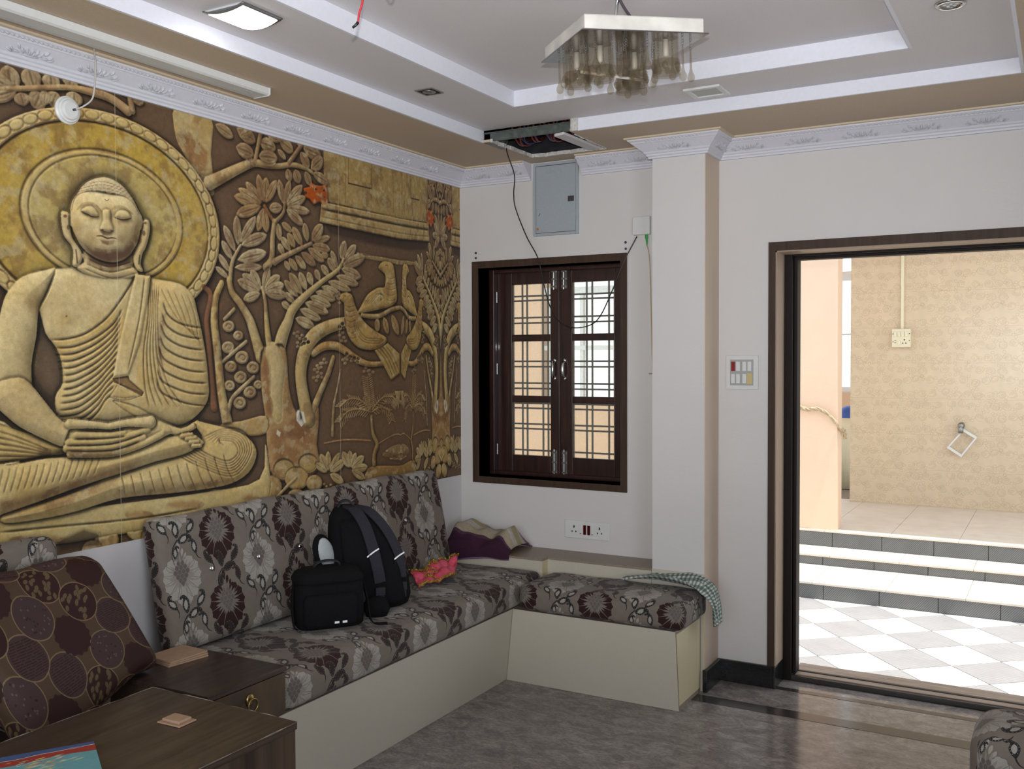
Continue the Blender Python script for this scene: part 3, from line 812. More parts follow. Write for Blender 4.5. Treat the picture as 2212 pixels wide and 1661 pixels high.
(3,[3553,1867,3790,1941],.0263,(.42,.32,.19,),{}),
(3,[3556,1858,3823,1851],.0243,(.42,.32,.19,),{}),
(1,[3528,1898,3559,1791,3568,1679,3582,1539,3612,1356],(.0078,.0097,.0117,.0156,.0214,),(.5,.37,.18,),{'h':1,'h0':.008}),
(1,[3156,1935,3189,1837,3264,1766,3334,1686,3390,1604,3446,1467,3503,1329],(.0133,.0151,.017,.0189,.0227,.0265,.0322,),(.5,.37,.18,),{'h':1,'h0':.008}),
(1,[3076,1908,3021,1813,3000,1724,2993,1593,3015,1429,3032,1289,3062,1031,3117,798],(.0129,.0147,.0165,.0184,.0202,.0202,.022,.0275,),(.52,.38,.17,),{'h':1,'h0':.006}),
(1,[2893,1867,2963,1799,2917,1616,2933,1435,2953,1217,2982,924],(.0109,.0127,.0127,.0145,.0145,.0182,),(.22,.11,.06,),{'h':.7,'h0':.002}),
(4,[3060,1804,3055,1784,3042,1772,3027,1771,3016,1782,3011,1801,3016,1821,3028,1834,3043,1834,3055,1823],(.27,.13,.06,),.6,.0037),
(4,[3078,1724,3073,1704,3061,1692,3045,1691,3034,1703,3029,1722,3034,1741,3047,1754,3062,1755,3074,1743],(.27,.13,.06,),.6,.0037),
(4,[3038,1642,3033,1622,3020,1610,3005,1609,2994,1621,2989,1640,2994,1659,3006,1672,3021,1672,3033,1661],(.27,.13,.06,),.6,.0037),
(4,[3056,1561,3051,1542,3038,1530,3023,1529,3011,1541,3007,1560,3012,1580,3024,1592,3039,1592,3051,1581],(.27,.13,.06,),.6,.0037),
(4,[3074,1481,3069,1461,3057,1449,3041,1449,3029,1461,3025,1480,3030,1499,3042,1512,3058,1512,3070,1500],(.27,.13,.06,),.6,.0037),
(4,[3034,1399,3029,1380,3016,1368,3001,1368,2989,1380,2985,1399,2990,1418,3002,1431,3017,1431,3029,1419],(.27,.13,.06,),.6,.0037),
(4,[3052,1319,3047,1299,3034,1287,3019,1287,3007,1299,3003,1319,3008,1338,3020,1350,3035,1350,3047,1338],(.27,.13,.06,),.6,.0037),
(4,[3070,1237,3065,1218,3052,1206,3037,1206,3025,1218,3021,1238,3026,1257,3038,1269,3053,1269,3066,1257],(.27,.13,.06,),.6,.0037),
(4,[3029,1157,3025,1138,3012,1126,2997,1126,2985,1139,2981,1158,2986,1177,2998,1189,3013,1189,3025,1177],(.27,.13,.06,),.6,.0037),
(4,[3048,1076,3043,1056,3030,1045,3015,1045,3003,1057,2999,1077,3004,1096,3016,1108,3031,1108,3043,1095],(.27,.13,.06,),.6,.0037),
(4,[3066,994,3061,974,3048,963,3033,963,3021,976,3017,996,3022,1015,3034,1026,3049,1026,3061,1013],(.27,.13,.06,),.6,.0037),
(4,[3025,914,3020,895,3008,884,2993,885,2981,897,2977,917,2982,936,2994,947,3009,947,3021,934],(.27,.13,.06,),.6,.0037),
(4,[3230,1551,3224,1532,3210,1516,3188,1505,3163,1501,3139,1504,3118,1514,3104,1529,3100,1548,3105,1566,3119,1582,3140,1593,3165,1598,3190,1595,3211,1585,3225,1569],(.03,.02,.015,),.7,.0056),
(0,[3210,1569,3204,1551,3190,1536,3169,1525,3144,1521,3119,1524,3098,1534,3085,1548,3080,1566,3085,1583,3100,1598,3120,1609,3145,1613,3170,1610,3191,1601,3205,1586],(.42,.31,.17,),{'h':.007,'r':.008,'h0':.006}),
(2,[3112,1562,3138,1586,3177,1573,3164,1548,3144,1553],.003,.004,{'col':(.08,.05,.03,),'alpha':.5}),
(4,[3326,1477,3321,1461,3309,1447,3290,1438,3268,1435,3247,1438,3229,1446,3217,1460,3213,1475,3218,1491,3230,1505,3248,1514,3270,1518,3291,1515,3310,1506,3322,1493],(.03,.02,.015,),.7,.0057),
(0,[3305,1496,3301,1480,3288,1467,3270,1459,3248,1455,3227,1458,3209,1466,3197,1479,3193,1494,3198,1509,3210,1522,3228,1531,3250,1534,3271,1531,3289,1523,3301,1511],(.42,.31,.17,),{'h':.007,'r':.008,'h0':.006}),
(2,[3221,1490,3244,1511,3277,1499,3266,1478,3249,1482],.003,.004,{'col':(.08,.05,.03,),'alpha':.5}),
(4,[3227,1378,3221,1358,3205,1341,3182,1330,3155,1326,3129,1330,3107,1341,3092,1358,3087,1378,3093,1397,3108,1414,3130,1426,3157,1430,3184,1426,3207,1415,3222,1398],(.03,.02,.015,),.7,.0056),
(0,[3207,1397,3201,1378,3186,1361,3163,1351,3136,1347,3109,1351,3087,1361,3073,1377,3068,1396,3073,1415,3088,1431,3111,1442,3137,1446,3164,1442,3187,1432,3202,1416],(.42,.31,.17,),{'h':.007,'r':.008,'h0':.006}),
(2,[3102,1391,3130,1417,3172,1402,3157,1376,3136,1381],.003,.004,{'col':(.08,.05,.03,),'alpha':.5}),
(4,[3385,1298,3379,1277,3362,1258,3336,1246,3306,1242,3277,1247,3252,1259,3236,1278,3231,1299,3237,1321,3254,1339,3279,1351,3308,1356,3338,1351,3363,1339,3380,1320],(.03,.02,.015,),.7,.0057),
(0,[3365,1318,3358,1297,3341,1279,3316,1268,3286,1264,3257,1268,3232,1280,3216,1298,3211,1318,3217,1339,3233,1356,3258,1368,3288,1372,3317,1368,3343,1356,3359,1338],(.42,.31,.17,),{'h':.007,'r':.008,'h0':.006}),
(2,[3249,1312,3280,1341,3326,1323,3310,1295,3287,1301],.003,.004,{'col':(.08,.05,.03,),'alpha':.5}),
(4,[3250,1224,3244,1205,3230,1190,3208,1179,3183,1176,3158,1180,3137,1191,3124,1207,3119,1226,3124,1244,3138,1260,3160,1270,3185,1273,3210,1269,3231,1259,3245,1243],(.03,.02,.015,),.7,.0056),
(0,[3230,1243,3224,1225,3210,1210,3188,1201,3163,1198,3139,1202,3118,1212,3104,1227,3099,1244,3105,1262,3119,1277,3140,1286,3165,1290,3190,1286,3211,1276,3225,1261],(.42,.31,.17,),{'h':.007,'r':.008,'h0':.006}),
(2,[3132,1239,3158,1263,3197,1248,3183,1224,3164,1229],.003,.004,{'col':(.08,.05,.03,),'alpha':.5}),
(4,[3506,1213,3500,1192,3484,1175,3459,1164,3431,1160,3402,1165,3379,1177,3363,1194,3358,1215,3364,1235,3380,1252,3404,1264,3432,1268,3461,1263,3485,1251,3501,1234],(.03,.02,.015,),.7,.0058),
(0,[3485,1232,3479,1213,3463,1196,3438,1186,3410,1182,3382,1187,3358,1198,3343,1215,3337,1234,3343,1253,3359,1270,3383,1281,3412,1284,3440,1280,3464,1269,3480,1252],(.42,.31,.17,),{'h':.007,'r':.008,'h0':.006}),
(2,[3374,1228,3404,1255,3448,1238,3433,1211,3410,1217],.0031,.004,{'col':(.08,.05,.03,),'alpha':.5}),
(4,[3362,1135,3356,1114,3340,1098,3316,1087,3288,1083,3261,1088,3238,1100,3223,1118,3218,1138,3223,1158,3239,1175,3263,1186,3290,1189,3318,1185,3341,1173,3357,1155],(.03,.02,.015,),.7,.0057),
(0,[3341,1154,3335,1135,3319,1119,3296,1109,3268,1106,3241,1110,3218,1121,3203,1138,3198,1157,3204,1176,3219,1192,3242,1202,3270,1206,3297,1202,3321,1190,3336,1174],(.42,.31,.17,),{'h':.007,'r':.008,'h0':.006}),
(2,[3233,1151,3262,1177,3305,1160,3290,1134,3269,1140],.003,.004,{'col':(.08,.05,.03,),'alpha':.5}),
(4,[3227,1070,3222,1053,3208,1039,3189,1030,3166,1027,3143,1031,3123,1042,3111,1057,3107,1074,3111,1091,3124,1105,3144,1114,3167,1117,3190,1113,3209,1102,3222,1088],(.03,.02,.015,),.7,.0056),
(0,[3207,1089,3202,1073,3189,1060,3169,1051,3146,1049,3123,1053,3104,1062,3091,1077,3087,1093,3092,1109,3105,1122,3124,1131,3147,1134,3170,1130,3190,1120,3202,1106],(.42,.31,.17,),{'h':.007,'r':.008,'h0':.006}),
(2,[3117,1088,3141,1109,3177,1095,3164,1073,3146,1078],.003,.004,{'col':(.08,.05,.03,),'alpha':.5}),
(4,[3466,1009,3460,988,3443,972,3419,961,3390,958,3362,963,3339,976,3323,994,3318,1014,3324,1034,3340,1051,3364,1062,3392,1065,3420,1060,3444,1048,3460,1030],(.03,.02,.015,),.7,.0057),
(0,[3445,1029,3439,1010,3422,994,3398,983,3370,981,3342,986,3318,997,3303,1014,3298,1034,3304,1053,3320,1069,3343,1079,3371,1082,3400,1078,3423,1066,3439,1049],(.42,.31,.17,),{'h':.007,'r':.008,'h0':.006}),
(2,[3334,1027,3364,1053,3408,1036,3392,1009,3370,1015],.0031,.004,{'col':(.08,.05,.03,),'alpha':.5}),
(4,[3348,925,3342,905,3326,889,3302,878,3275,876,3247,881,3224,894,3209,912,3204,932,3210,952,3226,968,3249,979,3276,982,3304,977,3327,964,3343,946],(.03,.02,.015,),.7,.0057),
(0,[3328,945,3322,926,3306,911,3282,901,3255,898,3227,903,3204,915,3189,932,3184,952,3190,970,3206,986,3229,996,3256,999,3284,994,3307,982,3322,965],(.42,.31,.17,),{'h':.007,'r':.008,'h0':.006}),
(2,[3220,945,3249,970,3291,952,3277,926,3255,933],.003,.004,{'col':(.08,.05,.03,),'alpha':.5}),
(4,[3542,1068,3538,1054,3526,1041,3508,1034,3487,1031,3467,1035,3450,1044,3438,1057,3435,1072,3439,1086,3451,1098,3468,1106,3489,1109,3509,1105,3527,1096,3538,1083],(.03,.02,.015,),.7,.0058),
(0,[3521,1088,3516,1074,3504,1063,3487,1055,3466,1053,3446,1057,3429,1065,3418,1077,3414,1091,3418,1105,3430,1117,3447,1124,3468,1127,3488,1123,3505,1115,3517,1103],(.42,.31,.17,),{'h':.007,'r':.008,'h0':.006}),
(2,[3440,1087,3462,1105,3494,1093,3483,1074,3467,1078],.0031,.004,{'col':(.08,.05,.03,),'alpha':.5}),
(1,[3101,1622,3207,1707],.0074,(.4,.3,.18,),{'h':1,'h0':.01}),
(1,[3080,1285,3201,1363,3336,1447],.0075,(.4,.3,.18,),{'h':1,'h0':.01}),
(1,[3128,880,3170,982,3283,1068,3420,1156],(.0113,.0094,.0094,.0075,),(.48,.36,.2,),{'h':1,'h0':.01}),
(0,[3503,1364,3652,1423,3798,1396,3839,1052,3929,838,4021,956,3988,774,4222,865,4192,533,4226,320,3920,229,3635,302,3571,504,3544,819,3504,1062],(.4,.25,.12,),{'h':.02,'r':.05,'h0':.004,'sm':3}),
(1,[3640,1364,3693,1206,3679,1009,3699,810],(.0434,.0473,.0434,.0316,),(.55,.42,.22,),{'h':.5,'h0':.012}),
(4,[3608,1090,3603,1039,3590,999,3572,977,3553,978,3536,1001,3524,1042,3521,1092,3526,1143,3539,1183,3556,1205,3576,1205,3593,1182,3605,1141],(.27,.13,.06,),.65,.0097),
(4,[3583,1247,3579,1220,3570,1198,3557,1186,3542,1187,3529,1199,3521,1221,3518,1247,3521,1274,3531,1296,3544,1308,3559,1308,3572,1296,3580,1274],(.27,.13,.06,),.65,.0097),
(4,[4046,668,4034,615,4000,575,3952,555,3899,559,3853,586,3821,631,3810,684,3823,735,3855,775,3903,796,3955,793,4003,767,4035,722],(.27,.13,.06,),.65,.0101),
(4,[3786,605,3777,565,3751,533,3714,518,3674,521,3639,543,3614,578,3606,619,3616,660,3641,691,3677,706,3717,704,3753,683,3778,648],(.27,.13,.06,),.65,.0099),
(4,[4156,619,4144,566,4113,525,4068,505,4020,509,3977,536,3948,581,3938,635,3950,687,3980,727,4023,748,4072,745,4116,719,4146,674],(.27,.13,.06,),.65,.0103),
(4,[3983,447,3965,410,3915,384,3844,373,3768,381,3700,405,3653,440,3637,479,3655,515,3702,541,3770,553,3847,546,3917,523,3966,488],(.27,.13,.06,),.65,.01),
(4,[3627,893,3623,856,3612,826,3596,811,3579,811,3564,829,3553,859,3550,897,3555,934,3566,963,3581,979,3598,978,3614,961,3624,931],(.27,.13,.06,),.65,.0098),
(1,[4602,1638,4359,1589,4156,1497,4026,1332,3988,1149,4032,927,4090,768],(.0269,.0311,.0373,.0394,.0352,.0373,.0415,),(.5,.37,.18,),{'h':.9,'h0':.01}),
(1,[4154,1357,4305,1416,4480,1417,4619,1366,4803,1283,4973,1246,5186,1253],(.0195,.0195,.0195,.0195,.0173,.013,.0108,),(.4,.25,.11,),{'h':1,'h0':.008}),
(1,[4426,1310,4353,1163,4249,1010,4147,835,4120,725],(.0126,.0146,.0167,.023,.0251,),(.44,.32,.16,),{'h':.9,'h0':.006}),
(1,[4529,1194,4481,1024,4426,855,4409,600],(.0053,.0064,.0085,.0107,),(.3,.21,.11,),{'h':1,'h0':.002}),
(0,[3930,858,4019,833,4048,742,3987,705,3928,765],(.8,.76,.66,),{'alpha':.9,'soft':.0024}),
(0,[3686,700,3730,673,3713,635,3674,662],(.75,.66,.5,),{'alpha':.9,'soft':.0024}),
(0,[3982,1535,3978,1525,3966,1519,3951,1519,3939,1524,3935,1534,3940,1543,3952,1549,3966,1550,3978,1544],(.27,.19,.11,),{'h':.004,'r':.004,'h0':.002}),
(0,[3973,1500,3969,1490,3957,1484,3942,1484,3931,1490,3926,1499,3931,1509,3943,1515,3957,1515,3969,1509],(.27,.19,.11,),{'h':.004,'r':.004,'h0':.002}),
(0,[3934,1522,3930,1512,3918,1506,3903,1506,3892,1511,3887,1521,3892,1530,3904,1536,3918,1537,3930,1531],(.27,.19,.11,),{'h':.004,'r':.004,'h0':.002}),
(0,[4038,1508,4034,1498,4022,1492,4007,1492,3995,1497,3991,1507,3995,1516,4007,1523,4022,1523,4034,1517],(.27,.19,.11,),{'h':.004,'r':.004,'h0':.002}),
(0,[4058,1475,4054,1466,4041,1459,4027,1459,4015,1465,4010,1475,4015,1484,4027,1490,4042,1491,4054,1485],(.27,.19,.11,),{'h':.004,'r':.004,'h0':.002}),
(0,[4007,1479,4002,1469,3990,1463,3975,1463,3964,1469,3959,1478,3964,1488,3976,1494,3990,1494,4002,1489],(.27,.19,.11,),{'h':.004,'r':.004,'h0':.002}),
(0,[3975,1442,3971,1433,3959,1427,3944,1427,3932,1432,3928,1442,3933,1451,3944,1457,3959,1458,3971,1452],(.27,.19,.11,),{'h':.004,'r':.004,'h0':.002}),
(0,[4022,1427,4017,1418,4005,1412,3990,1412,3978,1417,3974,1427,3978,1436,3990,1442,4005,1443,4017,1437],(.27,.19,.11,),{'h':.004,'r':.004,'h0':.002}),
(0,[3978,1407,3974,1398,3962,1392,3947,1392,3935,1398,3931,1407,3935,1417,3947,1423,3962,1423,3974,1417],(.27,.19,.11,),{'h':.004,'r':.004,'h0':.002}),
(0,[4112,1450,4107,1440,4095,1434,4080,1434,4068,1440,4063,1450,4068,1459,4080,1465,4095,1466,4107,1460],(.27,.19,.11,),{'h':.004,'r':.004,'h0':.002}),
(0,[4061,1441,4056,1431,4044,1425,4029,1425,4017,1431,4012,1440,4017,1450,4029,1456,4044,1456,4056,1450],(.27,.19,.11,),{'h':.004,'r':.004,'h0':.002}),
(0,[4075,1475,4070,1465,4058,1459,4043,1459,4031,1465,4027,1474,4032,1484,4044,1490,4059,1490,4071,1484],(.27,.19,.11,),{'h':.004,'r':.004,'h0':.002}),
(0,[4278,1259,4273,1249,4260,1243,4245,1243,4232,1249,4228,1259,4233,1269,4245,1275,4261,1275,4273,1269],(.27,.19,.11,),{'h':.004,'r':.004,'h0':.002}),
(0,[4283,1223,4278,1213,4265,1207,4250,1207,4237,1213,4233,1223,4237,1233,4250,1239,4266,1239,4278,1232],(.27,.19,.11,),{'h':.004,'r':.004,'h0':.002}),
(0,[4233,1238,4229,1228,4216,1222,4201,1223,4188,1229,4184,1239,4188,1248,4201,1254,4216,1254,4229,1248],(.27,.19,.11,),{'h':.004,'r':.004,'h0':.002}),
(0,[4247,1214,4242,1204,4229,1198,4214,1199,4202,1205,4197,1215,4202,1224,4214,1230,4230,1230,4242,1224],(.27,.19,.11,),{'h':.004,'r':.004,'h0':.002}),
(0,[4237,1179,4232,1169,4219,1163,4204,1163,4191,1170,4187,1179,4192,1189,4204,1195,4220,1195,4232,1188],(.27,.19,.11,),{'h':.004,'r':.004,'h0':.002}),
(0,[4196,1203,4191,1193,4179,1187,4163,1188,4151,1194,4146,1204,4151,1213,4164,1219,4179,1219,4191,1213],(.27,.19,.11,),{'h':.004,'r':.004,'h0':.002}),
(0,[4297,1131,4292,1122,4279,1116,4263,1116,4251,1122,4246,1132,4251,1142,4264,1148,4279,1148,4292,1141],(.27,.19,.11,),{'h':.004,'r':.004,'h0':.002}),
(0,[4245,1144,4240,1134,4228,1129,4212,1129,4200,1135,4195,1145,4200,1155,4213,1161,4228,1160,4240,1154],(.27,.19,.11,),{'h':.004,'r':.004,'h0':.002}),
(0,[4287,1167,4282,1157,4269,1151,4254,1152,4241,1158,4236,1168,4241,1178,4254,1184,4270,1183,4282,1177],(.27,.19,.11,),{'h':.004,'r':.004,'h0':.002}),
(0,[4183,1130,4178,1120,4166,1115,4150,1115,4138,1121,4134,1131,4139,1141,4151,1146,4166,1146,4178,1140],(.27,.19,.11,),{'h':.004,'r':.004,'h0':.002}),
(0,[4236,1138,4231,1128,4218,1122,4203,1123,4190,1129,4186,1139,4191,1148,4203,1154,4219,1154,4231,1148],(.27,.19,.11,),{'h':.004,'r':.004,'h0':.002}),
(0,[4220,1103,4215,1094,4202,1088,4187,1088,4175,1095,4170,1104,4175,1114,4188,1120,4203,1120,4215,1113],(.27,.19,.11,),{'h':.004,'r':.004,'h0':.002}),
(0,[4594,1541,4589,1531,4575,1525,4559,1524,4545,1530,4540,1540,4546,1550,4559,1557,4576,1557,4589,1551],(.27,.19,.11,),{'h':.004,'r':.004,'h0':.002}),
(0,[4547,1518,4542,1508,4529,1501,4513,1501,4499,1507,4495,1517,4500,1527,4513,1533,4529,1534,4543,1528],(.27,.19,.11,),{'h':.004,'r':.004,'h0':.002}),
(0,[4541,1555,4536,1544,4522,1538,4506,1538,4493,1544,4488,1554,4493,1564,4506,1570,4523,1571,4536,1565],(.27,.19,.11,),{'h':.004,'r':.004,'h0':.002}),
(0,[4635,1462,4629,1452,4616,1446,4599,1446,4586,1452,4581,1462,4586,1472,4600,1478,4616,1479,4630,1472],(.27,.19,.11,),{'h':.004,'r':.004,'h0':.002}),
(0,[4576,1464,4571,1454,4558,1447,4541,1447,4528,1453,4523,1463,4528,1474,4542,1480,4558,1480,4571,1474],(.27,.19,.11,),{'h':.004,'r':.004,'h0':.002}),
(0,[4609,1495,4604,1485,4591,1479,4574,1479,4561,1485,4556,1495,4561,1505,4574,1511,4591,1512,4604,1506],(.27,.19,.11,),{'h':.004,'r':.004,'h0':.002}),
(0,[4549,1596,4544,1586,4531,1579,4514,1579,4501,1585,4496,1595,4502,1605,4515,1612,4531,1612,4544,1606],(.27,.19,.11,),{'h':.004,'r':.004,'h0':.002}),
(0,[4590,1624,4585,1614,4572,1607,4555,1607,4542,1612,4537,1622,4542,1633,4556,1639,4572,1640,4585,1634],(.27,.19,.11,),{'h':.004,'r':.004,'h0':.002}),
(0,[4605,1588,4600,1578,4586,1571,4570,1571,4557,1577,4552,1587,4557,1597,4570,1604,4587,1604,4600,1598],(.27,.19,.11,),{'h':.004,'r':.004,'h0':.002}),
(0,[4636,1306,4630,1296,4617,1290,4600,1290,4587,1297,4582,1307,4587,1317,4601,1323,4617,1323,4631,1317],(.27,.19,.11,),{'h':.004,'r':.004,'h0':.002}),
(0,[4648,1343,4643,1333,4630,1327,4613,1327,4599,1333,4594,1343,4600,1353,4613,1360,4630,1360,4643,1353],(.27,.19,.11,),{'h':.004,'r':.004,'h0':.002}),
(0,[4692,1318,4686,1308,4673,1301,4656,1301,4642,1308,4637,1318,4643,1328,4656,1334,4673,1334,4687,1328],(.27,.19,.11,),{'h':.004,'r':.004,'h0':.002}),
(0,[4760,1306,4755,1296,4741,1290,4724,1290,4710,1296,4705,1306,4710,1317,4724,1323,4741,1323,4755,1317],(.27,.19,.11,),{'h':.004,'r':.004,'h0':.002}),
(0,[4717,1280,4712,1269,4698,1263,4681,1263,4668,1270,4663,1280,4668,1290,4682,1296,4699,1296,4712,1290],(.27,.19,.11,),{'h':.004,'r':.004,'h0':.002}),
(0,[4703,1316,4697,1306,4684,1300,4667,1300,4653,1306,4648,1316,4654,1327,4667,1333,4684,1333,4698,1326],(.27,.19,.11,),{'h':.004,'r':.004,'h0':.002}),
(0,[4763,1294,4757,1284,4743,1277,4726,1277,4713,1284,4708,1294,4713,1304,4727,1311,4744,1311,4758,1304],(.27,.19,.11,),{'h':.004,'r':.004,'h0':.002}),
(0,[4822,1302,4817,1291,4803,1285,4785,1285,4771,1292,4766,1302,4772,1312,4786,1319,4803,1319,4817,1312],(.27,.19,.11,),{'h':.004,'r':.004,'h0':.002}),
(0,[4803,1265,4797,1255,4783,1249,4766,1249,4752,1256,4747,1266,4752,1276,4766,1282,4784,1282,4797,1276],(.27,.19,.11,),{'h':.004,'r':.004,'h0':.002}),
(0,[4932,1210,4927,1200,4912,1194,4895,1194,4881,1201,4875,1211,4881,1221,4895,1228,4913,1228,4927,1221],(.27,.19,.11,),{'h':.004,'r':.004,'h0':.002}),
(0,[4969,1179,4963,1168,4949,1162,4931,1162,4917,1169,4911,1179,4917,1190,4931,1196,4949,1196,4963,1189],(.27,.19,.11,),{'h':.004,'r':.004,'h0':.002}),
(0,[4907,1176,4901,1165,4887,1159,4869,1159,4855,1166,4850,1177,4856,1187,4870,1193,4887,1193,4902,1186],(.27,.19,.11,),{'h':.004,'r':.004,'h0':.002}),
(0,[4991,1145,4986,1134,4971,1128,4953,1129,4939,1135,4934,1146,4939,1156,4954,1163,4972,1162,4986,1156],(.27,.19,.11,),{'h':.004,'r':.004,'h0':.002}),
(0,[4988,1184,4983,1173,4968,1167,4950,1167,4936,1174,4931,1185,4936,1195,4951,1201,4969,1201,4983,1194],(.27,.19,.11,),{'h':.004,'r':.004,'h0':.002}),
(0,[5044,1165,5039,1155,5024,1148,5006,1149,4991,1155,4986,1166,4992,1177,5006,1183,5024,1183,5039,1176],(.27,.19,.11,),{'h':.004,'r':.004,'h0':.002}),
(0,[4594,1289,4589,1279,4575,1272,4559,1273,4545,1279,4540,1289,4546,1299,4559,1305,4576,1305,4589,1299],(.27,.19,.11,),{'h':.004,'r':.004,'h0':.002}),
(0,[4652,1291,4647,1281,4633,1275,4617,1275,4603,1281,4598,1292,4604,1302,4617,1308,4634,1308,4647,1302],(.27,.19,.11,),{'h':.004,'r':.004,'h0':.002}),
(0,[4626,1258,4621,1248,4607,1241,4591,1242,4577,1248,4572,1258,4578,1268,4591,1274,4608,1274,4621,1268],(.27,.19,.11,),{'h':.004,'r':.004,'h0':.002}),
(0,[4302,1262,4297,1252,4284,1246,4268,1246,4256,1252,4251,1262,4256,1272,4269,1278,4284,1278,4297,1271],(.27,.19,.11,),{'h':.004,'r':.004,'h0':.002}),
(0,[4327,1294,4322,1284,4310,1278,4294,1278,4281,1284,4277,1294,4282,1304,4294,1310,4310,1310,4323,1304],(.27,.19,.11,),{'h':.004,'r':.004,'h0':.002}),
(0,[4357,1263,4352,1253,4339,1247,4323,1247,4310,1253,4306,1263,4311,1273,4324,1279,4339,1279,4352,1273],(.27,.19,.11,),{'h':.004,'r':.004,'h0':.002}),
(0,[4541,1896,4536,1886,4522,1879,4506,1878,4493,1884,4488,1894,4493,1904,4507,1911,4523,1912,4536,1906],(.27,.19,.11,),{'h':.004,'r':.004,'h0':.002}),
(0,[4529,1859,4524,1849,4511,1842,4494,1841,4481,1847,4476,1857,4482,1867,4495,1874,4511,1875,4524,1869],(.27,.19,.11,),{'h':.004,'r':.004,'h0':.002}),
(0,[4487,1882,4482,1872,4468,1865,4452,1864,4439,1869,4435,1879,4440,1889,4453,1896,4469,1897,4482,1892],(.27,.19,.11,),{'h':.004,'r':.004,'h0':.002}),
(0,[4598,1843,4593,1833,4579,1826,4563,1825,4550,1831,4545,1840,4550,1851,4563,1858,4580,1859,4593,1853],(.27,.19,.11,),{'h':.004,'r':.004,'h0':.002}),
(0,[4552,1818,4546,1808,4533,1801,4517,1800,4504,1806,4499,1816,4504,1826,4517,1833,4534,1834,4547,1828],(.27,.19,.11,),{'h':.004,'r':.004,'h0':.002}),
(0,[4545,1855,4540,1844,4526,1838,4510,1837,4497,1842,4492,1852,4497,1862,4511,1869,4527,1870,4540,1865],(.27,.19,.11,),{'h':.004,'r':.004,'h0':.002}),
(1,[4851,1715,5110,1715,5314,1787,5470,1816],(.0114,.0114,.0114,.0091,),(.36,.25,.12,),{'h':1,'h0':.008}),
(3,[5088,1701,5093,1557],.022,(.36,.23,.11,),{'h':.008}),
(3,[5192,1709,5265,1542],.0223,(.36,.23,.11,),{'h':.008}),
(3,[5329,1737,5435,1535],.0255,(.36,.23,.11,),{'h':.008}),
(0,[5116,2185,5161,2239,5244,2259,5350,2240,5380,2164,5402,2041,5416,1893,5315,1819,5111,1779,4802,1731,4838,1799,4946,1919,5106,1991,5211,2006,5227,2112,5183,2150],(.43,.29,.12,),{'h':.016,'r':.03,'h0':.01,'sm':3}),
(2,[4873,1791,4989,1903,5135,1956,5149,1866],.0029,.004,{}),
(2,[4908,1802,5032,1910,5158,1939,5149,1866],.0029,.004,{}),
(2,[4944,1812,5076,1917,5180,1922,5149,1866],.0029,.004,{}),
(2,[4980,1823,5120,1924,5202,1905,5149,1866],.0029,.004,{}),
(2,[5242,2099,5310,2090,5395,2110],.0028,.003,{}),
(2,[5241,2044,5310,2035,5395,2054],.0028,.003,{}),
(2,[5241,1989,5309,1980,5394,1998],.0028,.003,{}),
(2,[5240,1935,5308,1924,5393,1943],.0028,.003,{}),
(2,[5239,1880,5307,1869,5392,1887],.0028,.003,{}),
(2,[5228,2212,5259,2224,5274,2206],.0023,.004,{'col':(.08,.05,.03,),'alpha':.6}),
(0,[5040,1380,5257,1454,5456,1344,5454,1153,5305,1086,5171,1249],(.4,.27,.11,),{'h':.008,'r':.01,'h0':.008}),
(2,[5084,1389,5217,1285,5336,1118],.003,.005,{'col':(.08,.05,.03,),'alpha':.5}),
(2,[5128,1403,5262,1294,5375,1131],.003,.005,{'col':(.08,.05,.03,),'alpha':.5}),
(2,[5173,1417,5308,1303,5414,1144],.003,.005,{'col':(.08,.05,.03,),'alpha':.5}),
(2,[5218,1431,5354,1312,5454,1157],.003,.005,{'col':(.08,.05,.03,),'alpha':.5}),
(0,[4532,1850,4546,1898,4619,1919,4707,1898,4754,1804,4816,1723,4913,1638,5071,1565,5234,1505,5204,1440,5099,1399,4960,1385,4784,1410,4661,1496,4602,1621,4590,1745,4585,1818],(.43,.29,.12,),{'h':.018,'r':.03,'h0':.012,'sm':3}),
(2,[4739,1672,4758,1563,4876,1464,5092,1448,5204,1481],.0031,.004,{'col':(.08,.05,.03,),'alpha':.35}),
(2,[4759,1673,4786,1568,4897,1482,5092,1471,5204,1481],.0031,.004,{'col':(.08,.05,.03,),'alpha':.35}),
(2,[4780,1674,4814,1573,4919,1500,5093,1493,5204,1481],.0031,.004,{'col':(.08,.05,.03,),'alpha':.35}),
(2,[4598,1797,4665,1783,4747,1804],.0026,.003,{'col':(.08,.05,.03,),'alpha':.3}),
(2,[4605,1754,4671,1740,4750,1760],.0026,.003,{'col':(.08,.05,.03,),'alpha':.3}),
(2,[4613,1707,4678,1692,4753,1712],.0026,.003,{'col':(.08,.05,.03,),'alpha':.3}),
(2,[4622,1660,4685,1644,4757,1664],.0026,.003,{'col':(.08,.05,.03,),'alpha':.3}),
(2,[4631,1608,4692,1593,4760,1612],.0026,.003,{'col':(.08,.05,.03,),'alpha':.3}),
(2,[4640,1557,4700,1540,4763,1559],.0026,.003,{'col':(.08,.05,.03,),'alpha':.3}),
(2,[4649,1505,4707,1488,4767,1507],.0026,.003,{'col':(.08,.05,.03,),'alpha':.3}),
(2,[4585,1883,4612,1888,4605,1871],.0022,.004,{'col':(.08,.05,.03,),'alpha':.6}),
(1,[4988,738,5007,571,5072,466,5027,370,5025,248],(.009,.0113,.0135,.0135,.0158,),(.3,.2,.09,),{'h':1,'h0':.003}),
(1,[4961,811,4868,794],.0029,(.31,.21,.11,),{'h':1.2,'h0':.002}),
(1,[4961,811,4975,855],.0029,(.31,.21,.11,),{'h':1.2,'h0':.002}),
(1,[4934,829,4842,812],.0029,(.31,.21,.11,),{'h':1.2,'h0':.002}),
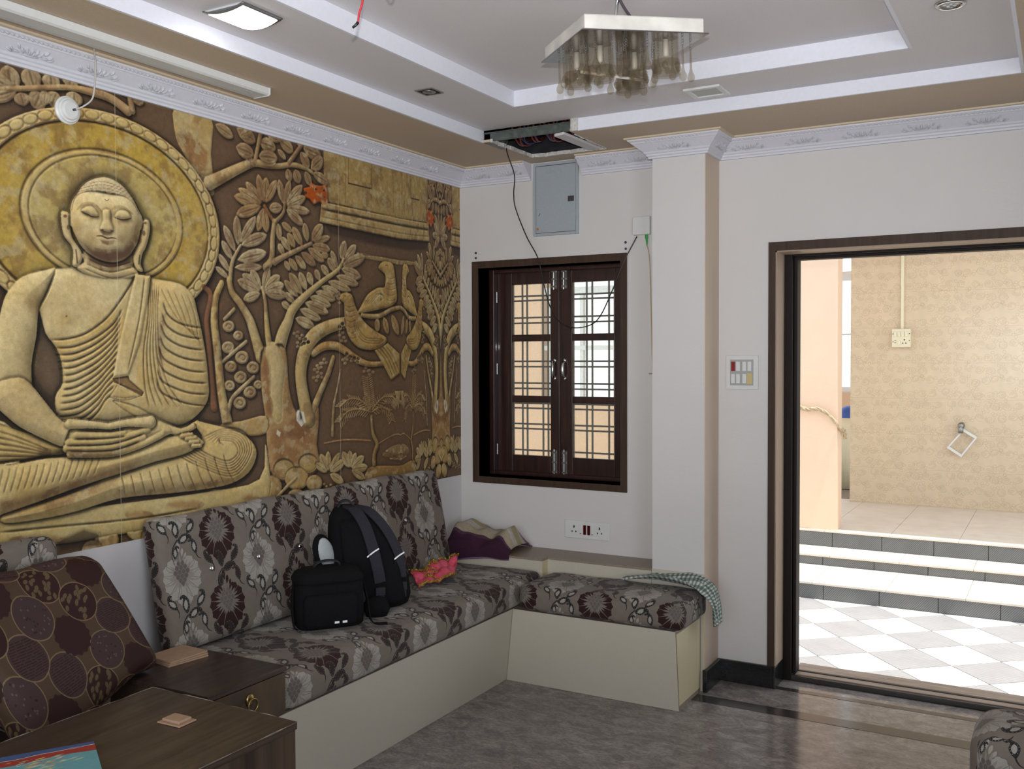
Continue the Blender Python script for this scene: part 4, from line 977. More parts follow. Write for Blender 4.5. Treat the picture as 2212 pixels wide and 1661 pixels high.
(1,[4934,829,4948,873],.0029,(.31,.21,.11,),{'h':1.2,'h0':.002}),
(1,[4907,847,4816,830],.0029,(.31,.21,.11,),{'h':1.2,'h0':.002}),
(1,[4907,847,4921,891],.0029,(.31,.21,.11,),{'h':1.2,'h0':.002}),
(1,[4881,865,4790,848],.0029,(.31,.21,.11,),{'h':1.2,'h0':.002}),
(1,[4881,865,4895,908],.0029,(.31,.21,.11,),{'h':1.2,'h0':.002}),
(1,[4855,883,4764,866],.0029,(.31,.21,.11,),{'h':1.2,'h0':.002}),
(1,[4855,883,4868,926],.0029,(.31,.21,.11,),{'h':1.2,'h0':.002}),
(1,[4827,898,4761,848],.0029,(.31,.21,.11,),{'h':1.2,'h0':.002}),
(1,[4827,898,4785,938],.0029,(.31,.21,.11,),{'h':1.2,'h0':.002}),
(1,[4794,903,4729,853],.0029,(.31,.21,.11,),{'h':1.2,'h0':.002}),
(1,[4794,903,4753,942],.0029,(.31,.21,.11,),{'h':1.2,'h0':.002}),
(1,[4762,908,4697,858],.0028,(.31,.21,.11,),{'h':1.2,'h0':.002}),
(1,[4762,908,4720,947],.0029,(.31,.21,.11,),{'h':1.2,'h0':.002}),
(1,[4729,912,4665,863],.0028,(.31,.21,.11,),{'h':1.2,'h0':.002}),
(1,[4729,912,4688,951],.0028,(.31,.21,.11,),{'h':1.2,'h0':.002}),
(1,[4697,917,4633,867],.0028,(.31,.21,.11,),{'h':1.2,'h0':.002}),
(1,[4697,917,4656,956],.0028,(.31,.21,.11,),{'h':1.2,'h0':.002}),
(1,[4665,922,4601,872],.0028,(.31,.21,.11,),{'h':1.2,'h0':.002}),
(1,[4665,922,4625,960],.0028,(.31,.21,.11,),{'h':1.2,'h0':.002}),
(1,[4636,911,4639,841],.0028,(.31,.21,.11,),{'h':1.2,'h0':.002}),
(1,[4636,911,4552,915],.0028,(.31,.21,.11,),{'h':1.2,'h0':.002}),
(1,[4608,898,4611,828],.0028,(.31,.21,.11,),{'h':1.2,'h0':.002}),
(1,[4608,898,4524,902],.0028,(.31,.21,.11,),{'h':1.2,'h0':.002}),
(1,[4580,884,4583,815],.0028,(.31,.21,.11,),{'h':1.2,'h0':.002}),
(1,[4580,884,4496,888],.0028,(.31,.21,.11,),{'h':1.2,'h0':.002}),
(1,[4553,871,4555,802],.0028,(.31,.21,.11,),{'h':1.2,'h0':.002}),
(1,[4553,871,4469,875],.0028,(.31,.21,.11,),{'h':1.2,'h0':.002}),
(1,[4525,858,4528,789],.0028,(.31,.21,.11,),{'h':1.2,'h0':.002}),
(1,[4525,858,4442,862],.0028,(.31,.21,.11,),{'h':1.2,'h0':.002}),
(1,[4974,802,4833,898,4660,922,4511,851],.0035,(.33,.22,.11,),{'h':1.4,'h0':.004}),
(1,[4957,787,4885,741],.0029,(.31,.21,.11,),{'h':1.2,'h0':.002}),
(1,[4957,787,4921,829],.0029,(.31,.21,.11,),{'h':1.2,'h0':.002}),
(1,[4923,794,4852,748],.0029,(.31,.21,.11,),{'h':1.2,'h0':.002}),
(1,[4923,794,4887,836],.0029,(.31,.21,.11,),{'h':1.2,'h0':.002}),
(1,[4890,801,4819,755],.0029,(.31,.21,.11,),{'h':1.2,'h0':.002}),
(1,[4890,801,4854,842],.0029,(.31,.21,.11,),{'h':1.2,'h0':.002}),
(1,[4857,808,4786,761],.0029,(.31,.21,.11,),{'h':1.2,'h0':.002}),
(1,[4857,808,4821,849],.0029,(.31,.21,.11,),{'h':1.2,'h0':.002}),
(1,[4824,814,4753,768],.0029,(.31,.21,.11,),{'h':1.2,'h0':.002}),
(1,[4824,814,4788,855],.0029,(.31,.21,.11,),{'h':1.2,'h0':.002}),
(1,[4791,819,4754,755],.0029,(.31,.21,.11,),{'h':1.2,'h0':.002}),
(1,[4791,819,4722,846],.0029,(.31,.21,.11,),{'h':1.2,'h0':.002}),
(1,[4758,816,4722,752],.0029,(.31,.21,.11,),{'h':1.2,'h0':.002}),
(1,[4758,816,4690,842],.0028,(.31,.21,.11,),{'h':1.2,'h0':.002}),
(1,[4726,813,4690,749],.0028,(.31,.21,.11,),{'h':1.2,'h0':.002}),
(1,[4726,813,4658,839],.0028,(.31,.21,.11,),{'h':1.2,'h0':.002}),
(1,[4694,809,4658,746],.0028,(.31,.21,.11,),{'h':1.2,'h0':.002}),
(1,[4694,809,4626,836],.0028,(.31,.21,.11,),{'h':1.2,'h0':.002}),
(1,[4662,806,4626,743],.0028,(.31,.21,.11,),{'h':1.2,'h0':.002}),
(1,[4662,806,4594,832],.0028,(.31,.21,.11,),{'h':1.2,'h0':.002}),
(1,[4630,803,4594,740],.0028,(.31,.21,.11,),{'h':1.2,'h0':.002}),
(1,[4630,803,4563,829],.0028,(.31,.21,.11,),{'h':1.2,'h0':.002}),
(1,[4605,788,4625,719],.0028,(.31,.21,.11,),{'h':1.2,'h0':.002}),
(1,[4605,788,4518,782],.0028,(.31,.21,.11,),{'h':1.2,'h0':.002}),
(1,[4582,772,4602,703],.0028,(.31,.21,.11,),{'h':1.2,'h0':.002}),
(1,[4582,772,4496,766],.0028,(.31,.21,.11,),{'h':1.2,'h0':.002}),
(1,[4559,755,4579,686],.0028,(.31,.21,.11,),{'h':1.2,'h0':.002}),
(1,[4559,755,4473,749],.0028,(.31,.21,.11,),{'h':1.2,'h0':.002}),
(1,[4537,739,4556,670],.0028,(.31,.21,.11,),{'h':1.2,'h0':.002}),
(1,[4537,739,4451,733],.0028,(.31,.21,.11,),{'h':1.2,'h0':.002}),
(1,[4514,722,4534,654],.0028,(.31,.21,.11,),{'h':1.2,'h0':.002}),
(1,[4514,722,4428,717],.0028,(.31,.21,.11,),{'h':1.2,'h0':.002}),
(1,[4974,784,4797,820,4624,802,4503,714],.0035,(.33,.22,.11,),{'h':1.4,'h0':.004}),
(1,[4973,829,4894,850],.0029,(.31,.21,.11,),{'h':1.2,'h0':.002}),
(1,[4973,829,5043,852],.0029,(.31,.21,.11,),{'h':1.2,'h0':.002}),
(1,[4971,847,4891,868],.0029,(.31,.21,.11,),{'h':1.2,'h0':.002}),
(1,[4971,847,5041,870],.0029,(.31,.21,.11,),{'h':1.2,'h0':.002}),
(1,[4968,865,4889,886],.0029,(.31,.21,.11,),{'h':1.2,'h0':.002}),
(1,[4968,865,5038,888],.0029,(.31,.21,.11,),{'h':1.2,'h0':.002}),
(1,[4966,883,4887,903],.0029,(.31,.21,.11,),{'h':1.2,'h0':.002}),
(1,[4966,883,5036,906],.0029,(.31,.21,.11,),{'h':1.2,'h0':.002}),
(1,[4963,901,4884,921],.0029,(.31,.21,.11,),{'h':1.2,'h0':.002}),
(1,[4963,901,5033,924],.0029,(.31,.21,.11,),{'h':1.2,'h0':.002}),
(1,[4961,919,4882,939],.0029,(.31,.21,.11,),{'h':1.2,'h0':.002}),
(1,[4961,919,5031,942],.0029,(.31,.21,.11,),{'h':1.2,'h0':.002}),
(1,[4958,937,4879,957],.0029,(.31,.21,.11,),{'h':1.2,'h0':.002}),
(1,[4958,937,5028,960],.0029,(.31,.21,.11,),{'h':1.2,'h0':.002}),
(1,[4956,955,4877,975],.0029,(.31,.21,.11,),{'h':1.2,'h0':.002}),
(1,[4956,955,5026,979],.0029,(.31,.21,.11,),{'h':1.2,'h0':.002}),
(1,[4953,974,4873,993],.0029,(.31,.21,.11,),{'h':1.2,'h0':.002}),
(1,[4953,974,5022,998],.0029,(.31,.21,.11,),{'h':1.2,'h0':.002}),
(1,[4950,994,4870,1012],.0029,(.31,.21,.11,),{'h':1.2,'h0':.002}),
(1,[4950,994,5018,1018],.0029,(.31,.21,.11,),{'h':1.2,'h0':.002}),
(1,[4946,1013,4866,1032],.0029,(.31,.21,.11,),{'h':1.2,'h0':.002}),
(1,[4946,1013,5015,1038],.0029,(.31,.21,.11,),{'h':1.2,'h0':.002}),
(1,[4943,1033,4863,1051],.0029,(.31,.21,.11,),{'h':1.2,'h0':.002}),
(1,[4943,1033,5012,1058],.0029,(.31,.21,.11,),{'h':1.2,'h0':.002}),
(1,[4940,1053,4860,1071],.0029,(.31,.21,.11,),{'h':1.2,'h0':.002}),
(1,[4940,1053,5008,1078],.0029,(.31,.21,.11,),{'h':1.2,'h0':.002}),
(1,[4936,1072,4857,1090],.0029,(.31,.21,.11,),{'h':1.2,'h0':.002}),
(1,[4936,1072,5005,1097],.0029,(.31,.21,.11,),{'h':1.2,'h0':.002}),
(1,[4933,1092,4853,1110],.0029,(.31,.21,.11,),{'h':1.2,'h0':.002}),
(1,[4933,1092,5001,1117],.0029,(.31,.21,.11,),{'h':1.2,'h0':.002}),
(1,[4930,1112,4850,1129],.0029,(.31,.21,.11,),{'h':1.2,'h0':.002}),
(1,[4930,1112,4998,1137],.0029,(.31,.21,.11,),{'h':1.2,'h0':.002}),
(1,[4974,820,4955,964,4928,1121],.0036,(.33,.22,.11,),{'h':1.4,'h0':.004}),
(1,[5011,815,4992,860],.0029,(.31,.21,.11,),{'h':1.2,'h0':.002}),
(1,[5011,815,5106,792],.0029,(.31,.21,.11,),{'h':1.2,'h0':.002}),
(1,[5041,835,5023,880],.0029,(.31,.21,.11,),{'h':1.2,'h0':.002}),
(1,[5041,835,5137,812],.0029,(.31,.21,.11,),{'h':1.2,'h0':.002}),
(1,[5072,855,5053,900],.0029,(.31,.21,.11,),{'h':1.2,'h0':.002}),
(1,[5072,855,5168,832],.003,(.31,.21,.11,),{'h':1.2,'h0':.002}),
(1,[5103,875,5084,920],.0029,(.31,.21,.11,),{'h':1.2,'h0':.002}),
(1,[5103,875,5199,852],.003,(.31,.21,.11,),{'h':1.2,'h0':.002}),
(1,[5133,895,5114,940],.003,(.31,.21,.11,),{'h':1.2,'h0':.002}),
(1,[5133,895,5230,872],.003,(.31,.21,.11,),{'h':1.2,'h0':.002}),
(1,[5165,911,5217,946],.003,(.31,.21,.11,),{'h':1.2,'h0':.002}),
(1,[5165,911,5229,851],.003,(.31,.21,.11,),{'h':1.2,'h0':.002}),
(1,[5197,912,5249,947],.003,(.31,.21,.11,),{'h':1.2,'h0':.002}),
(1,[5197,912,5262,851],.003,(.31,.21,.11,),{'h':1.2,'h0':.002}),
(1,[5230,912,5282,947],.003,(.31,.21,.11,),{'h':1.2,'h0':.002}),
(1,[5230,912,5295,851],.003,(.31,.21,.11,),{'h':1.2,'h0':.002}),
(1,[5262,913,5315,948],.003,(.31,.21,.11,),{'h':1.2,'h0':.002}),
(1,[5262,913,5328,851],.003,(.31,.21,.11,),{'h':1.2,'h0':.002}),
(1,[5295,913,5349,949],.003,(.31,.21,.11,),{'h':1.2,'h0':.002}),
(1,[5295,913,5361,852],.003,(.31,.21,.11,),{'h':1.2,'h0':.002}),
(1,[5328,914,5382,949],.003,(.31,.21,.11,),{'h':1.2,'h0':.002}),
(1,[5328,914,5395,852],.003,(.31,.21,.11,),{'h':1.2,'h0':.002}),
(1,[5346,903,5447,884],.003,(.31,.21,.11,),{'h':1.2,'h0':.002}),
(1,[5346,903,5315,833],.003,(.31,.21,.11,),{'h':1.2,'h0':.002}),
(1,[5360,890,5462,871],.003,(.31,.21,.11,),{'h':1.2,'h0':.002}),
(1,[5360,890,5329,820],.003,(.31,.21,.11,),{'h':1.2,'h0':.002}),
(1,[5375,878,5476,858],.003,(.31,.21,.11,),{'h':1.2,'h0':.002}),
(1,[5375,878,5343,808],.003,(.31,.21,.11,),{'h':1.2,'h0':.002}),
(1,[5389,865,5491,845],.003,(.31,.21,.11,),{'h':1.2,'h0':.002}),
(1,[5389,865,5358,795],.003,(.31,.21,.11,),{'h':1.2,'h0':.002}),
(1,[5404,852,5506,832],.003,(.31,.21,.11,),{'h':1.2,'h0':.002}),
(1,[5404,852,5372,782],.003,(.31,.21,.11,),{'h':1.2,'h0':.002}),
(1,[4996,805,5159,911,5334,914,5411,846],.0037,(.33,.22,.11,),{'h':1.4,'h0':.004}),
(1,[5013,788,5024,814],.0029,(.31,.21,.11,),{'h':1.2,'h0':.002}),
(1,[5013,788,5072,754],.0029,(.31,.21,.11,),{'h':1.2,'h0':.002}),
(1,[5048,797,5059,823],.0029,(.31,.21,.11,),{'h':1.2,'h0':.002}),
(1,[5048,797,5107,763],.0029,(.31,.21,.11,),{'h':1.2,'h0':.002}),
(1,[5083,807,5094,833],.0029,(.31,.21,.11,),{'h':1.2,'h0':.002}),
(1,[5083,807,5143,773],.003,(.31,.21,.11,),{'h':1.2,'h0':.002}),
(1,[5118,816,5129,843],.003,(.31,.21,.11,),{'h':1.2,'h0':.002}),
(1,[5118,816,5178,782],.003,(.31,.21,.11,),{'h':1.2,'h0':.002}),
(1,[5152,816,5212,819],.003,(.31,.21,.11,),{'h':1.2,'h0':.002}),
(1,[5152,816,5167,761],.003,(.31,.21,.11,),{'h':1.2,'h0':.002}),
(1,[5186,805,5245,809],.003,(.31,.21,.11,),{'h':1.2,'h0':.002}),
(1,[5186,805,5200,750],.003,(.31,.21,.11,),{'h':1.2,'h0':.002}),
(1,[5220,794,5280,798],.003,(.31,.21,.11,),{'h':1.2,'h0':.002}),
(1,[5220,794,5234,739],.003,(.31,.21,.11,),{'h':1.2,'h0':.002}),
(1,[5254,783,5314,787],.003,(.31,.21,.11,),{'h':1.2,'h0':.002}),
(1,[5254,783,5268,728],.003,(.31,.21,.11,),{'h':1.2,'h0':.002}),
(1,[5276,766,5341,734],.003,(.31,.21,.11,),{'h':1.2,'h0':.002}),
(1,[5276,766,5235,721],.003,(.31,.21,.11,),{'h':1.2,'h0':.002}),
(1,[5288,742,5352,711],.003,(.31,.21,.11,),{'h':1.2,'h0':.002}),
(1,[5288,742,5246,697],.003,(.31,.21,.11,),{'h':1.2,'h0':.002}),
(1,[5299,719,5364,687],.003,(.31,.21,.11,),{'h':1.2,'h0':.002}),
(1,[5299,719,5257,674],.003,(.31,.21,.11,),{'h':1.2,'h0':.002}),
(1,[5310,695,5375,663],.003,(.31,.21,.11,),{'h':1.2,'h0':.002}),
(1,[5310,695,5269,650],.003,(.31,.21,.11,),{'h':1.2,'h0':.002}),
(1,[4996,783,5136,821,5271,778,5316,683],.0037,(.33,.22,.11,),{'h':1.4,'h0':.004}),
(1,[4293,533,4487,543,4689,536,4970,506],.0033,(.4,.22,.11,),{'h':1,'h0':.003}),
(1,[5079,461,5268,515,5423,536,5621,465],.0028,(.33,.21,.11,),{'h':1,'h0':.002}),
(0,[4923,241,5188,241,5434,216,5578,240,5659,223,5658,79,4936,69],(.31,.19,.08,),{'h':.008,'r':.01,'h0':.004,'sm':3}),
(0,[5159,340,5266,409,5437,432,5580,364,5563,280,5388,272],(.24,.16,.08,),{'h':.006,'r':.02,'h0':.002,'sm':3}),
(2,[5190,383,5250,309,5580,349],.0033,.004,{}),
(2,[5190,383,5342,300,5580,349],.0033,.004,{}),
(2,[5190,383,5435,291,5580,349],.0033,.004,{}),
(0,[5366,973,5475,969,5426,784],(.36,.25,.12,),{'h':.004,'r':.006,'h0':.004}),
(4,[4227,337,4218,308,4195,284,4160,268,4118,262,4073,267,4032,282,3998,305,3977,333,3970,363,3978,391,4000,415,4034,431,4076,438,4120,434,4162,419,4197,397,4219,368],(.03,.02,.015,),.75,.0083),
(0,[4202,365,4194,336,4170,313,4136,297,4093,291,4049,296,4008,310,3975,333,3954,360,3946,390,3954,417,3976,441,4010,456,4052,463,4096,459,4138,445,4172,423,4194,395],(.43,.29,.13,),{'h':.01,'r':.014,'h0':.006}),
(4,[4111,395,4102,379,4079,368,4047,367,4015,375,3992,389,3984,407,3993,424,4016,434,4048,436,4080,428,4103,413],(.62,.5,.29,),.5,.0082),
(4,[3922,315,3913,284,3889,258,3853,241,3809,235,3764,241,3721,256,3687,281,3665,311,3658,343,3666,373,3689,398,3723,415,3766,422,3812,417,3855,402,3891,378,3914,347],(.03,.02,.015,),.75,.008),
(0,[3898,341,3890,311,3866,286,3830,270,3787,264,3741,269,3699,284,3665,308,3643,337,3636,369,3644,398,3667,423,3701,439,3744,446,3789,442,3833,427,3868,403,3891,374],(.43,.29,.13,),{'h':.01,'r':.014,'h0':.006}),
(4,[3805,374,3796,357,3772,346,3739,344,3706,352,3683,368,3675,387,3683,405,3707,416,3740,417,3773,409,3797,394],(.62,.5,.29,),.5,.008),
(4,[4101,213,4090,177,4063,148,4020,130,3969,123,3916,130,3866,148,3826,177,3801,211,3792,248,3802,283,3828,311,3869,330,3919,338,3972,332,4023,314,4065,286,4092,251],(.03,.02,.015,),.75,.0081),
(0,[4077,241,4066,206,4039,177,3997,159,3946,153,3893,159,3843,177,3804,205,3778,239,3770,275,3779,309,3806,336,3846,355,3896,362,3949,357,3999,340,4041,312,4068,278],(.43,.29,.13,),{'h':.01,'r':.014,'h0':.006}),
(4,[3967,279,3957,259,3928,247,3890,245,3852,255,3825,274,3815,296,3825,316,3853,328,3891,330,3929,320,3957,302],(.62,.5,.29,),.5,.0081),
(4,[3762,175,3753,141,3727,113,3687,95,3640,89,3590,96,3543,114,3506,141,3482,175,3474,210,3483,244,3508,271,3546,290,3593,297,3643,291,3690,274,3729,246,3754,212],(.03,.02,.015,),.75,.0079),
(0,[3740,202,3731,168,3705,141,3665,123,3618,118,3568,124,3522,142,3485,169,3461,201,3453,236,3462,269,3487,296,3525,314,3571,321,3621,315,3668,298,3707,271,3732,238],(.43,.29,.13,),{'h':.01,'r':.014,'h0':.006}),
(4,[3638,240,3628,220,3602,209,3566,207,3530,217,3505,235,3496,256,3505,276,3531,287,3567,289,3603,279,3629,261],(.62,.5,.29,),.5,.0078),
(4,[4287,150,4280,124,4260,104,4229,91,4192,87,4154,91,4117,105,4088,125,4070,150,4063,176,4070,201,4090,221,4119,234,4156,239,4194,235,4231,222,4261,201,4280,176],(.03,.02,.015,),.75,.0083),
(0,[4262,178,4255,153,4235,133,4205,120,4168,116,4129,121,4093,134,4064,154,4046,178,4040,203,4046,228,4066,247,4095,260,4131,265,4170,261,4206,248,4236,228,4256,204],(.43,.29,.13,),{'h':.01,'r':.014,'h0':.006}),
(4,[4183,206,4176,192,4155,183,4127,182,4100,189,4080,203,4073,218,4080,232,4100,241,4128,242,4156,235,4176,222],(.62,.5,.29,),.5,.0083),
(4,[3156,129,3147,94,3122,66,3085,48,3039,42,2992,49,2948,68,2913,96,2891,130,2883,166,2892,199,2915,227,2951,245,2996,252,3043,246,3088,229,3124,201,3148,166],(.03,.02,.015,),.75,.0074),
(0,[3136,154,3127,120,3102,93,3065,75,3020,69,2973,76,2930,94,2895,122,2872,155,2865,190,2873,223,2897,250,2933,268,2977,275,3024,269,3068,251,3105,224,3128,190],(.43,.29,.13,),{'h':.01,'r':.014,'h0':.006}),
(4,[3040,193,3030,173,3005,161,2971,160,2938,170,2913,189,2905,210,2914,230,2939,241,2972,243,3006,233,3031,215],(.62,.5,.29,),.5,.0073),
(4,[2769,52,2762,21,2740,-4,2709,-20,2670,-25,2630,-18,2592,-1,2562,24,2543,54,2537,86,2544,116,2564,141,2595,157,2633,163,2673,157,2711,141,2743,116,2763,85],(.03,.02,.015,),.75,.0071),
(0,[2751,76,2744,46,2723,21,2691,6,2653,1,2612,8,2575,24,2545,49,2526,79,2520,110,2527,139,2547,163,2578,179,2615,184,2656,179,2694,163,2725,138,2745,108],(.43,.29,.13,),{'h':.01,'r':.014,'h0':.006}),
(4,[2669,111,2661,94,2640,83,2611,83,2582,92,2561,108,2554,128,2562,145,2583,155,2612,156,2641,147,2662,131],(.62,.5,.29,),.5,.007),
(4,[2390,40,2382,6,2360,-22,2326,-39,2285,-44,2243,-37,2204,-18,2172,9,2152,43,2145,78,2153,111,2174,138,2207,156,2247,162,2289,156,2329,138,2362,110,2383,76],(.03,.02,.015,),.75,.0068),
(0,[2374,63,2366,30,2343,3,2310,-14,2269,-19,2227,-12,2188,6,2157,33,2137,66,2130,101,2138,133,2159,159,2191,177,2231,183,2273,177,2313,159,2346,132,2367,98],(.43,.29,.13,),{'h':.01,'r':.014,'h0':.006}),
(4,[2287,102,2279,83,2256,71,2225,71,2195,81,2174,99,2166,120,2174,139,2197,150,2227,151,2257,142,2279,123],(.62,.5,.29,),.5,.0067),
(4,[2089,4,2082,-24,2064,-47,2037,-61,2004,-66,1970,-59,1938,-44,1913,-20,1896,8,1891,38,1897,65,1915,88,1941,103,1973,108,2007,102,2040,87,2066,63,2083,35],(.03,.02,.015,),.75,.0065),
(0,[2074,27,2067,-1,2049,-23,2022,-37,1990,-42,1955,-35,1924,-20,1898,3,1882,30,1877,60,1883,87,1900,109,1926,123,1958,128,1993,122,2025,107,2051,85,2068,57],(.43,.29,.13,),{'h':.01,'r':.014,'h0':.006}),
(4,[2004,60,1997,44,1979,34,1954,34,1930,43,1912,58,1906,76,1913,91,1931,101,1955,102,1980,93,1998,78],(.62,.5,.29,),.5,.0065),
(4,[2500,-48,2492,-77,2472,-101,2443,-116,2406,-120,2368,-114,2333,-97,2305,-72,2287,-42,2281,-11,2288,18,2307,42,2336,57,2372,62,2409,56,2445,40,2474,15,2493,-15],(.03,.02,.015,),.75,.0069),
(0,[2483,-24,2475,-53,2456,-76,2426,-91,2390,-95,2352,-88,2317,-72,2289,-48,2271,-19,2265,12,2272,40,2291,63,2320,78,2355,83,2393,77,2429,61,2458,37,2477,8],(.43,.29,.13,),{'h':.01,'r':.014,'h0':.006}),
(4,[2406,11,2398,-5,2378,-15,2351,-15,2324,-6,2304,10,2297,29,2305,45,2325,55,2352,56,2379,47,2399,30],(.62,.5,.29,),.5,.0068),
(4,[1964,-56,1958,-82,1942,-103,1918,-116,1889,-119,1858,-114,1829,-99,1806,-78,1792,-52,1787,-25,1793,1,1808,21,1832,34,1861,38,1892,33,1921,19,1944,-2,1959,-29],(.03,.02,.015,),.75,.0064),
(0,[1950,-34,1944,-59,1928,-79,1903,-92,1874,-96,1844,-90,1815,-76,1792,-55,1778,-29,1773,-3,1779,22,1794,42,1818,54,1846,59,1877,53,1906,40,1930,19,1945,-7],(.43,.29,.13,),{'h':.01,'r':.014,'h0':.006}),
(4,[1887,-4,1881,-18,1865,-27,1842,-27,1821,-19,1805,-5,1799,12,1805,26,1822,34,1844,35,1866,27,1882,13],(.62,.5,.29,),.5,.0064),
(4,[4061,44,4054,17,4032,-5,4000,-19,3961,-23,3920,-18,3881,-3,3851,20,3831,47,3824,75,3832,102,3852,123,3884,138,3922,142,3963,137,4002,123,4034,101,4055,73],(.03,.02,.015,),.75,.0081),
(0,[4038,72,4030,45,4009,24,3976,10,3938,6,3897,12,3858,26,3828,48,3808,74,3802,102,3809,128,3829,149,3861,163,3899,168,3940,163,3979,149,4010,127,4031,100],(.43,.29,.13,),{'h':.01,'r':.014,'h0':.006}),
(4,[3954,103,3946,88,3924,79,3894,78,3865,86,3844,101,3837,118,3845,133,3866,142,3895,143,3925,135,3946,120],(.62,.5,.29,),.5,.0081),
(4,[3597,46,3590,20,3571,-1,3541,-14,3506,-19,3468,-13,3434,1,3406,22,3388,48,3382,75,3388,101,3407,121,3436,135,3471,140,3508,135,3544,121,3572,100,3591,74],(.03,.02,.015,),.75,.0078),
(0,[3576,72,3569,47,3549,26,3520,13,3485,9,3447,15,3413,29,3385,50,3367,75,3361,101,3368,126,3386,146,3415,160,3450,164,3487,159,3522,146,3551,125,3569,99],(.43,.29,.13,),{'h':.01,'r':.014,'h0':.006}),
(4,[3500,102,3492,87,3472,79,3445,78,3419,86,3400,100,3393,116,3400,131,3420,139,3446,140,3473,132,3493,119],(.62,.5,.29,),.5,.0077),
(1,[3688,129,3815,209,3921,262],(.006,.008,.006,),(.45,.33,.17,),{'h':1,'h0':.016}),
(3,[4335,276,4234,441],.0231,(.44,.33,.17,),{}),
(3,[4346,277,4343,457],.0214,(.44,.33,.17,),{}),
(3,[4362,274,4512,429],.0197,(.44,.33,.17,),{}),
(3,[4369,266,4584,349],.0236,(.44,.33,.17,),{}),
(3,[4367,246,4561,143],.0217,(.44,.33,.17,),{}),
(3,[4328,269,4165,368],.0193,(.44,.33,.17,),{}),
(3,[4646,277,4545,435],.0238,(.44,.33,.17,),{}),
(3,[4657,277,4653,439],.022,(.44,.33,.17,),{}),
(3,[4667,274,4749,408],.0202,(.44,.33,.17,),{}),
(3,[4678,269,4868,362],.0242,(.44,.33,.17,),{}),
(3,[4684,259,4924,254],.0224,(.44,.33,.17,),{}),
(3,[4679,248,4879,147],.0204,(.44,.33,.17,),{}),
(0,[4306,160,4301,152,4287,150,4274,155,4268,164,4274,173,4287,175,4301,170],(.36,.25,.12,),{'h':.004,'r':.004,'h0':.004}),
(0,[4548,128,4542,119,4527,117,4513,122,4508,132,4514,141,4528,143,4542,137],(.36,.25,.12,),{'h':.004,'r':.004,'h0':.004}),
(0,[4396,141,4390,133,4377,131,4363,136,4357,146,4363,154,4377,156,4391,151],(.36,.25,.12,),{'h':.004,'r':.004,'h0':.004}),
(0,[4642,108,4636,99,4621,97,4607,103,4601,113,4607,121,4622,123,4636,118],(.36,.25,.12,),{'h':.004,'r':.004,'h0':.004}),
(0,[4488,122,4482,113,4468,111,4454,117,4448,126,4454,135,4468,137,4482,131],(.36,.25,.12,),{'h':.004,'r':.004,'h0':.004}),
(0,[4338,135,4332,127,4319,125,4305,130,4300,140,4305,148,4319,150,4332,145],(.36,.25,.12,),{'h':.004,'r':.004,'h0':.004}),
(0,[4581,102,4575,93,4561,91,4546,97,4541,107,4547,115,4561,117,4575,112],(.36,.25,.12,),{'h':.004,'r':.004,'h0':.004}),
(0,[4428,116,4423,107,4409,105,4395,111,4389,120,4395,129,4409,131,4423,126],(.36,.25,.12,),{'h':.004,'r':.004,'h0':.004}),
(0,[4676,82,4670,73,4655,71,4641,77,4635,87,4641,95,4655,97,4670,92],(.36,.25,.12,),{'h':.004,'r':.004,'h0':.004}),
(0,[4521,96,4515,88,4500,86,4486,91,4481,101,4487,109,4501,111,4515,106],(.36,.25,.12,),{'h':.004,'r':.004,'h0':.004}),
(0,[4370,110,4364,102,4350,100,4337,105,4331,115,4337,123,4351,125,4364,120],(.36,.25,.12,),{'h':.004,'r':.004,'h0':.004}),
(0,[4614,76,4608,68,4594,66,4580,71,4574,81,4580,90,4594,92,4609,86],(.36,.25,.12,),{'h':.004,'r':.004,'h0':.004}),
(0,[4461,90,4455,82,4441,80,4427,85,4422,95,4427,104,4441,106,4455,100],(.36,.25,.12,),{'h':.004,'r':.004,'h0':.004}),
(0,[4312,104,4306,96,4293,94,4279,99,4274,109,4279,117,4293,119,4306,114],(.36,.25,.12,),{'h':.004,'r':.004,'h0':.004}),
(0,[4048,2798,4127,2826,4152,2866,4201,2853,4263,2854,4352,2876,4370,2816,4375,2703,4305,2686,4261,2713,4174,2677,4125,2719,4065,2731],(.42,.1,.03,),{'h':.003,'r':.004,'h0':.016,'sm':0}),
(0,[4096,2768,4088,2756,4071,2748,4054,2751,4048,2761,4055,2774,4072,2781,4089,2779],(.05,.03,.02,),{'alpha':.9}),
(0,[4228,2820,4224,2812,4213,2808,4202,2809,4197,2816,4202,2824,4213,2828,4224,2827],(.05,.03,.02,),{'alpha':.9}),
(0,[4338,2824,4332,2814,4319,2809,4306,2810,4300,2818,4306,2828,4319,2834,4333,2832],(.05,.03,.02,),{'alpha':.9}),
(0,[4337,2765,4334,2759,4325,2755,4316,2756,4312,2762,4316,2768,4325,2772,4334,2771],(.05,.03,.02,),{'alpha':.9}),
(0,[1101,305,1382,302,1793,287,2913,264,3470,300,3540,585,3581,425,3600,187,3467,56,2815,37,2169,61,1682,70,1314,108,1097,116],(.6,.47,.23,),{'h':.012,'r':.03,'h0':.006,'sm':3}),
(0,[3067,790,3268,797,3560,826,3563,681,3266,676,3017,720],(.46,.31,.14,),{'h':.008,'r':.012,'h0':.006,'sm':3}),
(2,[1190,218,1580,193,2251,150,2817,146],.0032,.008,{'col':(.08,.05,.03,),'alpha':.6}),
(4,[2865,168,2846,155,2794,150,2720,153,2640,164,2569,181,2521,199,2504,217,2522,230,2570,235,2641,233,2721,222,2795,206,2846,186],(.27,.13,.06,),.6,.0089),
(4,[2375,159,2363,149,2328,144,2278,146,2224,154,2176,166,2143,181,2132,194,2144,204,2177,208,2225,207,2279,199,2329,187,2363,172],(.27,.13,.06,),.6,.0084),
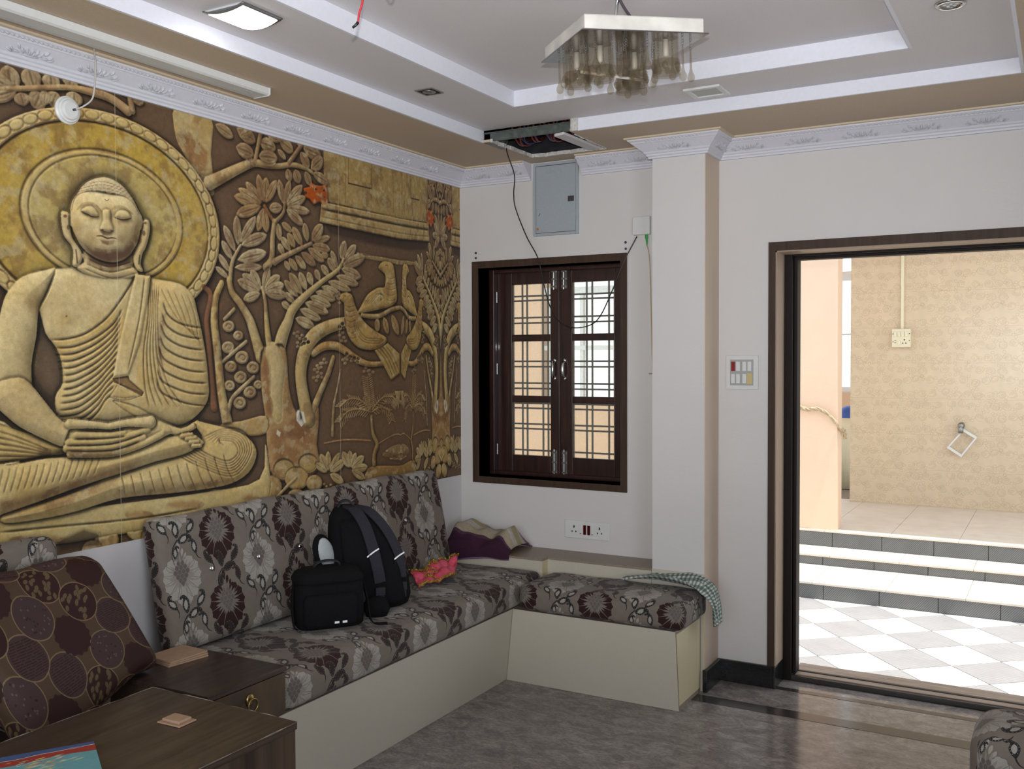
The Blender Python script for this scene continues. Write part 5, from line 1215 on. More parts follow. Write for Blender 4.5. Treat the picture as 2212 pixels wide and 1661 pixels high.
(4,[1647,98,1626,90,1569,91,1488,100,1400,115,1322,133,1270,150,1251,163,1270,171,1323,170,1401,162,1489,148,1570,130,1627,112],(.27,.13,.06,),.6,.0076),
(4,[3457,146,3448,134,3421,127,3382,126,3340,132,3303,142,3277,156,3268,171,3278,183,3304,190,3341,191,3383,186,3421,175,3448,161],(.27,.13,.06,),.6,.0096),
(4,[2545,78,2532,68,2496,64,2444,66,2388,75,2338,88,2304,103,2292,116,2304,126,2339,131,2389,129,2445,120,2497,107,2533,92],(.27,.13,.06,),.6,.0086),
(4,[1578,94,1790,147,1918,95,1917,4,1611,26],(.05,.03,.02,),.8,.0079),
(0,[1410,1719,1539,1573,1653,1329,1667,1142,1561,991,1333,1062,1370,1359],(.16,.11,.07,),{'alpha':1,'soft':.003}),
(0,[1789,1990,2245,2028,2283,1925,2436,1898,2656,1878,2777,1800,2820,1681,2864,1524,2908,1319,2928,1123,2926,1014,2858,912,2691,814,2387,781,1876,816,1628,911,1590,1052,1650,1155,1639,1301,1596,1397,1530,1479,1486,1620,1410,1719,1370,1836,1548,1900,1753,1934],(.7,.56,.31,),{'h':.05,'r':.13,'h0':.015,'sm':3}),
(0,[1613,1908,1548,1900,1370,1842,1274,1747,1228,1640,1191,1475,1169,1272,1171,1097,1268,976,1428,983,1511,1030,1437,1121,1424,1272,1463,1465,1486,1626,1556,1751],(.7,.56,.31,),{'h':.035,'r':.07,'h0':.016,'sm':3}),
(0,[1841,2058,2222,2076,2228,1977,2283,1918,2085,1871,1896,1878,1770,1926,1825,1974],(.66,.51,.27,),{'h':.02,'r':.05,'h0':.055,'sm':2}),
(2,[1862,1996,2029,1955,2221,2006],.0023,.005,{'col':(.08,.05,.03,),'alpha':.4}),
(2,[1847,1963,2028,1919,2236,1971],.0023,.005,{'col':(.08,.05,.03,),'alpha':.4}),
(2,[1824,1930,2046,1879,2267,1930],.0023,.005,{'col':(.08,.05,.03,),'alpha':.4}),
(4,[1848,2033,2222,2060,2220,1977,2047,1921,1861,1964],(.12,.06,.035,),.8,.013),
(0,[1573,1436,1715,1451,1849,1494,1999,1594,2105,1709,2185,1812,2255,1906,2357,1903,2274,1428,2170,1188,2031,1067,1876,816,1697,875,1589,1027,1647,1155,1639,1301,1596,1397],(.62,.45,.2,),{'alpha':.75,'soft':.0032}),
(2,[1573,1436,1715,1451,1849,1494,1999,1594,2105,1709,2185,1812,2255,1906],.0035,.012,{'col':(.2,.12,.06,),'alpha':.5}),
(2,[1596,1384,1742,1395,1907,1457,2056,1557,2127,1657],.0038,.012,{'col':(.18,.1,.045,),'alpha':.55}),
(1,[1596,1397,1743,1407,1907,1469,2056,1570,2127,1670],.0026,(.72,.57,.32,),{'h':0,'alpha':.5}),
(2,[1609,1338,1745,1349,1907,1413,2049,1511,2120,1608],.0038,.012,{'col':(.18,.1,.045,),'alpha':.55}),
(1,[1609,1351,1745,1362,1907,1426,2049,1524,2121,1621],.0026,(.72,.57,.32,),{'h':0,'alpha':.5}),
(2,[1622,1292,1748,1304,1907,1370,2042,1466,2114,1558],.0038,.012,{'col':(.18,.1,.045,),'alpha':.55}),
(1,[1622,1304,1748,1317,1907,1383,2043,1479,2114,1571],.0026,(.72,.57,.32,),{'h':0,'alpha':.5}),
(2,[1634,1245,1750,1259,1907,1327,2036,1421,2107,1509],.0038,.012,{'col':(.18,.1,.045,),'alpha':.55}),
(1,[1635,1258,1751,1271,1908,1340,2036,1434,2107,1522],.0026,(.72,.57,.32,),{'h':0,'alpha':.5}),
(2,[1647,1199,1753,1214,1908,1283,2029,1376,2100,1459],.0038,.012,{'col':(.18,.1,.045,),'alpha':.55}),
(1,[1648,1211,1753,1226,1908,1296,2029,1389,2100,1472],.0026,(.72,.57,.32,),{'h':0,'alpha':.5}),
(2,[1647,1152,1756,1168,1908,1240,2023,1331,2093,1410],.0038,.012,{'col':(.18,.1,.045,),'alpha':.55}),
(1,[1647,1164,1756,1181,1908,1253,2023,1344,2094,1423],.0026,(.72,.57,.32,),{'h':0,'alpha':.5}),
(2,[1646,1105,1758,1123,1908,1197,2016,1286,2087,1361],.0038,.012,{'col':(.18,.1,.045,),'alpha':.55}),
(1,[1646,1118,1759,1135,1909,1210,2016,1299,2087,1374],.0026,(.72,.57,.32,),{'h':0,'alpha':.5}),
(2,[1637,1059,1761,1077,1909,1153,2010,1242,2080,1312],.0038,.012,{'col':(.18,.1,.045,),'alpha':.55}),
(1,[1637,1072,1761,1090,1909,1166,2010,1255,2080,1325],.0026,(.72,.57,.32,),{'h':0,'alpha':.5}),
(2,[1629,1013,1764,1032,1909,1110,2003,1197,2073,1262],.0038,.012,{'col':(.18,.1,.045,),'alpha':.55}),
(1,[1629,1025,1764,1044,1909,1123,2003,1210,2073,1276],.0026,(.72,.57,.32,),{'h':0,'alpha':.5}),
(2,[1620,967,1767,986,1909,1067,1996,1152,2067,1213],.0038,.012,{'col':(.18,.1,.045,),'alpha':.55}),
(1,[1620,979,1767,999,1910,1079,1997,1165,2067,1226],.0026,(.72,.57,.32,),{'h':0,'alpha':.5}),
(2,[1612,921,1769,940,1910,1023,1990,1107,2060,1164],.0038,.012,{'col':(.18,.1,.045,),'alpha':.55}),
(1,[1612,933,1770,953,1910,1036,1990,1120,2060,1177],.0026,(.72,.57,.32,),{'h':0,'alpha':.5}),
(2,[1603,875,1772,895,1910,980,1983,1063,2053,1115],.0038,.012,{'col':(.18,.1,.045,),'alpha':.55}),
(1,[1603,887,1772,907,1910,993,1984,1076,2053,1128],.0026,(.72,.57,.32,),{'h':0,'alpha':.5}),
(2,[1595,829,1775,849,1910,936,1977,1018,2046,1067],.0038,.012,{'col':(.18,.1,.045,),'alpha':.55}),
(1,[1595,841,1775,862,1910,949,1977,1031,2047,1080],.0026,(.72,.57,.32,),{'h':0,'alpha':.5}),
(4,[1803,1581,1798,1568,1785,1555,1764,1545,1738,1538,1710,1535,1682,1536,1657,1542,1637,1551,1624,1563,1620,1576,1625,1589,1638,1602,1658,1612,1683,1619,1711,1622,1740,1621,1765,1616,1786,1607,1799,1595],(.45,.3,.12,),.55,.014),
(0,[1693,1600,1691,1595,1686,1593,1681,1595,1679,1599,1682,1604,1687,1606,1691,1604],(.12,.08,.05,),{'alpha':.9}),
(4,[1531,1695,1527,1676,1516,1658,1500,1644,1479,1635,1457,1631,1435,1633,1415,1641,1399,1653,1390,1670,1387,1688,1390,1707,1401,1724,1417,1738,1437,1747,1459,1752,1482,1750,1502,1742,1518,1730,1528,1713],(.4,.27,.12,),.65,.0151),
(4,[1455,1359,1451,1313,1443,1271,1431,1238,1416,1216,1400,1209,1384,1217,1370,1238,1359,1272,1353,1313,1351,1359,1355,1405,1363,1447,1375,1480,1389,1502,1406,1509,1422,1502,1436,1481,1447,1448,1453,1406],(.42,.3,.14,),.6,.018),
(4,[1336,1240,1332,1204,1323,1171,1308,1145,1290,1129,1271,1123,1251,1130,1235,1147,1221,1173,1213,1206,1211,1242,1215,1278,1224,1311,1238,1337,1256,1353,1275,1359,1295,1353,1312,1337,1325,1310,1334,1277],(.5,.4,.22,),.5,.0177),
(0,[2357,1903,2436,1898,2656,1878,2777,1800,2820,1681,2864,1524,2908,1319,2928,1123,2926,1014,2858,912,2760,863,2645,728,2471,775,2285,906,2227,1027,2274,1428],(.62,.45,.2,),{'alpha':.7,'soft':.0035}),
(4,[2465,1602,2512,1638,2492,1448,2471,1258,2430,1327,2420,1464],(.18,.1,.05,),.75,.012),
(2,[2497,1727,2538,1639,2638,1579,2772,1554,2869,1550],.0039,.01,{'col':(.18,.1,.045,),'alpha':.5}),
(1,[2497,1744,2538,1656,2638,1597,2773,1572,2870,1568],.0028,(.72,.57,.32,),{'h':0,'alpha':.45}),
(2,[2487,1644,2528,1555,2636,1495,2771,1469,2877,1463],.0039,.01,{'col':(.18,.1,.045,),'alpha':.5}),
(1,[2487,1661,2528,1573,2637,1513,2771,1487,2877,1481],.0028,(.72,.57,.32,),{'h':0,'alpha':.45}),
(2,[2477,1561,2518,1472,2635,1411,2769,1384,2885,1377],.0039,.01,{'col':(.18,.1,.045,),'alpha':.5}),
(1,[2477,1578,2518,1490,2635,1428,2770,1401,2885,1395],.0028,(.72,.57,.32,),{'h':0,'alpha':.45}),
(2,[2467,1478,2508,1389,2633,1327,2768,1298,2893,1290],.0039,.01,{'col':(.18,.1,.045,),'alpha':.5}),
(1,[2467,1496,2508,1407,2634,1344,2768,1316,2893,1308],.0028,(.72,.57,.32,),{'h':0,'alpha':.45}),
(2,[2457,1396,2498,1306,2632,1243,2766,1212,2901,1203],.0039,.01,{'col':(.18,.1,.045,),'alpha':.5}),
(1,[2457,1413,2498,1324,2632,1260,2767,1230,2901,1221],.0028,(.72,.57,.32,),{'h':0,'alpha':.45}),
(2,[2447,1313,2488,1224,2630,1158,2765,1127,2909,1116],.0039,.01,{'col':(.18,.1,.045,),'alpha':.5}),
(1,[2447,1331,2488,1241,2631,1176,2765,1145,2909,1134],.0028,(.72,.57,.32,),{'h':0,'alpha':.45}),
(2,[2437,1231,2478,1141,2629,1074,2763,1041,2917,1029],.0039,.01,{'col':(.18,.1,.045,),'alpha':.5}),
(1,[2437,1248,2478,1158,2629,1092,2764,1059,2917,1047],.0028,(.72,.57,.32,),{'h':0,'alpha':.45}),
(2,[2427,1149,2468,1059,2627,990,2762,956,2925,941],.0039,.01,{'col':(.18,.1,.045,),'alpha':.5}),
(1,[2427,1166,2468,1076,2628,1007,2762,974,2925,959],.0028,(.72,.57,.32,),{'h':0,'alpha':.45}),
(2,[2356,1883,2360,1633,2314,1361,2318,1125,2356,954],.0029,.007,{'col':(.2,.12,.06,),'alpha':.4}),
(2,[2377,1877,2377,1633,2343,1361,2359,1124,2419,951],.0029,.007,{'col':(.2,.12,.06,),'alpha':.4}),
(2,[2398,1872,2394,1634,2372,1361,2401,1122,2483,948],.0029,.007,{'col':(.2,.12,.06,),'alpha':.4}),
(2,[2419,1866,2410,1634,2401,1361,2443,1121,2548,944],.0029,.007,{'col':(.2,.12,.06,),'alpha':.4}),
(2,[2440,1861,2427,1635,2431,1361,2486,1120,2613,941],.0029,.007,{'col':(.2,.12,.06,),'alpha':.4}),
(2,[2461,1855,2444,1635,2460,1362,2529,1119,2680,938],.0029,.007,{'col':(.2,.12,.06,),'alpha':.4}),
(2,[2469,1849,2552,1709,2669,1573,2817,1498],.0026,.005,{'col':(.2,.12,.06,),'alpha':.3}),
(2,[2533,1835,2613,1690,2709,1546,2831,1477],.0026,.005,{'col':(.2,.12,.06,),'alpha':.3}),
(2,[2598,1822,2675,1672,2749,1518,2844,1456],.0027,.005,{'col':(.2,.12,.06,),'alpha':.3}),
(2,[2664,1808,2738,1653,2790,1491,2858,1434],.0027,.005,{'col':(.2,.12,.06,),'alpha':.3}),
(2,[2731,1794,2801,1634,2831,1463,2872,1413],.0027,.005,{'col':(.2,.12,.06,),'alpha':.3}),
(0,[2251,1922,2382,1915,2354,1734,2283,1428,2178,1188,2045,1178,2099,1410,2175,1676],(.68,.54,.29,),{'h':.014,'r':.012,'h0':.06,'sm':0}),
(2,[2332,1908,2278,1596,2174,1228],.0027,.006,{'col':(.08,.05,.03,),'alpha':.45}),
(0,[2045,1174,2174,1188,2189,1155,2309,1064,2292,1038,2117,1117,2052,1145],(.3,.19,.09,),{'h':.01,'r':.01,'h0':.05}),
(0,[2078,1125,2284,1038,2147,1023,2015,1042],(.6,.45,.22,),{'h':.01,'r':.01,'h0':.055}),
(1,[2015,1042,2147,1017,2292,1044],.0023,(.08,.05,.03,),{'h':0,'alpha':.7}),
(1,[2048,1171,2110,1130,2300,1058],.0023,(.08,.05,.03,),{'h':0,'alpha':.7}),
(0,[2046,1021,2266,958,2430,864,2646,781,2806,832,2819,788,2667,727,2514,752,2346,835,2204,904,2099,966],(.66,.51,.26,),{'h':.014,'r':.012,'h0':.05,'sm':3}),
(0,[376,348,525,404,1013,361,1130,256,1127,111,621,79,323,124],(.6,.47,.23,),{'h':.012,'r':.03,'h0':.006,'sm':3}),
(0,[1235,913,1025,946,771,892,597,756,555,587,642,441,842,335,1161,304,1321,466,1327,764],(.7,.56,.31,),{'h':.05,'r':.09,'h0':.02,'sm':3}),
(2,[1024,860,824,819,673,681,762,479,1014,389],.0025,.006,{'col':(.2,.12,.06,),'alpha':.5}),
(2,[1023,843,840,801,705,678,790,498,1014,418],.0025,.006,{'col':(.2,.12,.06,),'alpha':.5}),
(2,[1023,826,857,783,737,675,818,517,1015,446],.0025,.006,{'col':(.2,.12,.06,),'alpha':.5}),
(2,[1022,809,873,765,769,672,846,535,1016,475],.0025,.006,{'col':(.2,.12,.06,),'alpha':.5}),
(2,[1022,792,889,746,802,668,874,554,1016,503],.0025,.006,{'col':(.2,.12,.06,),'alpha':.5}),
(2,[1022,775,906,728,835,665,903,574,1017,532],.0025,.006,{'col':(.2,.12,.06,),'alpha':.5}),
(0,[1108,666,1325,660,1521,672,1800,678,1591,758,1328,854,1113,912],(.6,.44,.2,),{'h':.03,'r':.05,'h0':.02,'sm':2}),
(2,[1173,864,1327,806,1555,700],.003,.007,{'col':(.2,.12,.06,),'alpha':.5}),
(2,[1172,823,1327,776,1555,690],.003,.007,{'col':(.2,.12,.06,),'alpha':.5}),
(2,[1171,783,1326,746,1555,681],.003,.007,{'col':(.2,.12,.06,),'alpha':.5}),
(2,[1170,742,1326,717,1555,672],.003,.007,{'col':(.2,.12,.06,),'alpha':.5}),
(2,[1169,701,1325,687,1555,663],.003,.007,{'col':(.2,.12,.06,),'alpha':.5}),
(2,[1169,660,1324,657,1555,653],.003,.007,{'col':(.2,.12,.06,),'alpha':.5}),
(0,[1211,326,1462,361,1752,413,2098,497,2598,574,2859,655,2773,819,2923,799,3257,707,3416,588,3430,478,3339,365,3159,301,2904,287,2523,298,2095,318,1749,274,1460,260,1222,272],(.66,.49,.23,),{'h':.05,'r':.09,'h0':.02,'sm':3}),
(2,[3079,611,3031,656,3179,635,3230,542,3122,485,2947,540,2784,632],.0033,.006,{'col':(.2,.12,.06,),'alpha':.5}),
(2,[3040,625,3044,672,3202,644,3255,540,3130,464,2921,531,2747,629],.0033,.006,{'col':(.2,.12,.06,),'alpha':.5}),
(2,[3000,638,3058,687,3225,654,3280,538,3139,443,2895,522,2710,625],.0033,.006,{'col':(.2,.12,.06,),'alpha':.5}),
(2,[2962,651,3071,703,3248,664,3305,536,3148,422,2869,513,2673,622],.0033,.006,{'col':(.2,.12,.06,),'alpha':.5}),
(2,[2923,664,3085,719,3271,674,3330,534,3156,401,2844,504,2637,619],.0033,.006,{'col':(.2,.12,.06,),'alpha':.5}),
(2,[2885,676,3098,734,3295,684,3356,531,3165,379,2819,495,2601,616],.0033,.006,{'col':(.2,.12,.06,),'alpha':.5}),
(2,[2847,689,3112,750,3318,694,3381,529,3174,358,2793,486,2565,612],.0033,.006,{'col':(.2,.12,.06,),'alpha':.5}),
(2,[2105,470,2124,401,2134,327],.0028,.006,{'col':(.2,.12,.06,),'alpha':.45}),
(2,[2185,476,2205,402,2222,321],.0028,.006,{'col':(.2,.12,.06,),'alpha':.45}),
(2,[2265,482,2289,402,2312,315],.0029,.006,{'col':(.2,.12,.06,),'alpha':.45}),
(2,[2348,488,2374,402,2403,309],.0029,.006,{'col':(.2,.12,.06,),'alpha':.45}),
(2,[2432,494,2460,403,2497,303],.0029,.006,{'col':(.2,.12,.06,),'alpha':.45}),
(2,[2518,501,2549,403,2593,296],.003,.006,{'col':(.2,.12,.06,),'alpha':.45}),
(2,[2606,508,2639,404,2691,290],.003,.006,{'col':(.2,.12,.06,),'alpha':.45}),
(2,[2695,514,2732,404,2792,283],.003,.006,{'col':(.2,.12,.06,),'alpha':.45}),
(2,[2787,521,2826,405,2895,276],.0031,.006,{'col':(.2,.12,.06,),'alpha':.45}),
(2,[2880,528,2923,405,3000,269],.0031,.006,{'col':(.2,.12,.06,),'alpha':.45}),
(2,[2975,536,3022,406,3108,262],.0031,.006,{'col':(.2,.12,.06,),'alpha':.45}),
(2,[3073,543,3123,406,3219,255],.0032,.006,{'col':(.2,.12,.06,),'alpha':.45}),
(0,[1107,623,1292,639,1514,657,1757,650,2070,651,2411,711,2592,732,2735,740,2854,677,2858,633,2651,572,2408,546,2067,487,1753,436,1462,376,1193,326,1101,319],(.67,.51,.25,),{'h':.05,'r':.07,'h0':.04,'sm':3}),
(2,[1217,620,1203,554,1171,455],.0025,.005,{'col':(.2,.12,.06,),'alpha':.35}),
(2,[1264,621,1250,557,1217,459],.0025,.005,{'col':(.2,.12,.06,),'alpha':.35}),
(2,[1311,622,1297,559,1264,462],.0025,.005,{'col':(.2,.12,.06,),'alpha':.35}),
(2,[1359,624,1345,562,1311,466],.0025,.005,{'col':(.2,.12,.06,),'alpha':.35}),
(2,[1408,625,1393,564,1359,470],.0026,.005,{'col':(.2,.12,.06,),'alpha':.35}),
(2,[1457,626,1443,567,1408,474],.0026,.005,{'col':(.2,.12,.06,),'alpha':.35}),
(2,[1507,627,1492,569,1457,477],.0026,.005,{'col':(.2,.12,.06,),'alpha':.35}),
(2,[1557,628,1543,572,1507,481],.0026,.005,{'col':(.2,.12,.06,),'alpha':.35}),
(2,[1609,630,1594,575,1558,485],.0026,.005,{'col':(.2,.12,.06,),'alpha':.35}),
(2,[1661,631,1646,578,1609,489],.0026,.005,{'col':(.2,.12,.06,),'alpha':.35}),
(2,[1714,632,1698,580,1662,493],.0027,.005,{'col':(.2,.12,.06,),'alpha':.35}),
(2,[1767,634,1752,583,1715,497],.0027,.005,{'col':(.2,.12,.06,),'alpha':.35}),
(2,[1821,635,1806,586,1768,502],.0027,.005,{'col':(.2,.12,.06,),'alpha':.35}),
(2,[1876,636,1861,589,1823,506],.0027,.005,{'col':(.2,.12,.06,),'alpha':.35}),
(2,[1932,638,1916,592,1878,510],.0027,.005,{'col':(.2,.12,.06,),'alpha':.35}),
(4,[1194,408,1483,440,1870,521,2259,588,2258,514,1869,438,1482,370,1193,329],(.25,.12,.07,),.6,.0157),
(4,[1211,326,1461,351,1752,401,2059,468,2018,381,1686,321,1317,281],(.22,.12,.07,),.5,.014),
(4,[2057,393,2683,353,3261,362,3158,294,2593,289,2095,312],(.25,.13,.07,),.45,.0158),
(1,[2654,721,2753,728],(.008,.0071,),(.66,.5,.26,),{'h':1,'h0':.09}),
(1,[2698,696,2790,700],(.008,.0071,),(.66,.5,.26,),{'h':1,'h0':.09}),
(1,[2734,668,2817,669],(.0081,.0072,),(.66,.5,.26,),{'h':1,'h0':.09}),
(1,[2761,638,2835,635],(.0081,.0072,),(.66,.5,.26,),{'h':1,'h0':.09}),
(0,[1173,1155,1335,1196,1431,1133,1521,1027,1645,897,1786,870,1839,803,1730,747,1659,715,1516,776,1335,874,1206,985,1146,1040],(.68,.53,.29,),{'h':.045,'r':.06,'h0':.05,'sm':3}),
(0,[1732,857,2007,801,2263,823,2451,846,2566,762,2449,715,2220,665,2023,636,1818,654,1693,678,1652,732],(.64,.48,.23,),{'h':.03,'r':.05,'h0':.06,'sm':3}),
(1,[1693,672,2023,646,2261,682,2471,748],.0132,(.58,.43,.2,),{'h':1,'h0':.085}),
(1,[1669,708,2024,688,2303,736],.013,(.58,.43,.2,),{'h':1,'h0':.085}),
(1,[1684,745,2044,736,2345,791],.0131,(.58,.43,.2,),{'h':1,'h0':.085}),
(1,[1749,793,1987,769,2135,779],.0113,(.58,.43,.2,),{'h':1,'h0':.085}),
(1,[1697,872,1840,860,1989,838],(.0175,.0128,.0112,),(.68,.54,.29,),{'h':1,'h0':.09}),
(1,[2012,836,2164,850,2367,844],(.0117,.0133,.0233,),(.68,.53,.28,),{'h':1,'h0':.09}),
(2,[1686,688,2024,665,2261,709],.0033,.01,{'col':(.1,.06,.03,),'alpha':.75}),
(2,[1677,727,2025,711,2303,763],.0033,.01,{'col':(.1,.06,.03,),'alpha':.75}),
(2,[1730,766,1987,753,2142,755],.0032,.01,{'col':(.1,.06,.03,),'alpha':.75}),
(2,[1767,824,1969,806,2135,805],.0032,.01,{'col':(.1,.06,.03,),'alpha':.75}),
(4,[1676,689,2024,669,2261,706,2061,613,1763,634],(.1,.06,.04,),.6,.0097),
(0,[1724,2286,1743,2376,1784,2434,1828,2494,1898,2543,1991,2576,2074,2570,2159,2534,2233,2465,2280,2395,2323,2317,2289,2233,1758,2190],(.6,.48,.29,),{'h':.03,'r':.04,'h0':.06,'sm':3}),
(1,[1823,2495,1841,2497],.0016,(.26,.19,.13,),{'h':0,'alpha':.6}),
(1,[1843,2513,1843,2500],.0011,(.3,.22,.15,),{'h':0,'alpha':.4}),
(1,[1850,2507,1868,2509],.0016,(.26,.19,.13,),{'h':0,'alpha':.6}),
(1,[1871,2525,1870,2512],.0011,(.3,.22,.15,),{'h':0,'alpha':.4}),
(1,[1877,2518,1896,2520],.0016,(.26,.19,.13,),{'h':0,'alpha':.6}),
(1,[1898,2535,1898,2523],.0011,(.3,.22,.15,),{'h':0,'alpha':.4}),
(1,[1905,2527,1924,2529],.0016,(.26,.19,.13,),{'h':0,'alpha':.6}),
(1,[1926,2545,1926,2532],.0011,(.3,.22,.15,),{'h':0,'alpha':.4}),
(1,[1933,2535,1951,2537],.0016,(.26,.19,.13,),{'h':0,'alpha':.6}),
(1,[1954,2553,1954,2540],.0011,(.3,.22,.15,),{'h':0,'alpha':.4}),
(1,[1961,2541,1980,2543],.0016,(.26,.19,.13,),{'h':0,'alpha':.6}),
(1,[1982,2559,1982,2546],.0011,(.3,.22,.15,),{'h':0,'alpha':.4}),
(1,[1989,2545,2008,2547],.0016,(.26,.19,.13,),{'h':0,'alpha':.6}),
(1,[2010,2563,2010,2550],.0011,(.3,.22,.15,),{'h':0,'alpha':.4}),
(1,[2017,2544,2036,2546],.0016,(.26,.19,.13,),{'h':0,'alpha':.6}),
(1,[2039,2562,2039,2549],.0011,(.3,.22,.15,),{'h':0,'alpha':.4}),
(1,[2046,2541,2065,2543],.0016,(.26,.19,.13,),{'h':0,'alpha':.6}),
(1,[2067,2559,2067,2546],.0011,(.3,.22,.15,),{'h':0,'alpha':.4}),
(1,[2074,2535,2093,2538],.0016,(.26,.19,.13,),{'h':0,'alpha':.6}),
(1,[2096,2554,2096,2540],.0011,(.3,.22,.15,),{'h':0,'alpha':.4}),
(1,[2103,2528,2122,2531],.0016,(.26,.19,.13,),{'h':0,'alpha':.6}),
(1,[2125,2547,2125,2534],.0011,(.3,.22,.15,),{'h':0,'alpha':.4}),
(1,[2132,2520,2151,2522],.0016,(.26,.19,.13,),{'h':0,'alpha':.6}),
(1,[2154,2538,2154,2525],.0011,(.3,.22,.15,),{'h':0,'alpha':.4}),
(1,[2161,2510,2181,2513],.0016,(.26,.19,.13,),{'h':0,'alpha':.6}),
(1,[2183,2529,2183,2516],.0012,(.3,.22,.15,),{'h':0,'alpha':.4}),
(1,[2190,2500,2210,2502],.0017,(.26,.19,.13,),{'h':0,'alpha':.6}),
(1,[2213,2518,2213,2505],.0012,(.3,.22,.15,),{'h':0,'alpha':.4}),
(1,[1803,2470,1821,2472],.0016,(.26,.19,.13,),{'h':0,'alpha':.6}),
(1,[1823,2488,1823,2475],.0011,(.3,.22,.15,),{'h':0,'alpha':.4}),
(1,[1833,2482,1851,2484],.0016,(.26,.19,.13,),{'h':0,'alpha':.6}),
(1,[1854,2500,1854,2487],.0011,(.3,.22,.15,),{'h':0,'alpha':.4}),
(1,[1864,2493,1882,2496],.0016,(.26,.19,.13,),{'h':0,'alpha':.6}),
(1,[1885,2511,1884,2498],.0011,(.3,.22,.15,),{'h':0,'alpha':.4}),
(1,[1895,2503,1913,2505],.0016,(.26,.19,.13,),{'h':0,'alpha':.6}),
(1,[1916,2521,1915,2508],.0011,(.3,.22,.15,),{'h':0,'alpha':.4}),
(1,[1926,2512,1944,2514],.0016,(.26,.19,.13,),{'h':0,'alpha':.6}),
(1,[1947,2529,1947,2517],.0011,(.3,.22,.15,),{'h':0,'alpha':.4}),
(1,[1957,2518,1976,2520],.0016,(.26,.19,.13,),{'h':0,'alpha':.6}),
(1,[1978,2536,1978,2523],.0011,(.3,.22,.15,),{'h':0,'alpha':.4}),
(1,[1989,2523,2007,2525],.0016,(.26,.19,.13,),{'h':0,'alpha':.6}),
(1,[2010,2541,2010,2528],.0011,(.3,.22,.15,),{'h':0,'alpha':.4}),
(1,[2020,2522,2039,2524],.0016,(.26,.19,.13,),{'h':0,'alpha':.6}),
(1,[2042,2540,2042,2527],.0011,(.3,.22,.15,),{'h':0,'alpha':.4}),
(1,[2052,2519,2071,2521],.0016,(.26,.19,.13,),{'h':0,'alpha':.6}),
(1,[2074,2537,2074,2524],.0011,(.3,.22,.15,),{'h':0,'alpha':.4}),
(1,[2084,2514,2103,2516],.0016,(.26,.19,.13,),{'h':0,'alpha':.6}),
(1,[2106,2532,2106,2519],.0011,(.3,.22,.15,),{'h':0,'alpha':.4}),
(1,[2116,2508,2136,2510],.0016,(.26,.19,.13,),{'h':0,'alpha':.6}),
(1,[2139,2526,2138,2513],.0011,(.3,.22,.15,),{'h':0,'alpha':.4}),
(1,[2149,2500,2169,2502],.0016,(.26,.19,.13,),{'h':0,'alpha':.6}),
(1,[2171,2518,2171,2505],.0012,(.3,.22,.15,),{'h':0,'alpha':.4}),
(1,[2182,2490,2202,2493],.0017,(.26,.19,.13,),{'h':0,'alpha':.6}),
(1,[2204,2509,2204,2496],.0012,(.3,.22,.15,),{'h':0,'alpha':.4}),
(1,[2215,2480,2235,2482],.0017,(.26,.19,.13,),{'h':0,'alpha':.6}),
(1,[2238,2498,2237,2485],.0012,(.3,.22,.15,),{'h':0,'alpha':.4}),
(1,[1783,2445,1801,2447],.0016,(.26,.19,.13,),{'h':0,'alpha':.6}),
(1,[1803,2463,1803,2450],.0011,(.3,.22,.15,),{'h':0,'alpha':.4}),
(1,[1817,2458,1835,2460],.0016,(.26,.19,.13,),{'h':0,'alpha':.6}),
(1,[1837,2475,1837,2463],.0011,(.3,.22,.15,),{'h':0,'alpha':.4}),
(1,[1850,2469,1869,2471],.0016,(.26,.19,.13,),{'h':0,'alpha':.6}),
(1,[1871,2487,1871,2474],.0011,(.3,.22,.15,),{'h':0,'alpha':.4}),
(1,[1884,2480,1903,2482],.0016,(.26,.19,.13,),{'h':0,'alpha':.6}),
(1,[1905,2497,1905,2484],.0011,(.3,.22,.15,),{'h':0,'alpha':.4}),
(1,[1919,2488,1937,2490],.0016,(.26,.19,.13,),{'h':0,'alpha':.6}),
(1,[1940,2506,1939,2493],.0011,(.3,.22,.15,),{'h':0,'alpha':.4}),
(1,[1953,2495,1972,2497],.0016,(.26,.19,.13,),{'h':0,'alpha':.6}),
(1,[1974,2513,1974,2500],.0011,(.3,.22,.15,),{'h':0,'alpha':.4}),
(1,[1988,2500,2007,2502],.0016,(.26,.19,.13,),{'h':0,'alpha':.6}),
(1,[2010,2518,2009,2505],.0011,(.3,.22,.15,),{'h':0,'alpha':.4}),
(1,[2023,2500,2042,2502],.0016,(.26,.19,.13,),{'h':0,'alpha':.6}),
(1,[2045,2518,2045,2505],.0011,(.3,.22,.15,),{'h':0,'alpha':.4}),
(1,[2059,2497,2078,2499],.0016,(.26,.19,.13,),{'h':0,'alpha':.6}),
(1,[2080,2515,2080,2502],.0011,(.3,.22,.15,),{'h':0,'alpha':.4}),
(1,[2094,2493,2114,2495],.0016,(.26,.19,.13,),{'h':0,'alpha':.6}),
(1,[2116,2511,2116,2498],.0011,(.3,.22,.15,),{'h':0,'alpha':.4}),
(1,[2130,2487,2150,2489],.0016,(.26,.19,.13,),{'h':0,'alpha':.6}),
(1,[2152,2505,2152,2492],.0011,(.3,.22,.15,),{'h':0,'alpha':.4}),
(1,[2166,2479,2186,2481],.0016,(.26,.19,.13,),{'h':0,'alpha':.6}),
(1,[2189,2498,2188,2484],.0012,(.3,.22,.15,),{'h':0,'alpha':.4}),
(1,[2203,2470,2223,2473],.0017,(.26,.19,.13,),{'h':0,'alpha':.6}),
(1,[2225,2489,2225,2475],.0012,(.3,.22,.15,),{'h':0,'alpha':.4}),
(1,[2240,2460,2260,2462],.0017,(.26,.19,.13,),{'h':0,'alpha':.6}),
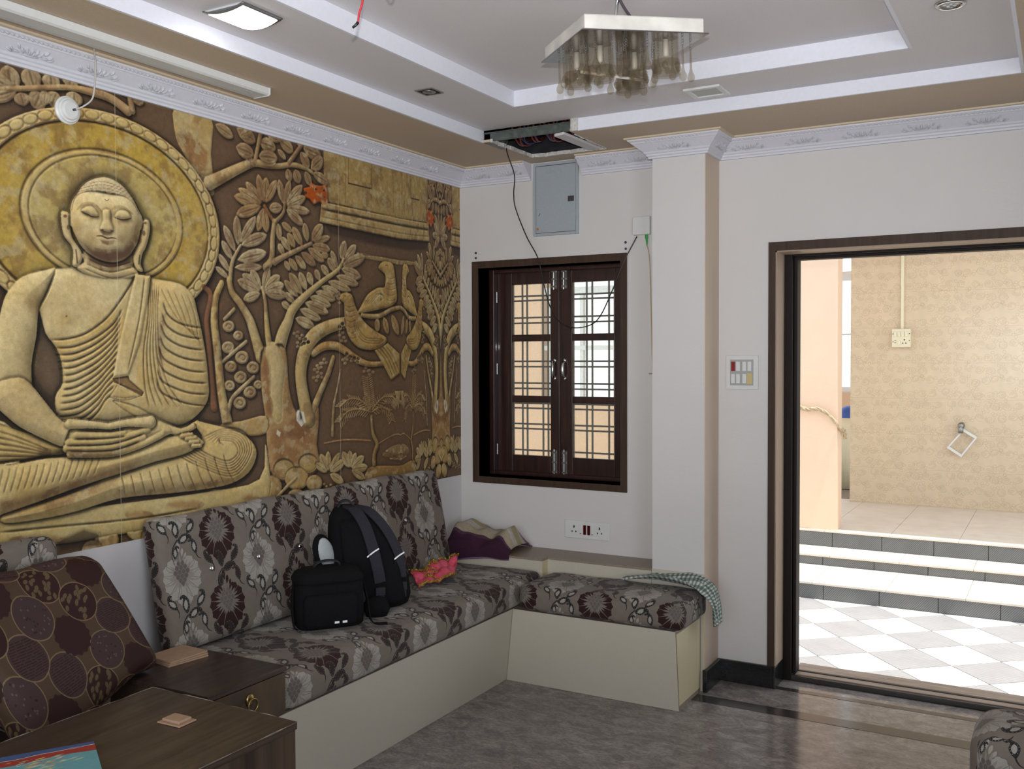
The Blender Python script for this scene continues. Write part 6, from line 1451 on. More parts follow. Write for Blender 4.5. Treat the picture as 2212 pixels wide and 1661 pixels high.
(1,[2262,2479,2262,2465],.0012,(.3,.22,.15,),{'h':0,'alpha':.4}),
(1,[1763,2421,1781,2423],.0016,(.26,.19,.13,),{'h':0,'alpha':.6}),
(1,[1784,2438,1783,2426],.0011,(.3,.22,.15,),{'h':0,'alpha':.4}),
(1,[1800,2434,1818,2436],.0016,(.26,.19,.13,),{'h':0,'alpha':.6}),
(1,[1820,2451,1820,2438],.0011,(.3,.22,.15,),{'h':0,'alpha':.4}),
(1,[1837,2445,1855,2447],.0016,(.26,.19,.13,),{'h':0,'alpha':.6}),
(1,[1857,2463,1857,2450],.0011,(.3,.22,.15,),{'h':0,'alpha':.4}),
(1,[1874,2456,1892,2458],.0016,(.26,.19,.13,),{'h':0,'alpha':.6}),
(1,[1895,2473,1895,2461],.0011,(.3,.22,.15,),{'h':0,'alpha':.4}),
(1,[1912,2465,1930,2467],.0016,(.26,.19,.13,),{'h':0,'alpha':.6}),
(1,[1933,2483,1932,2470],.0011,(.3,.22,.15,),{'h':0,'alpha':.4}),
(1,[1949,2472,1968,2475],.0016,(.26,.19,.13,),{'h':0,'alpha':.6}),
(1,[1971,2490,1970,2477],.0011,(.3,.22,.15,),{'h':0,'alpha':.4}),
(1,[1988,2478,2007,2480],.0016,(.26,.19,.13,),{'h':0,'alpha':.6}),
(1,[2009,2495,2009,2483],.0011,(.3,.22,.15,),{'h':0,'alpha':.4}),
(1,[2026,2478,2045,2480],.0016,(.26,.19,.13,),{'h':0,'alpha':.6}),
(1,[2048,2496,2048,2483],.0011,(.3,.22,.15,),{'h':0,'alpha':.4}),
(1,[2065,2475,2084,2478],.0016,(.26,.19,.13,),{'h':0,'alpha':.6}),
(1,[2087,2494,2087,2481],.0011,(.3,.22,.15,),{'h':0,'alpha':.4}),
(1,[2104,2471,2124,2473],.0016,(.26,.19,.13,),{'h':0,'alpha':.6}),
(1,[2126,2490,2126,2476],.0011,(.3,.22,.15,),{'h':0,'alpha':.4}),
(1,[2144,2466,2163,2468],.0016,(.26,.19,.13,),{'h':0,'alpha':.6}),
(1,[2166,2484,2166,2471],.0012,(.3,.22,.15,),{'h':0,'alpha':.4}),
(1,[2184,2459,2203,2461],.0017,(.26,.19,.13,),{'h':0,'alpha':.6}),
(1,[2206,2477,2206,2464],.0012,(.3,.22,.15,),{'h':0,'alpha':.4}),
(1,[2224,2450,2244,2452],.0017,(.26,.19,.13,),{'h':0,'alpha':.6}),
(1,[2247,2469,2246,2455],.0012,(.3,.22,.15,),{'h':0,'alpha':.4}),
(1,[1744,2396,1762,2398],.0016,(.26,.19,.13,),{'h':0,'alpha':.6}),
(1,[1764,2413,1764,2401],.0011,(.3,.22,.15,),{'h':0,'alpha':.4}),
(1,[1783,2409,1801,2411],.0016,(.26,.19,.13,),{'h':0,'alpha':.6}),
(1,[1804,2427,1804,2414],.0011,(.3,.22,.15,),{'h':0,'alpha':.4}),
(1,[1823,2421,1841,2423],.0016,(.26,.19,.13,),{'h':0,'alpha':.6}),
(1,[1844,2439,1844,2426],.0011,(.3,.22,.15,),{'h':0,'alpha':.4}),
(1,[1864,2432,1882,2434],.0016,(.26,.19,.13,),{'h':0,'alpha':.6}),
(1,[1885,2450,1884,2437],.0011,(.3,.22,.15,),{'h':0,'alpha':.4}),
(1,[1905,2442,1923,2444],.0016,(.26,.19,.13,),{'h':0,'alpha':.6}),
(1,[1926,2459,1925,2447],.0011,(.3,.22,.15,),{'h':0,'alpha':.4}),
(1,[1946,2450,1964,2452],.0016,(.26,.19,.13,),{'h':0,'alpha':.6}),
(1,[1967,2467,1967,2454],.0011,(.3,.22,.15,),{'h':0,'alpha':.4}),
(1,[1987,2455,2006,2457],.0016,(.26,.19,.13,),{'h':0,'alpha':.6}),
(1,[2009,2473,2008,2460],.0011,(.3,.22,.15,),{'h':0,'alpha':.4}),
(1,[2029,2456,2048,2458],.0016,(.26,.19,.13,),{'h':0,'alpha':.6}),
(1,[2051,2474,2051,2461],.0011,(.3,.22,.15,),{'h':0,'alpha':.4}),
(1,[2071,2454,2091,2456],.0016,(.26,.19,.13,),{'h':0,'alpha':.6}),
(1,[2093,2472,2093,2459],.0011,(.3,.22,.15,),{'h':0,'alpha':.4}),
(1,[2114,2450,2134,2452],.0016,(.26,.19,.13,),{'h':0,'alpha':.6}),
(1,[2136,2468,2136,2455],.0011,(.3,.22,.15,),{'h':0,'alpha':.4}),
(1,[2157,2445,2177,2447],.0016,(.26,.19,.13,),{'h':0,'alpha':.6}),
(1,[2180,2463,2180,2450],.0012,(.3,.22,.15,),{'h':0,'alpha':.4}),
(4,[1798,2054,1833,2025,1825,1968,1774,1926,1739,1939],(.08,.05,.03,),.7,.0063),
(4,[2222,2060,2262,2070,2285,1982,2308,1940,2251,1942],(.08,.05,.03,),.7,.0067),
(0,[1658,2287,1693,2301,1724,2286,1730,2200,1742,2133,1787,2078,1819,2030,1814,1983,1778,1936,1739,1945,1747,2024,1727,2081,1683,2126,1663,2195],(.62,.48,.26,),{'h':.016,'r':.014,'h0':.05,'sm':3}),
(0,[2323,2307,2360,2325,2385,2297,2375,2212,2344,2121,2315,2075,2297,1999,2317,1947,2268,1947,2236,1994,2229,2054,2271,2124,2301,2204],(.62,.48,.26,),{'h':.016,'r':.014,'h0':.05,'sm':3}),
(0,[1726,2199,1723,2188,1716,2180,1707,2180,1700,2186,1698,2196,1701,2207,1708,2215,1717,2216,1724,2210],(.1,.05,.03,),{'alpha':.85,'soft':.002}),
(0,[1703,2271,1700,2265,1693,2261,1684,2260,1678,2263,1675,2268,1678,2273,1685,2278,1693,2279,1700,2276],(.1,.05,.03,),{'alpha':.85,'soft':.002}),
(0,[2344,2225,2341,2213,2334,2205,2325,2204,2318,2211,2315,2222,2318,2234,2326,2242,2334,2243,2342,2237],(.1,.05,.03,),{'alpha':.85,'soft':.0022}),
(0,[2360,2301,2357,2295,2348,2290,2338,2289,2330,2292,2327,2297,2330,2304,2338,2308,2349,2309,2357,2307],(.1,.05,.03,),{'alpha':.85,'soft':.0022}),
(1,[1766,2051,1772,2001,1775,1964],.0031,(.08,.05,.03,),{'h':0,'alpha':.8}),
(1,[2290,2059,2281,1998],.0033,(.08,.05,.03,),{'h':0,'alpha':.8}),
(0,[1731,2271,1739,2322,1762,2397,1798,2436,1863,2461,1944,2470,2050,2469,2138,2472,2193,2460,2244,2427,2287,2366,2302,2294,2297,2230,2276,2155,2226,2077,2161,2021,2083,1992,2003,1989,1921,2007,1855,2040,1805,2079,1767,2135,1737,2201],(.74,.6,.34,),{'h':.075,'r':.13,'h0':.075,'sm':3}),
(4,[1818,2181,1815,2156,1808,2132,1796,2113,1782,2100,1766,2094,1751,2097,1738,2107,1727,2124,1720,2146,1718,2171,1721,2196,1729,2219,1740,2238,1754,2252,1770,2257,1785,2255,1799,2245,1809,2228,1816,2206],(.42,.26,.09,),.7,.0125),
(4,[2314,2235,2311,2210,2305,2187,2296,2169,2284,2156,2271,2151,2259,2154,2248,2164,2239,2181,2234,2202,2233,2227,2235,2251,2241,2274,2250,2293,2262,2306,2274,2311,2287,2309,2298,2299,2307,2282,2312,2260],(.36,.23,.1,),.7,.0134),
(4,[1934,2146,1931,2126,1922,2107,1909,2092,1892,2081,1874,2077,1856,2078,1840,2085,1828,2098,1820,2115,1817,2134,1820,2154,1829,2172,1842,2188,1858,2199,1877,2204,1895,2203,1911,2195,1924,2183,1932,2166],(.45,.28,.11,),.5,.0143),
(4,[2252,2189,2249,2170,2240,2152,2226,2138,2209,2128,2191,2123,2173,2124,2156,2131,2143,2143,2135,2158,2133,2176,2136,2195,2145,2212,2158,2227,2175,2237,2193,2242,2211,2241,2228,2235,2241,2223,2249,2207],(.4,.27,.13,),.45,.0132),
(4,[1799,2117,1900,2076,2019,2071,2151,2096,2264,2190,2288,2166,2230,2067,2149,2007,2071,1981,1987,1981,1884,2011],(.13,.05,.035,),.85,.0147),
(1,[1781,2325,1825,2365,1884,2379,1935,2367,1975,2333],(.0024,.0054,.0057,.0038,),(.38,.25,.12,),{'h':0,'alpha':.75}),
(1,[2044,2348,2094,2381,2156,2386,2231,2352],(.0025,.0056,.0059,.0039,),(.38,.25,.12,),{'h':0,'alpha':.75}),
(4,[1975,2330,1971,2318,1959,2310,1945,2308,1934,2314,1930,2325,1935,2336,1946,2345,1960,2347,1971,2341],(.36,.22,.11,),.75,.0056),
(4,[2089,2335,2085,2323,2073,2314,2059,2312,2047,2318,2043,2329,2048,2341,2059,2350,2074,2351,2085,2346],(.3,.18,.09,),.75,.0057),
(0,[1817,2320,1847,2349,1890,2358,1923,2343,1949,2304,1904,2296,1860,2306],(.7,.55,.3,),{'h':.01,'r':.016,'h0':.152,'sm':3}),
(0,[2085,2315,2109,2354,2156,2366,2195,2355,2214,2324,2171,2309,2124,2306],(.7,.56,.31,),{'h':.01,'r':.016,'h0':.152,'sm':3}),
(1,[1813,2316,1860,2303,1904,2289,1952,2298],(.0013,.0021,.0024,.0016,),(.14,.07,.05,),{'h':0,'alpha':.95}),
(1,[2081,2308,2135,2298,2178,2306,2218,2321],(.0016,.0025,.0021,.0013,),(.14,.07,.05,),{'h':0,'alpha':.95}),
(4,[1959,2283,1953,2277,1937,2271,1914,2267,1892,2266,1876,2268,1871,2273,1877,2279,1893,2285,1915,2289,1937,2290,1953,2288],(.32,.2,.1,),.7,.0048),
(4,[2194,2292,2186,2285,2166,2278,2139,2274,2111,2272,2092,2274,2084,2279,2092,2285,2112,2292,2139,2297,2166,2298,2187,2297],(.32,.2,.1,),.7,.0049),
(0,[1987,2344,2040,2351,2046,2287,2064,2241,2068,2215,2037,2202,2007,2202,1969,2208,1966,2230,1985,2280],(.76,.62,.36,),{'h':.012,'r':.012,'h0':.15,'sm':3}),
(4,[2043,2342,2065,2290,2091,2237,2068,2218,2050,2272],(.45,.3,.14,),.5,.0049),
(4,[1954,2209,2018,2200,2075,2213,2052,2181,2017,2168,1983,2174],(.1,.06,.04,),.75,.0049),
(0,[1989,2210,1987,2206,1980,2204,1973,2203,1966,2204,1964,2207,1966,2210,1973,2213,1981,2214,1987,2213],(.06,.03,.02,),{'alpha':.9,'soft':.0013}),
(0,[2069,2212,2067,2209,2060,2206,2052,2205,2046,2206,2043,2209,2046,2213,2052,2215,2060,2216,2067,2215],(.06,.03,.02,),{'alpha':.9,'soft':.0013}),
(1,[1931,2162,1972,2166,2017,2155,2055,2162,2098,2160],(.0013,.0026,.0032,.0026,.0013,),(.1,.05,.04,),{'h':0,'alpha':.95}),
(4,[1960,2139,2017,2138,2074,2144,2062,2120,2016,2106,1975,2115],(.22,.13,.07,),.75,.004),
(4,[2160,2166,2156,2151,2144,2139,2128,2133,2113,2136,2101,2145,2098,2160,2102,2175,2114,2187,2129,2192,2145,2190,2156,2180],(.33,.21,.11,),.6,.0066),
(1,[2003,2424,2018,2416,2034,2428],.0015,(.2,.12,.08,),{'h':0,'alpha':.9}),
(1,[1739,2316,1761,2391,1801,2434,1867,2459,1944,2467,2050,2466,2138,2469,2193,2456,2244,2424,2291,2363],.0018,(.22,.14,.09,),{'h':0,'alpha':.7})
]
def paint_mural():
    cv = Canvas(MU0, MV0, MU1, MV1, MPPM, (.150, .094, .056))
    rng = cv.rng
    for o in MURAL:
        k = o[0]
        if k < 5: P = [(o[1][i] / 2000 + MU0, o[1][i + 1] / 2000 + MV0) for i in range(0, len(o[1]), 2)]
        if k == 0: cv.poly(P, o[2], **o[3])
        elif k == 1: cv.stroke(P, o[2], o[3], **o[4])
        elif k == 2: cv.groove(P, o[2], o[3], **o[4])
        elif k == 3: cv.leaf(P[0], P[1], o[2], o[3], **o[4])
        elif k == 4: cv.tint(P, *o[2:])
        else:
            (cx, cy, rx, ry), (ix, iy, jx, jy) = o[1], o[2]
            def el(k, n=72, dx=0, dy=0): return ell(cx + dx, cy + dy, rx * k, ry * k, n)
            def jl(k, n=60): return ell(ix, iy, jx * k, jy * k, n)
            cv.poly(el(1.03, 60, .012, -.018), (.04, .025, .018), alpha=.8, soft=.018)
            cv.poly(el(1.01), (.58, .44, .22), h=.012, r=.012, h0=.012)
            cv.poly(el(.90), (.50, .345, .095), h0=.012)
            cv.H[cv.H < 0] = 0
            n = 50
            for i in range(n):
                a = 6.28319 * i / n + .04
                p = (cx + rx * .955 * math.cos(a), cy + ry * .955 * math.sin(a))
                t = math.atan2(ry * math.cos(a), -rx * math.sin(a))
                q = ell(0, 0, .029, .0175, 14)
                q = np.stack([p[0] + q[:, 0] * math.cos(t) - q[:, 1] * math.sin(t), p[1] + q[:, 0] * math.sin(t) + q[:, 1] * math.cos(t)], 1)
                cv.poly(q, (.60, .46, .22), h=.005, r=.010, h0=.018)
                cv.groove(q, .003, .004, sm=0, col=(.2, .1, .04), alpha=.5)
            cv.groove(el(.895), .005, .008, sm=0, col=(.2, .1, .04), alpha=.6)
            cv.poly(jl(1), (.55, .41, .18), h=.005, r=.008, h0=.014)
            cv.poly(jl(.91), (.50, .39, .155), h0=.019)
            cv.groove(jl(.915), .003, .006, sm=0, col=(.2, .13, .05), alpha=.6)
            cv.groove(jl(1.0), .005, .006, sm=0, col=(.3, .2, .08), alpha=.6)
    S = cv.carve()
    h, w = cv.h, cv.w
    C = cv.C
    # weathering: cream and ochre clouds, rust where the paint has flaked, fine grain
    n1 = fractal(h, w, 110, rng, 6); n2 = fractal(h, w, 60, rng, 5); n3 = fractal(h, w, 8, rng, 3); n4 = fractal(h, w, 34, rng, 6); n5 = fractal(h, w, 20, rng, 5)
    lum = C.mean(2)
    k = np.clip((n1 - .40) * 2.6, 0, 1)[..., None] * np.clip((lum - .22) * 5, 0, 1)[..., None]
    C = C * (1 - .45 * k) + np.array((.60, .53, .33), np.float32) * .45 * k
    k = np.clip((n2 - .42) * 2.4, 0, 1)[..., None] * np.clip((lum - .20) * 6, 0, 1)[..., None]
    C = C * (1 - .38 * k) + np.array((.44, .27, .075), np.float32) * .38 * k
    bark = ((lum > .15) & (lum < .37)).astype(np.float32)
    k = (np.clip((n4 - .50) * 7, 0, 1) * bark)[..., None]
    C = C * (1 - .5 * k) + np.array((.17, .085, .045), np.float32) * .5 * k
    k = (np.clip((n5 - .57) * 9, 0, 1) * bark)[..., None]
    C = C * (1 - .5 * k) + np.array((.55, .46, .28), np.float32) * .5 * k
    C = C * (.80 + .40 * n3)[..., None] * (.9 + .2 * rng.random((h, w)).astype(np.float32))[..., None]
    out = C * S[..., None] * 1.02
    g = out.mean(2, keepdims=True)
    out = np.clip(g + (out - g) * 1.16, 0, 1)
    # the sheet repeats mirrored and squeezed in its last strip
    def px(u): return int(round((u - MU0) * MPPM))
    a, b = px(MAXIS1), px(MAXIS2)
    for x in range(a, w):
        xx = x if x < b else max(2 * b - x, a)
        src = a - int((xx - a) * 2.3) - 1
        if 0 <= src < a: out[:, x] = out[:, src]
    # sheet joints
    for u in MSEAMS:
        x = px(u)
        if 0 < x < w - 2: out[:, x:x + 2] = out[:, x:x + 2] * .6 + np.array((.55, .48, .36), np.float32) * .4
    return out
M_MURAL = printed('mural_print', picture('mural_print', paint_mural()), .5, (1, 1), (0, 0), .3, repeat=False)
SKY, SUN, DAYR, DAYF, FLASH, EXPO = 1.7, 5.0, 36, 34, 205, 0.36
# =====================================================================
#  the room
# =====================================================================
RX, RY, RZ = 4.6, -6.5, 2.95          # right wall, wall behind the photographer, slab
Z1, Z2, Z3 = 2.59, 2.645, 2.713       # the three levels of the false ceiling

fl = MB()
fl.box(-.2, RY - .2, -.08, RX + .2, .02, 0, 0)
fl.box(1.713, .02, -.08, 2.95, .16, 0, 0)
struct(fl.build('floor', [M_GRANITE]))
inl = MB(); inl.box(1.30, -.345, -.01, RX, -.258, .0012)
struct(inl.build('trim_1', M_GRANDARK))
inl = MB(); inl.box(1.745, -.012, -.01, 2.92, .028, .0012)
struct(inl.build('trim_2', M_GRANDARK))

w = MB(); w.box(-.2, RY - .2, 0, 0, .25, RZ)
struct(w.build('wall_left', M_WALL))

WX0, WX1, WZ0, WZ1 = .118, .962, .911, 2.052     # window opening
DX0, DX1, DZ = 1.745, 2.95, 2.056                # door opening
w = MB()
for x0, x1, z0, z1 in [(0, WX0, 0, RZ), (WX0, WX1, 0, WZ0), (WX0, WX1, WZ1, RZ), (WX1, DX0, 0, RZ), (DX0, DX1, DZ, RZ), (DX1, RX, 0, RZ)]:
    w.box(x0, 0, z0, x1, .25, z1)
struct(w.build('wall_back', M_WALLB))
# the walls behind the photographer, with the openings that let the daylight in
w = MB()
for y0, y1, z0, z1 in [(RY, -5.6, 0, RZ), (-5.6, -3.5, 0, .8), (-5.6, -3.5, 2.3, RZ), (-3.5, .25, 0, RZ)]:
    w.box(RX, y0, z0, RX + .2, y1, z1)
struct(w.build('wall_right', M_WALLB))
w = MB()
for x0, x1, z0, z1 in [(-.2, 1.0, 0, RZ), (1.0, 3.9, 0, .7), (1.0, 3.9, 2.35, RZ), (3.9, RX + .2, 0, RZ)]:
    w.box(x0, RY - .2, z0, x1, RY, z1)
struct(w.build('wall_front', M_WALLB))

c = MB(); c.box(1.213, -.205, 0, 1.470, 0, 2.62, 0)
c.box(1.470, -.204, .0, 1.473, 0, 2.62, 1)
struct(c.build('column', [M_WALLB, M_CREAM]))

# ---- stepped false ceiling, broken open in the corner over the fuse box
HOLE = [(.535, -.150), (.540, -.562), (.962, -.562), (.950, -.19), (.80, -.135), (.66, -.118)]
def slab_cells(xs, ys, z, t, skip):
    m = MB()
    for i in range(len(xs) - 1):
        for j in range(len(ys) - 1):
            cx, cy = (xs[i] + xs[i + 1]) / 2, (ys[j] + ys[j + 1]) / 2
            if not skip(cx, cy): m.box(xs[i], ys[j], z, xs[i + 1], ys[j + 1], z + t)
    return m
OX0, OX1, OY0, OY1 = .495, 2.775, -5.2, -.565     # outer recess
IX0, IX1, IY0, IY1 = .845, 2.435, -4.6, -.885     # inner recess
m = slab_cells([0, .495, .535, .955, OX1, RX], [RY, OY0, OY1, -.145, 0], Z1, .012,
               lambda x, y: (OX0 < x < OX1 and OY0 < y < OY1) or (.535 < x < .955 and -.565 < y < -.145))
struct(m.build('ceiling', M_TAN))
# the ragged broken edge of the board
rg = MB(); rr = random.Random(3)
def ragged(p0, p1, n, w):
    for i in range(n):
        t0, t1 = i / n, (i + 1) / n
        a = Vector(p0).lerp(Vector(p1), t0); b = Vector(p0).lerp(Vector(p1), t1)
        d = (b - a).normalized(); nn = Vector((-d.y, d.x)); k = w * rr.uniform(.3, 1.2); k2 = w * rr.uniform(.3, 1.2)
        rg.prism([a, b, b + nn * k2, a + nn * k], 'z', Z1 - .003 - rr.uniform(0, .003), Z1 + .013)
ragged((.955, -.145), (.535, -.145), 11, .016); ragged((.535, -.145), (.535, -.565), 12, .010); ragged((.955, -.50), (.955, -.145), 8, .008)
struct(rg.build('trim_3', M_RAW))
m = slab_cells([OX0, IX0, IX1, OX1], [OY0, IY0, IY1, OY1], Z2, .012, lambda x, y: IX0 < x < IX1 and IY0 < y < IY1)
struct(m.build('ceiling_middle', M_CEIL))
m = MB(); m.box(IX0 - .01, IY0 - .01, Z3, IX1 + .01, IY1 + .01, Z3 + .012)
struct(m.build('ceiling_centre', M_CEIL))
m = MB()
m.box(OX0 - .010, OY0, Z1 - .001, OX0 + .002, OY1 + .004, Z2 - .0003)
m.box(.985, OY1 - .002, Z1 - .001, OX1, OY1 + .010, Z2 - .0003)
m.box(OX1 - .002, OY0, Z1 - .001, OX1 + .010, OY1 + .010, Z2 - .0003)
m.box(OX0, OY0 - .010, Z1 - .001, OX1, OY0 + .002, Z2 - .0003)
m.box(IX0 - .010, IY0, Z2 - .001, IX0 + .002, IY1 + .010, Z3 - .0003)
m.box(IX0, IY1 - .002, Z2 - .001, IX1, IY1 + .010, Z3 - .0003)
m.box(IX1 - .002, IY0, Z2 - .001, IX1 + .010, IY1 + .010, Z3 - .0003)
m.box(IX0, IY0 - .010, Z2 - .001, IX1, IY0 + .002, Z3 - .0003)
struct(m.build('trim_4', M_FASC))
m = MB(); m.box(.962, OY1 - .010, Z1 - .002, .998, OY1 + .012, Z2 + .006)
struct(m.build('trim_5', M_RAW, bevel=.002))
m = MB(); m.box(-.2, RY - .2, RZ, RX + .2, .25, RZ + .15)
struct(m.build('ceiling_slab', M_CONC))
# near-black liner added round the broken corner's void to paint in its shade
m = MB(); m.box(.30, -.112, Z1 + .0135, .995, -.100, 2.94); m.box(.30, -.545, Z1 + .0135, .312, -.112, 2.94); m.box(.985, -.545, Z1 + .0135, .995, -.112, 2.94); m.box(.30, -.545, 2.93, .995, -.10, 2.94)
struct(m.build('void_shade_liner', M_VOID))
# what shows inside the broken corner
ch = MB(); ch.box(.497, -.563, Z1 + .004, .985, -.548, Z1 + .046); ch.box(.497, -.566, Z1 + .040, .985, -.530, Z1 + .046); ch.box(.500, -.563, Z1 - .004, .535, -.40, Z1 + .040)
t = ch.build('steel_channel', M_STEELGREEN, bevel=.002)
tag(t, 'dark green-grey steel channel bared along the back edge of the broken ceiling', 'metal channel')
bd = MB(); bd.prism([(.868, -.548), (.925, -.566), (.938, -.20), (.880, -.205)], 'z', -.006, .006)
t = bd.build('ceiling_board', M_CEIL)
t.location = (0, 0, Z1 - .004); t.rotation_euler = (0, 0, 0)
tag(t, 'loose strip of pale ceiling board hanging across the hole above the grey fuse box', 'ceiling board')
bun = empty('wire_bundle', (.70, -.34, Z1 + .03), 'tangle of maroon and blue wires lying in the broken ceiling corner', 'wires')
rw = random.Random(8)
for i in range(15):
    b = MB(); x = -.15 + .022 * i + rw.uniform(-.01, .01)
    pts = [(x - .06, .17, .06 + rw.uniform(0, .1)), (x, .10, .02 + rw.uniform(0, .03)), (x + .02 + rw.uniform(-.03, .03), -.02, rw.uniform(-.01, .03)), (x + .05, -.12, .03 + rw.uniform(0, .05)), (x + .10, -.18, .10)]
    b.tube(catmull(pts, 5), .005, 6)
    b.build('wire', M_BLUEWIRE if i % 4 == 3 else M_MAROONWIRE, bun, True)

# ---- plaster moulding round the top of the walls
PROF = [(0, 2.500), (.014, 2.500), (.016, 2.508), (.022, 2.512), (.024, 2.519), (.030, 2.523), (.034, 2.530), (.072, 2.562), (.076, 2.564), (.080, 2.570), (.090, 2.576), (.092, 2.582), (.0921, Z1)]
def moulding(name, p0, p1, nrm, miter0=0, miter1=0, motifs=(), lip=True):
    """profile swept from p0 to p1 along a wall whose room-side normal is nrm; miter +1 lengthens at the outside, -1 shortens"""
    p0, p1, nrm = Vector(p0), Vector(p1), Vector(nrm); d = (p1 - p0).normalized()
    b = MB(); rows = []
    for p, z in PROF + [(.104, Z1 - .007), (.104, Z1)]:
        rows.append((p, z))
    k = len(PROF)
    def pt(r, e):
        p, z = r; q = (p0 - d * p * miter0) if e == 0 else (p1 + d * p * miter1)
        q = q + nrm * p; return (q.x, q.y, z)
    for i in range(k - 1): b.quad(pt(rows[i], 0), pt(rows[i], 1), pt(rows[i + 1], 1), pt(rows[i + 1], 0), 0)
    ends0 = [pt(r, 0) for r in rows[:k]] + [(p0.x, p0.y, Z1)]; ends1 = [pt(r, 1) for r in rows[:k]] + [(p1.x, p1.y, Z1)]
    b.add(ends0, [list(range(len(ends0)))], 0); b.add(ends1, [list(range(len(ends1)))[::-1]], 0)
    if lip:
        q = [(.088, Z1 - .009), (.104, Z1 - .007), (.104, Z1)]
        for i in range(2): b.quad(pt(q[i], 0), pt(q[i], 1), pt(q[i + 1], 1), pt(q[i + 1], 0), 1)
    L = (p1 - p0).length
    # twisted-rope bead
    s = .0
    while s < L:
        o = p0 + d * s + nrm * .083
        M = Matrix((( d.x, nrm.x, 0, 0), (d.y, nrm.y, 0, 0), (0, 0, 1, 0), (0, 0, 0, 1))) @ Matrix.Rotation(R(35), 4, 'Y')
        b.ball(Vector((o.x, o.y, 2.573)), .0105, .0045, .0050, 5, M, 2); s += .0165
    # lotus sprays on the sloping frieze
    sl = Vector((0, .038, .032)).normalized()
    for s in motifs:
        base = p0 + d * s
        def W(a, h):           # a along the wall, h up the slope
            q = base + d * a + nrm * (.034 + sl.y * h); return Vector((q.x, q.y, 2.530 + sl.z * h))
        X = d; Yv = nrm * sl.y + Vector((0, 0, sl.z)); Zv = X.cross(Yv)
        for a, h, rx, ry, ang in [(0, .024, .006, .015, 0), (-.016, .022, .0055, .014, 22), (.016, .022, .0055, .014, -22), (-.031, .020, .0055, .013, 42), (.031, .020, .0055, .013, -42), (-.008, .017, .005, .011, 12), (.008, .017, .005, .011, -12),
                                   (-.048, .031, .0045, .010, 35), (.048, .031, .0045, .010, -35), (-.050, .012, .0045, .014, 82), (.050, .012, .0045, .014, -82), (-.070, .010, .0038, .013, 65), (.070, .010, .0038, .013, -65), (-.066, .018, .0035, .010, 50), (.066, .018, .0035, .010, -50), (0, .007, .028, .0035, 0)]:
            M = Matrix((X, Yv, Zv)).transposed().to_4x4() @ Matrix.Rotation(R(ang), 4, 'Z')
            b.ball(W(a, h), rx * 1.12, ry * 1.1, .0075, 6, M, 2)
    return struct(b.build(name, [M_PLAST, M_LIP, M_RELIEFSHADE], smooth=False))
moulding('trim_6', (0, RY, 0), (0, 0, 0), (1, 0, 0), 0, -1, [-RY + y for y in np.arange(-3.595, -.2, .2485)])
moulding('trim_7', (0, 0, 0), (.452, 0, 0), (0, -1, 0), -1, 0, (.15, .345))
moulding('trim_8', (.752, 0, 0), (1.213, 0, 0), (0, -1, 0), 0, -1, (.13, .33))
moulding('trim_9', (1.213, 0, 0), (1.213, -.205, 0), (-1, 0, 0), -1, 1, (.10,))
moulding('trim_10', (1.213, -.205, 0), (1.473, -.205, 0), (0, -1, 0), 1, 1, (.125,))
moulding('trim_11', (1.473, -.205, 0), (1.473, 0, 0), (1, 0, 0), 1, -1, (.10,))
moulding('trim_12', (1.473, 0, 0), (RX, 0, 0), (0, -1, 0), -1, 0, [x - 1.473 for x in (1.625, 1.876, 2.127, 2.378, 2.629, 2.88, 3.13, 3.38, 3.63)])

# ---- black stone skirting
def skirting(name, boxes):
    b = MB()
    for q in boxes: b.box(*q)
    struct(b.build(name, M_BLACKSTONE, bevel=.003))
skirting('baseboard_back', [(1.473, -.018, 0, 1.738, 0, .104), (1.738, -.018, 0, 1.753, .139, .104), (2.95, -.018, 0, RX, 0, .104)])
skirting('baseboard_column', [(1.473, -.215, 0, 1.491, -.018, .104), (1.468, -.223, 0, 1.491, -.2051, .104)])

# ---- the mural on the left wall
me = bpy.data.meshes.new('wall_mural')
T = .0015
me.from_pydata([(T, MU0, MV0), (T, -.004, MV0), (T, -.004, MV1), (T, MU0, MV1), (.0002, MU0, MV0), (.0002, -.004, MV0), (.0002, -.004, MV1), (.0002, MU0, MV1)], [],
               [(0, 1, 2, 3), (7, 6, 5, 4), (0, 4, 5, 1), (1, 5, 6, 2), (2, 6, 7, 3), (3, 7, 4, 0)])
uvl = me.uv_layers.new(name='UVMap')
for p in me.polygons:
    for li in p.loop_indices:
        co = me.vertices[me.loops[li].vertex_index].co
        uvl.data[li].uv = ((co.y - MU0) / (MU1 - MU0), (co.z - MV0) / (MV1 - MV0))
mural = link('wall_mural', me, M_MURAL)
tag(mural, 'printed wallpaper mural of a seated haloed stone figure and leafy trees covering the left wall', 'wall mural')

# =====================================================================
#  window and door
# =====================================================================
win = empty('window_1', (.54, 0, WZ0), None, None); win['kind'] = 'structure'
def wl(b, name, mat, parent, **k):
    """build in world coordinates under a parent that sits at parent's location"""
    o = b.build(name, mat, parent, **k)
    P = Vector((0, 0, 0)); q = parent
    while q is not None: P += Vector(q.location); q = q.parent
    o.data.transform(Matrix.Translation(-P)); return o
f = MB()
f.box(.079, -.006, .876, WX0, .25, 2.09); f.box(WX1, -.006, .876, .998, .25, 2.09)
f.box(WX0, -.006, 2.052, WX1, .25, 2.09); f.box(WX0, -.006, .876, WX1, .25, WZ0)
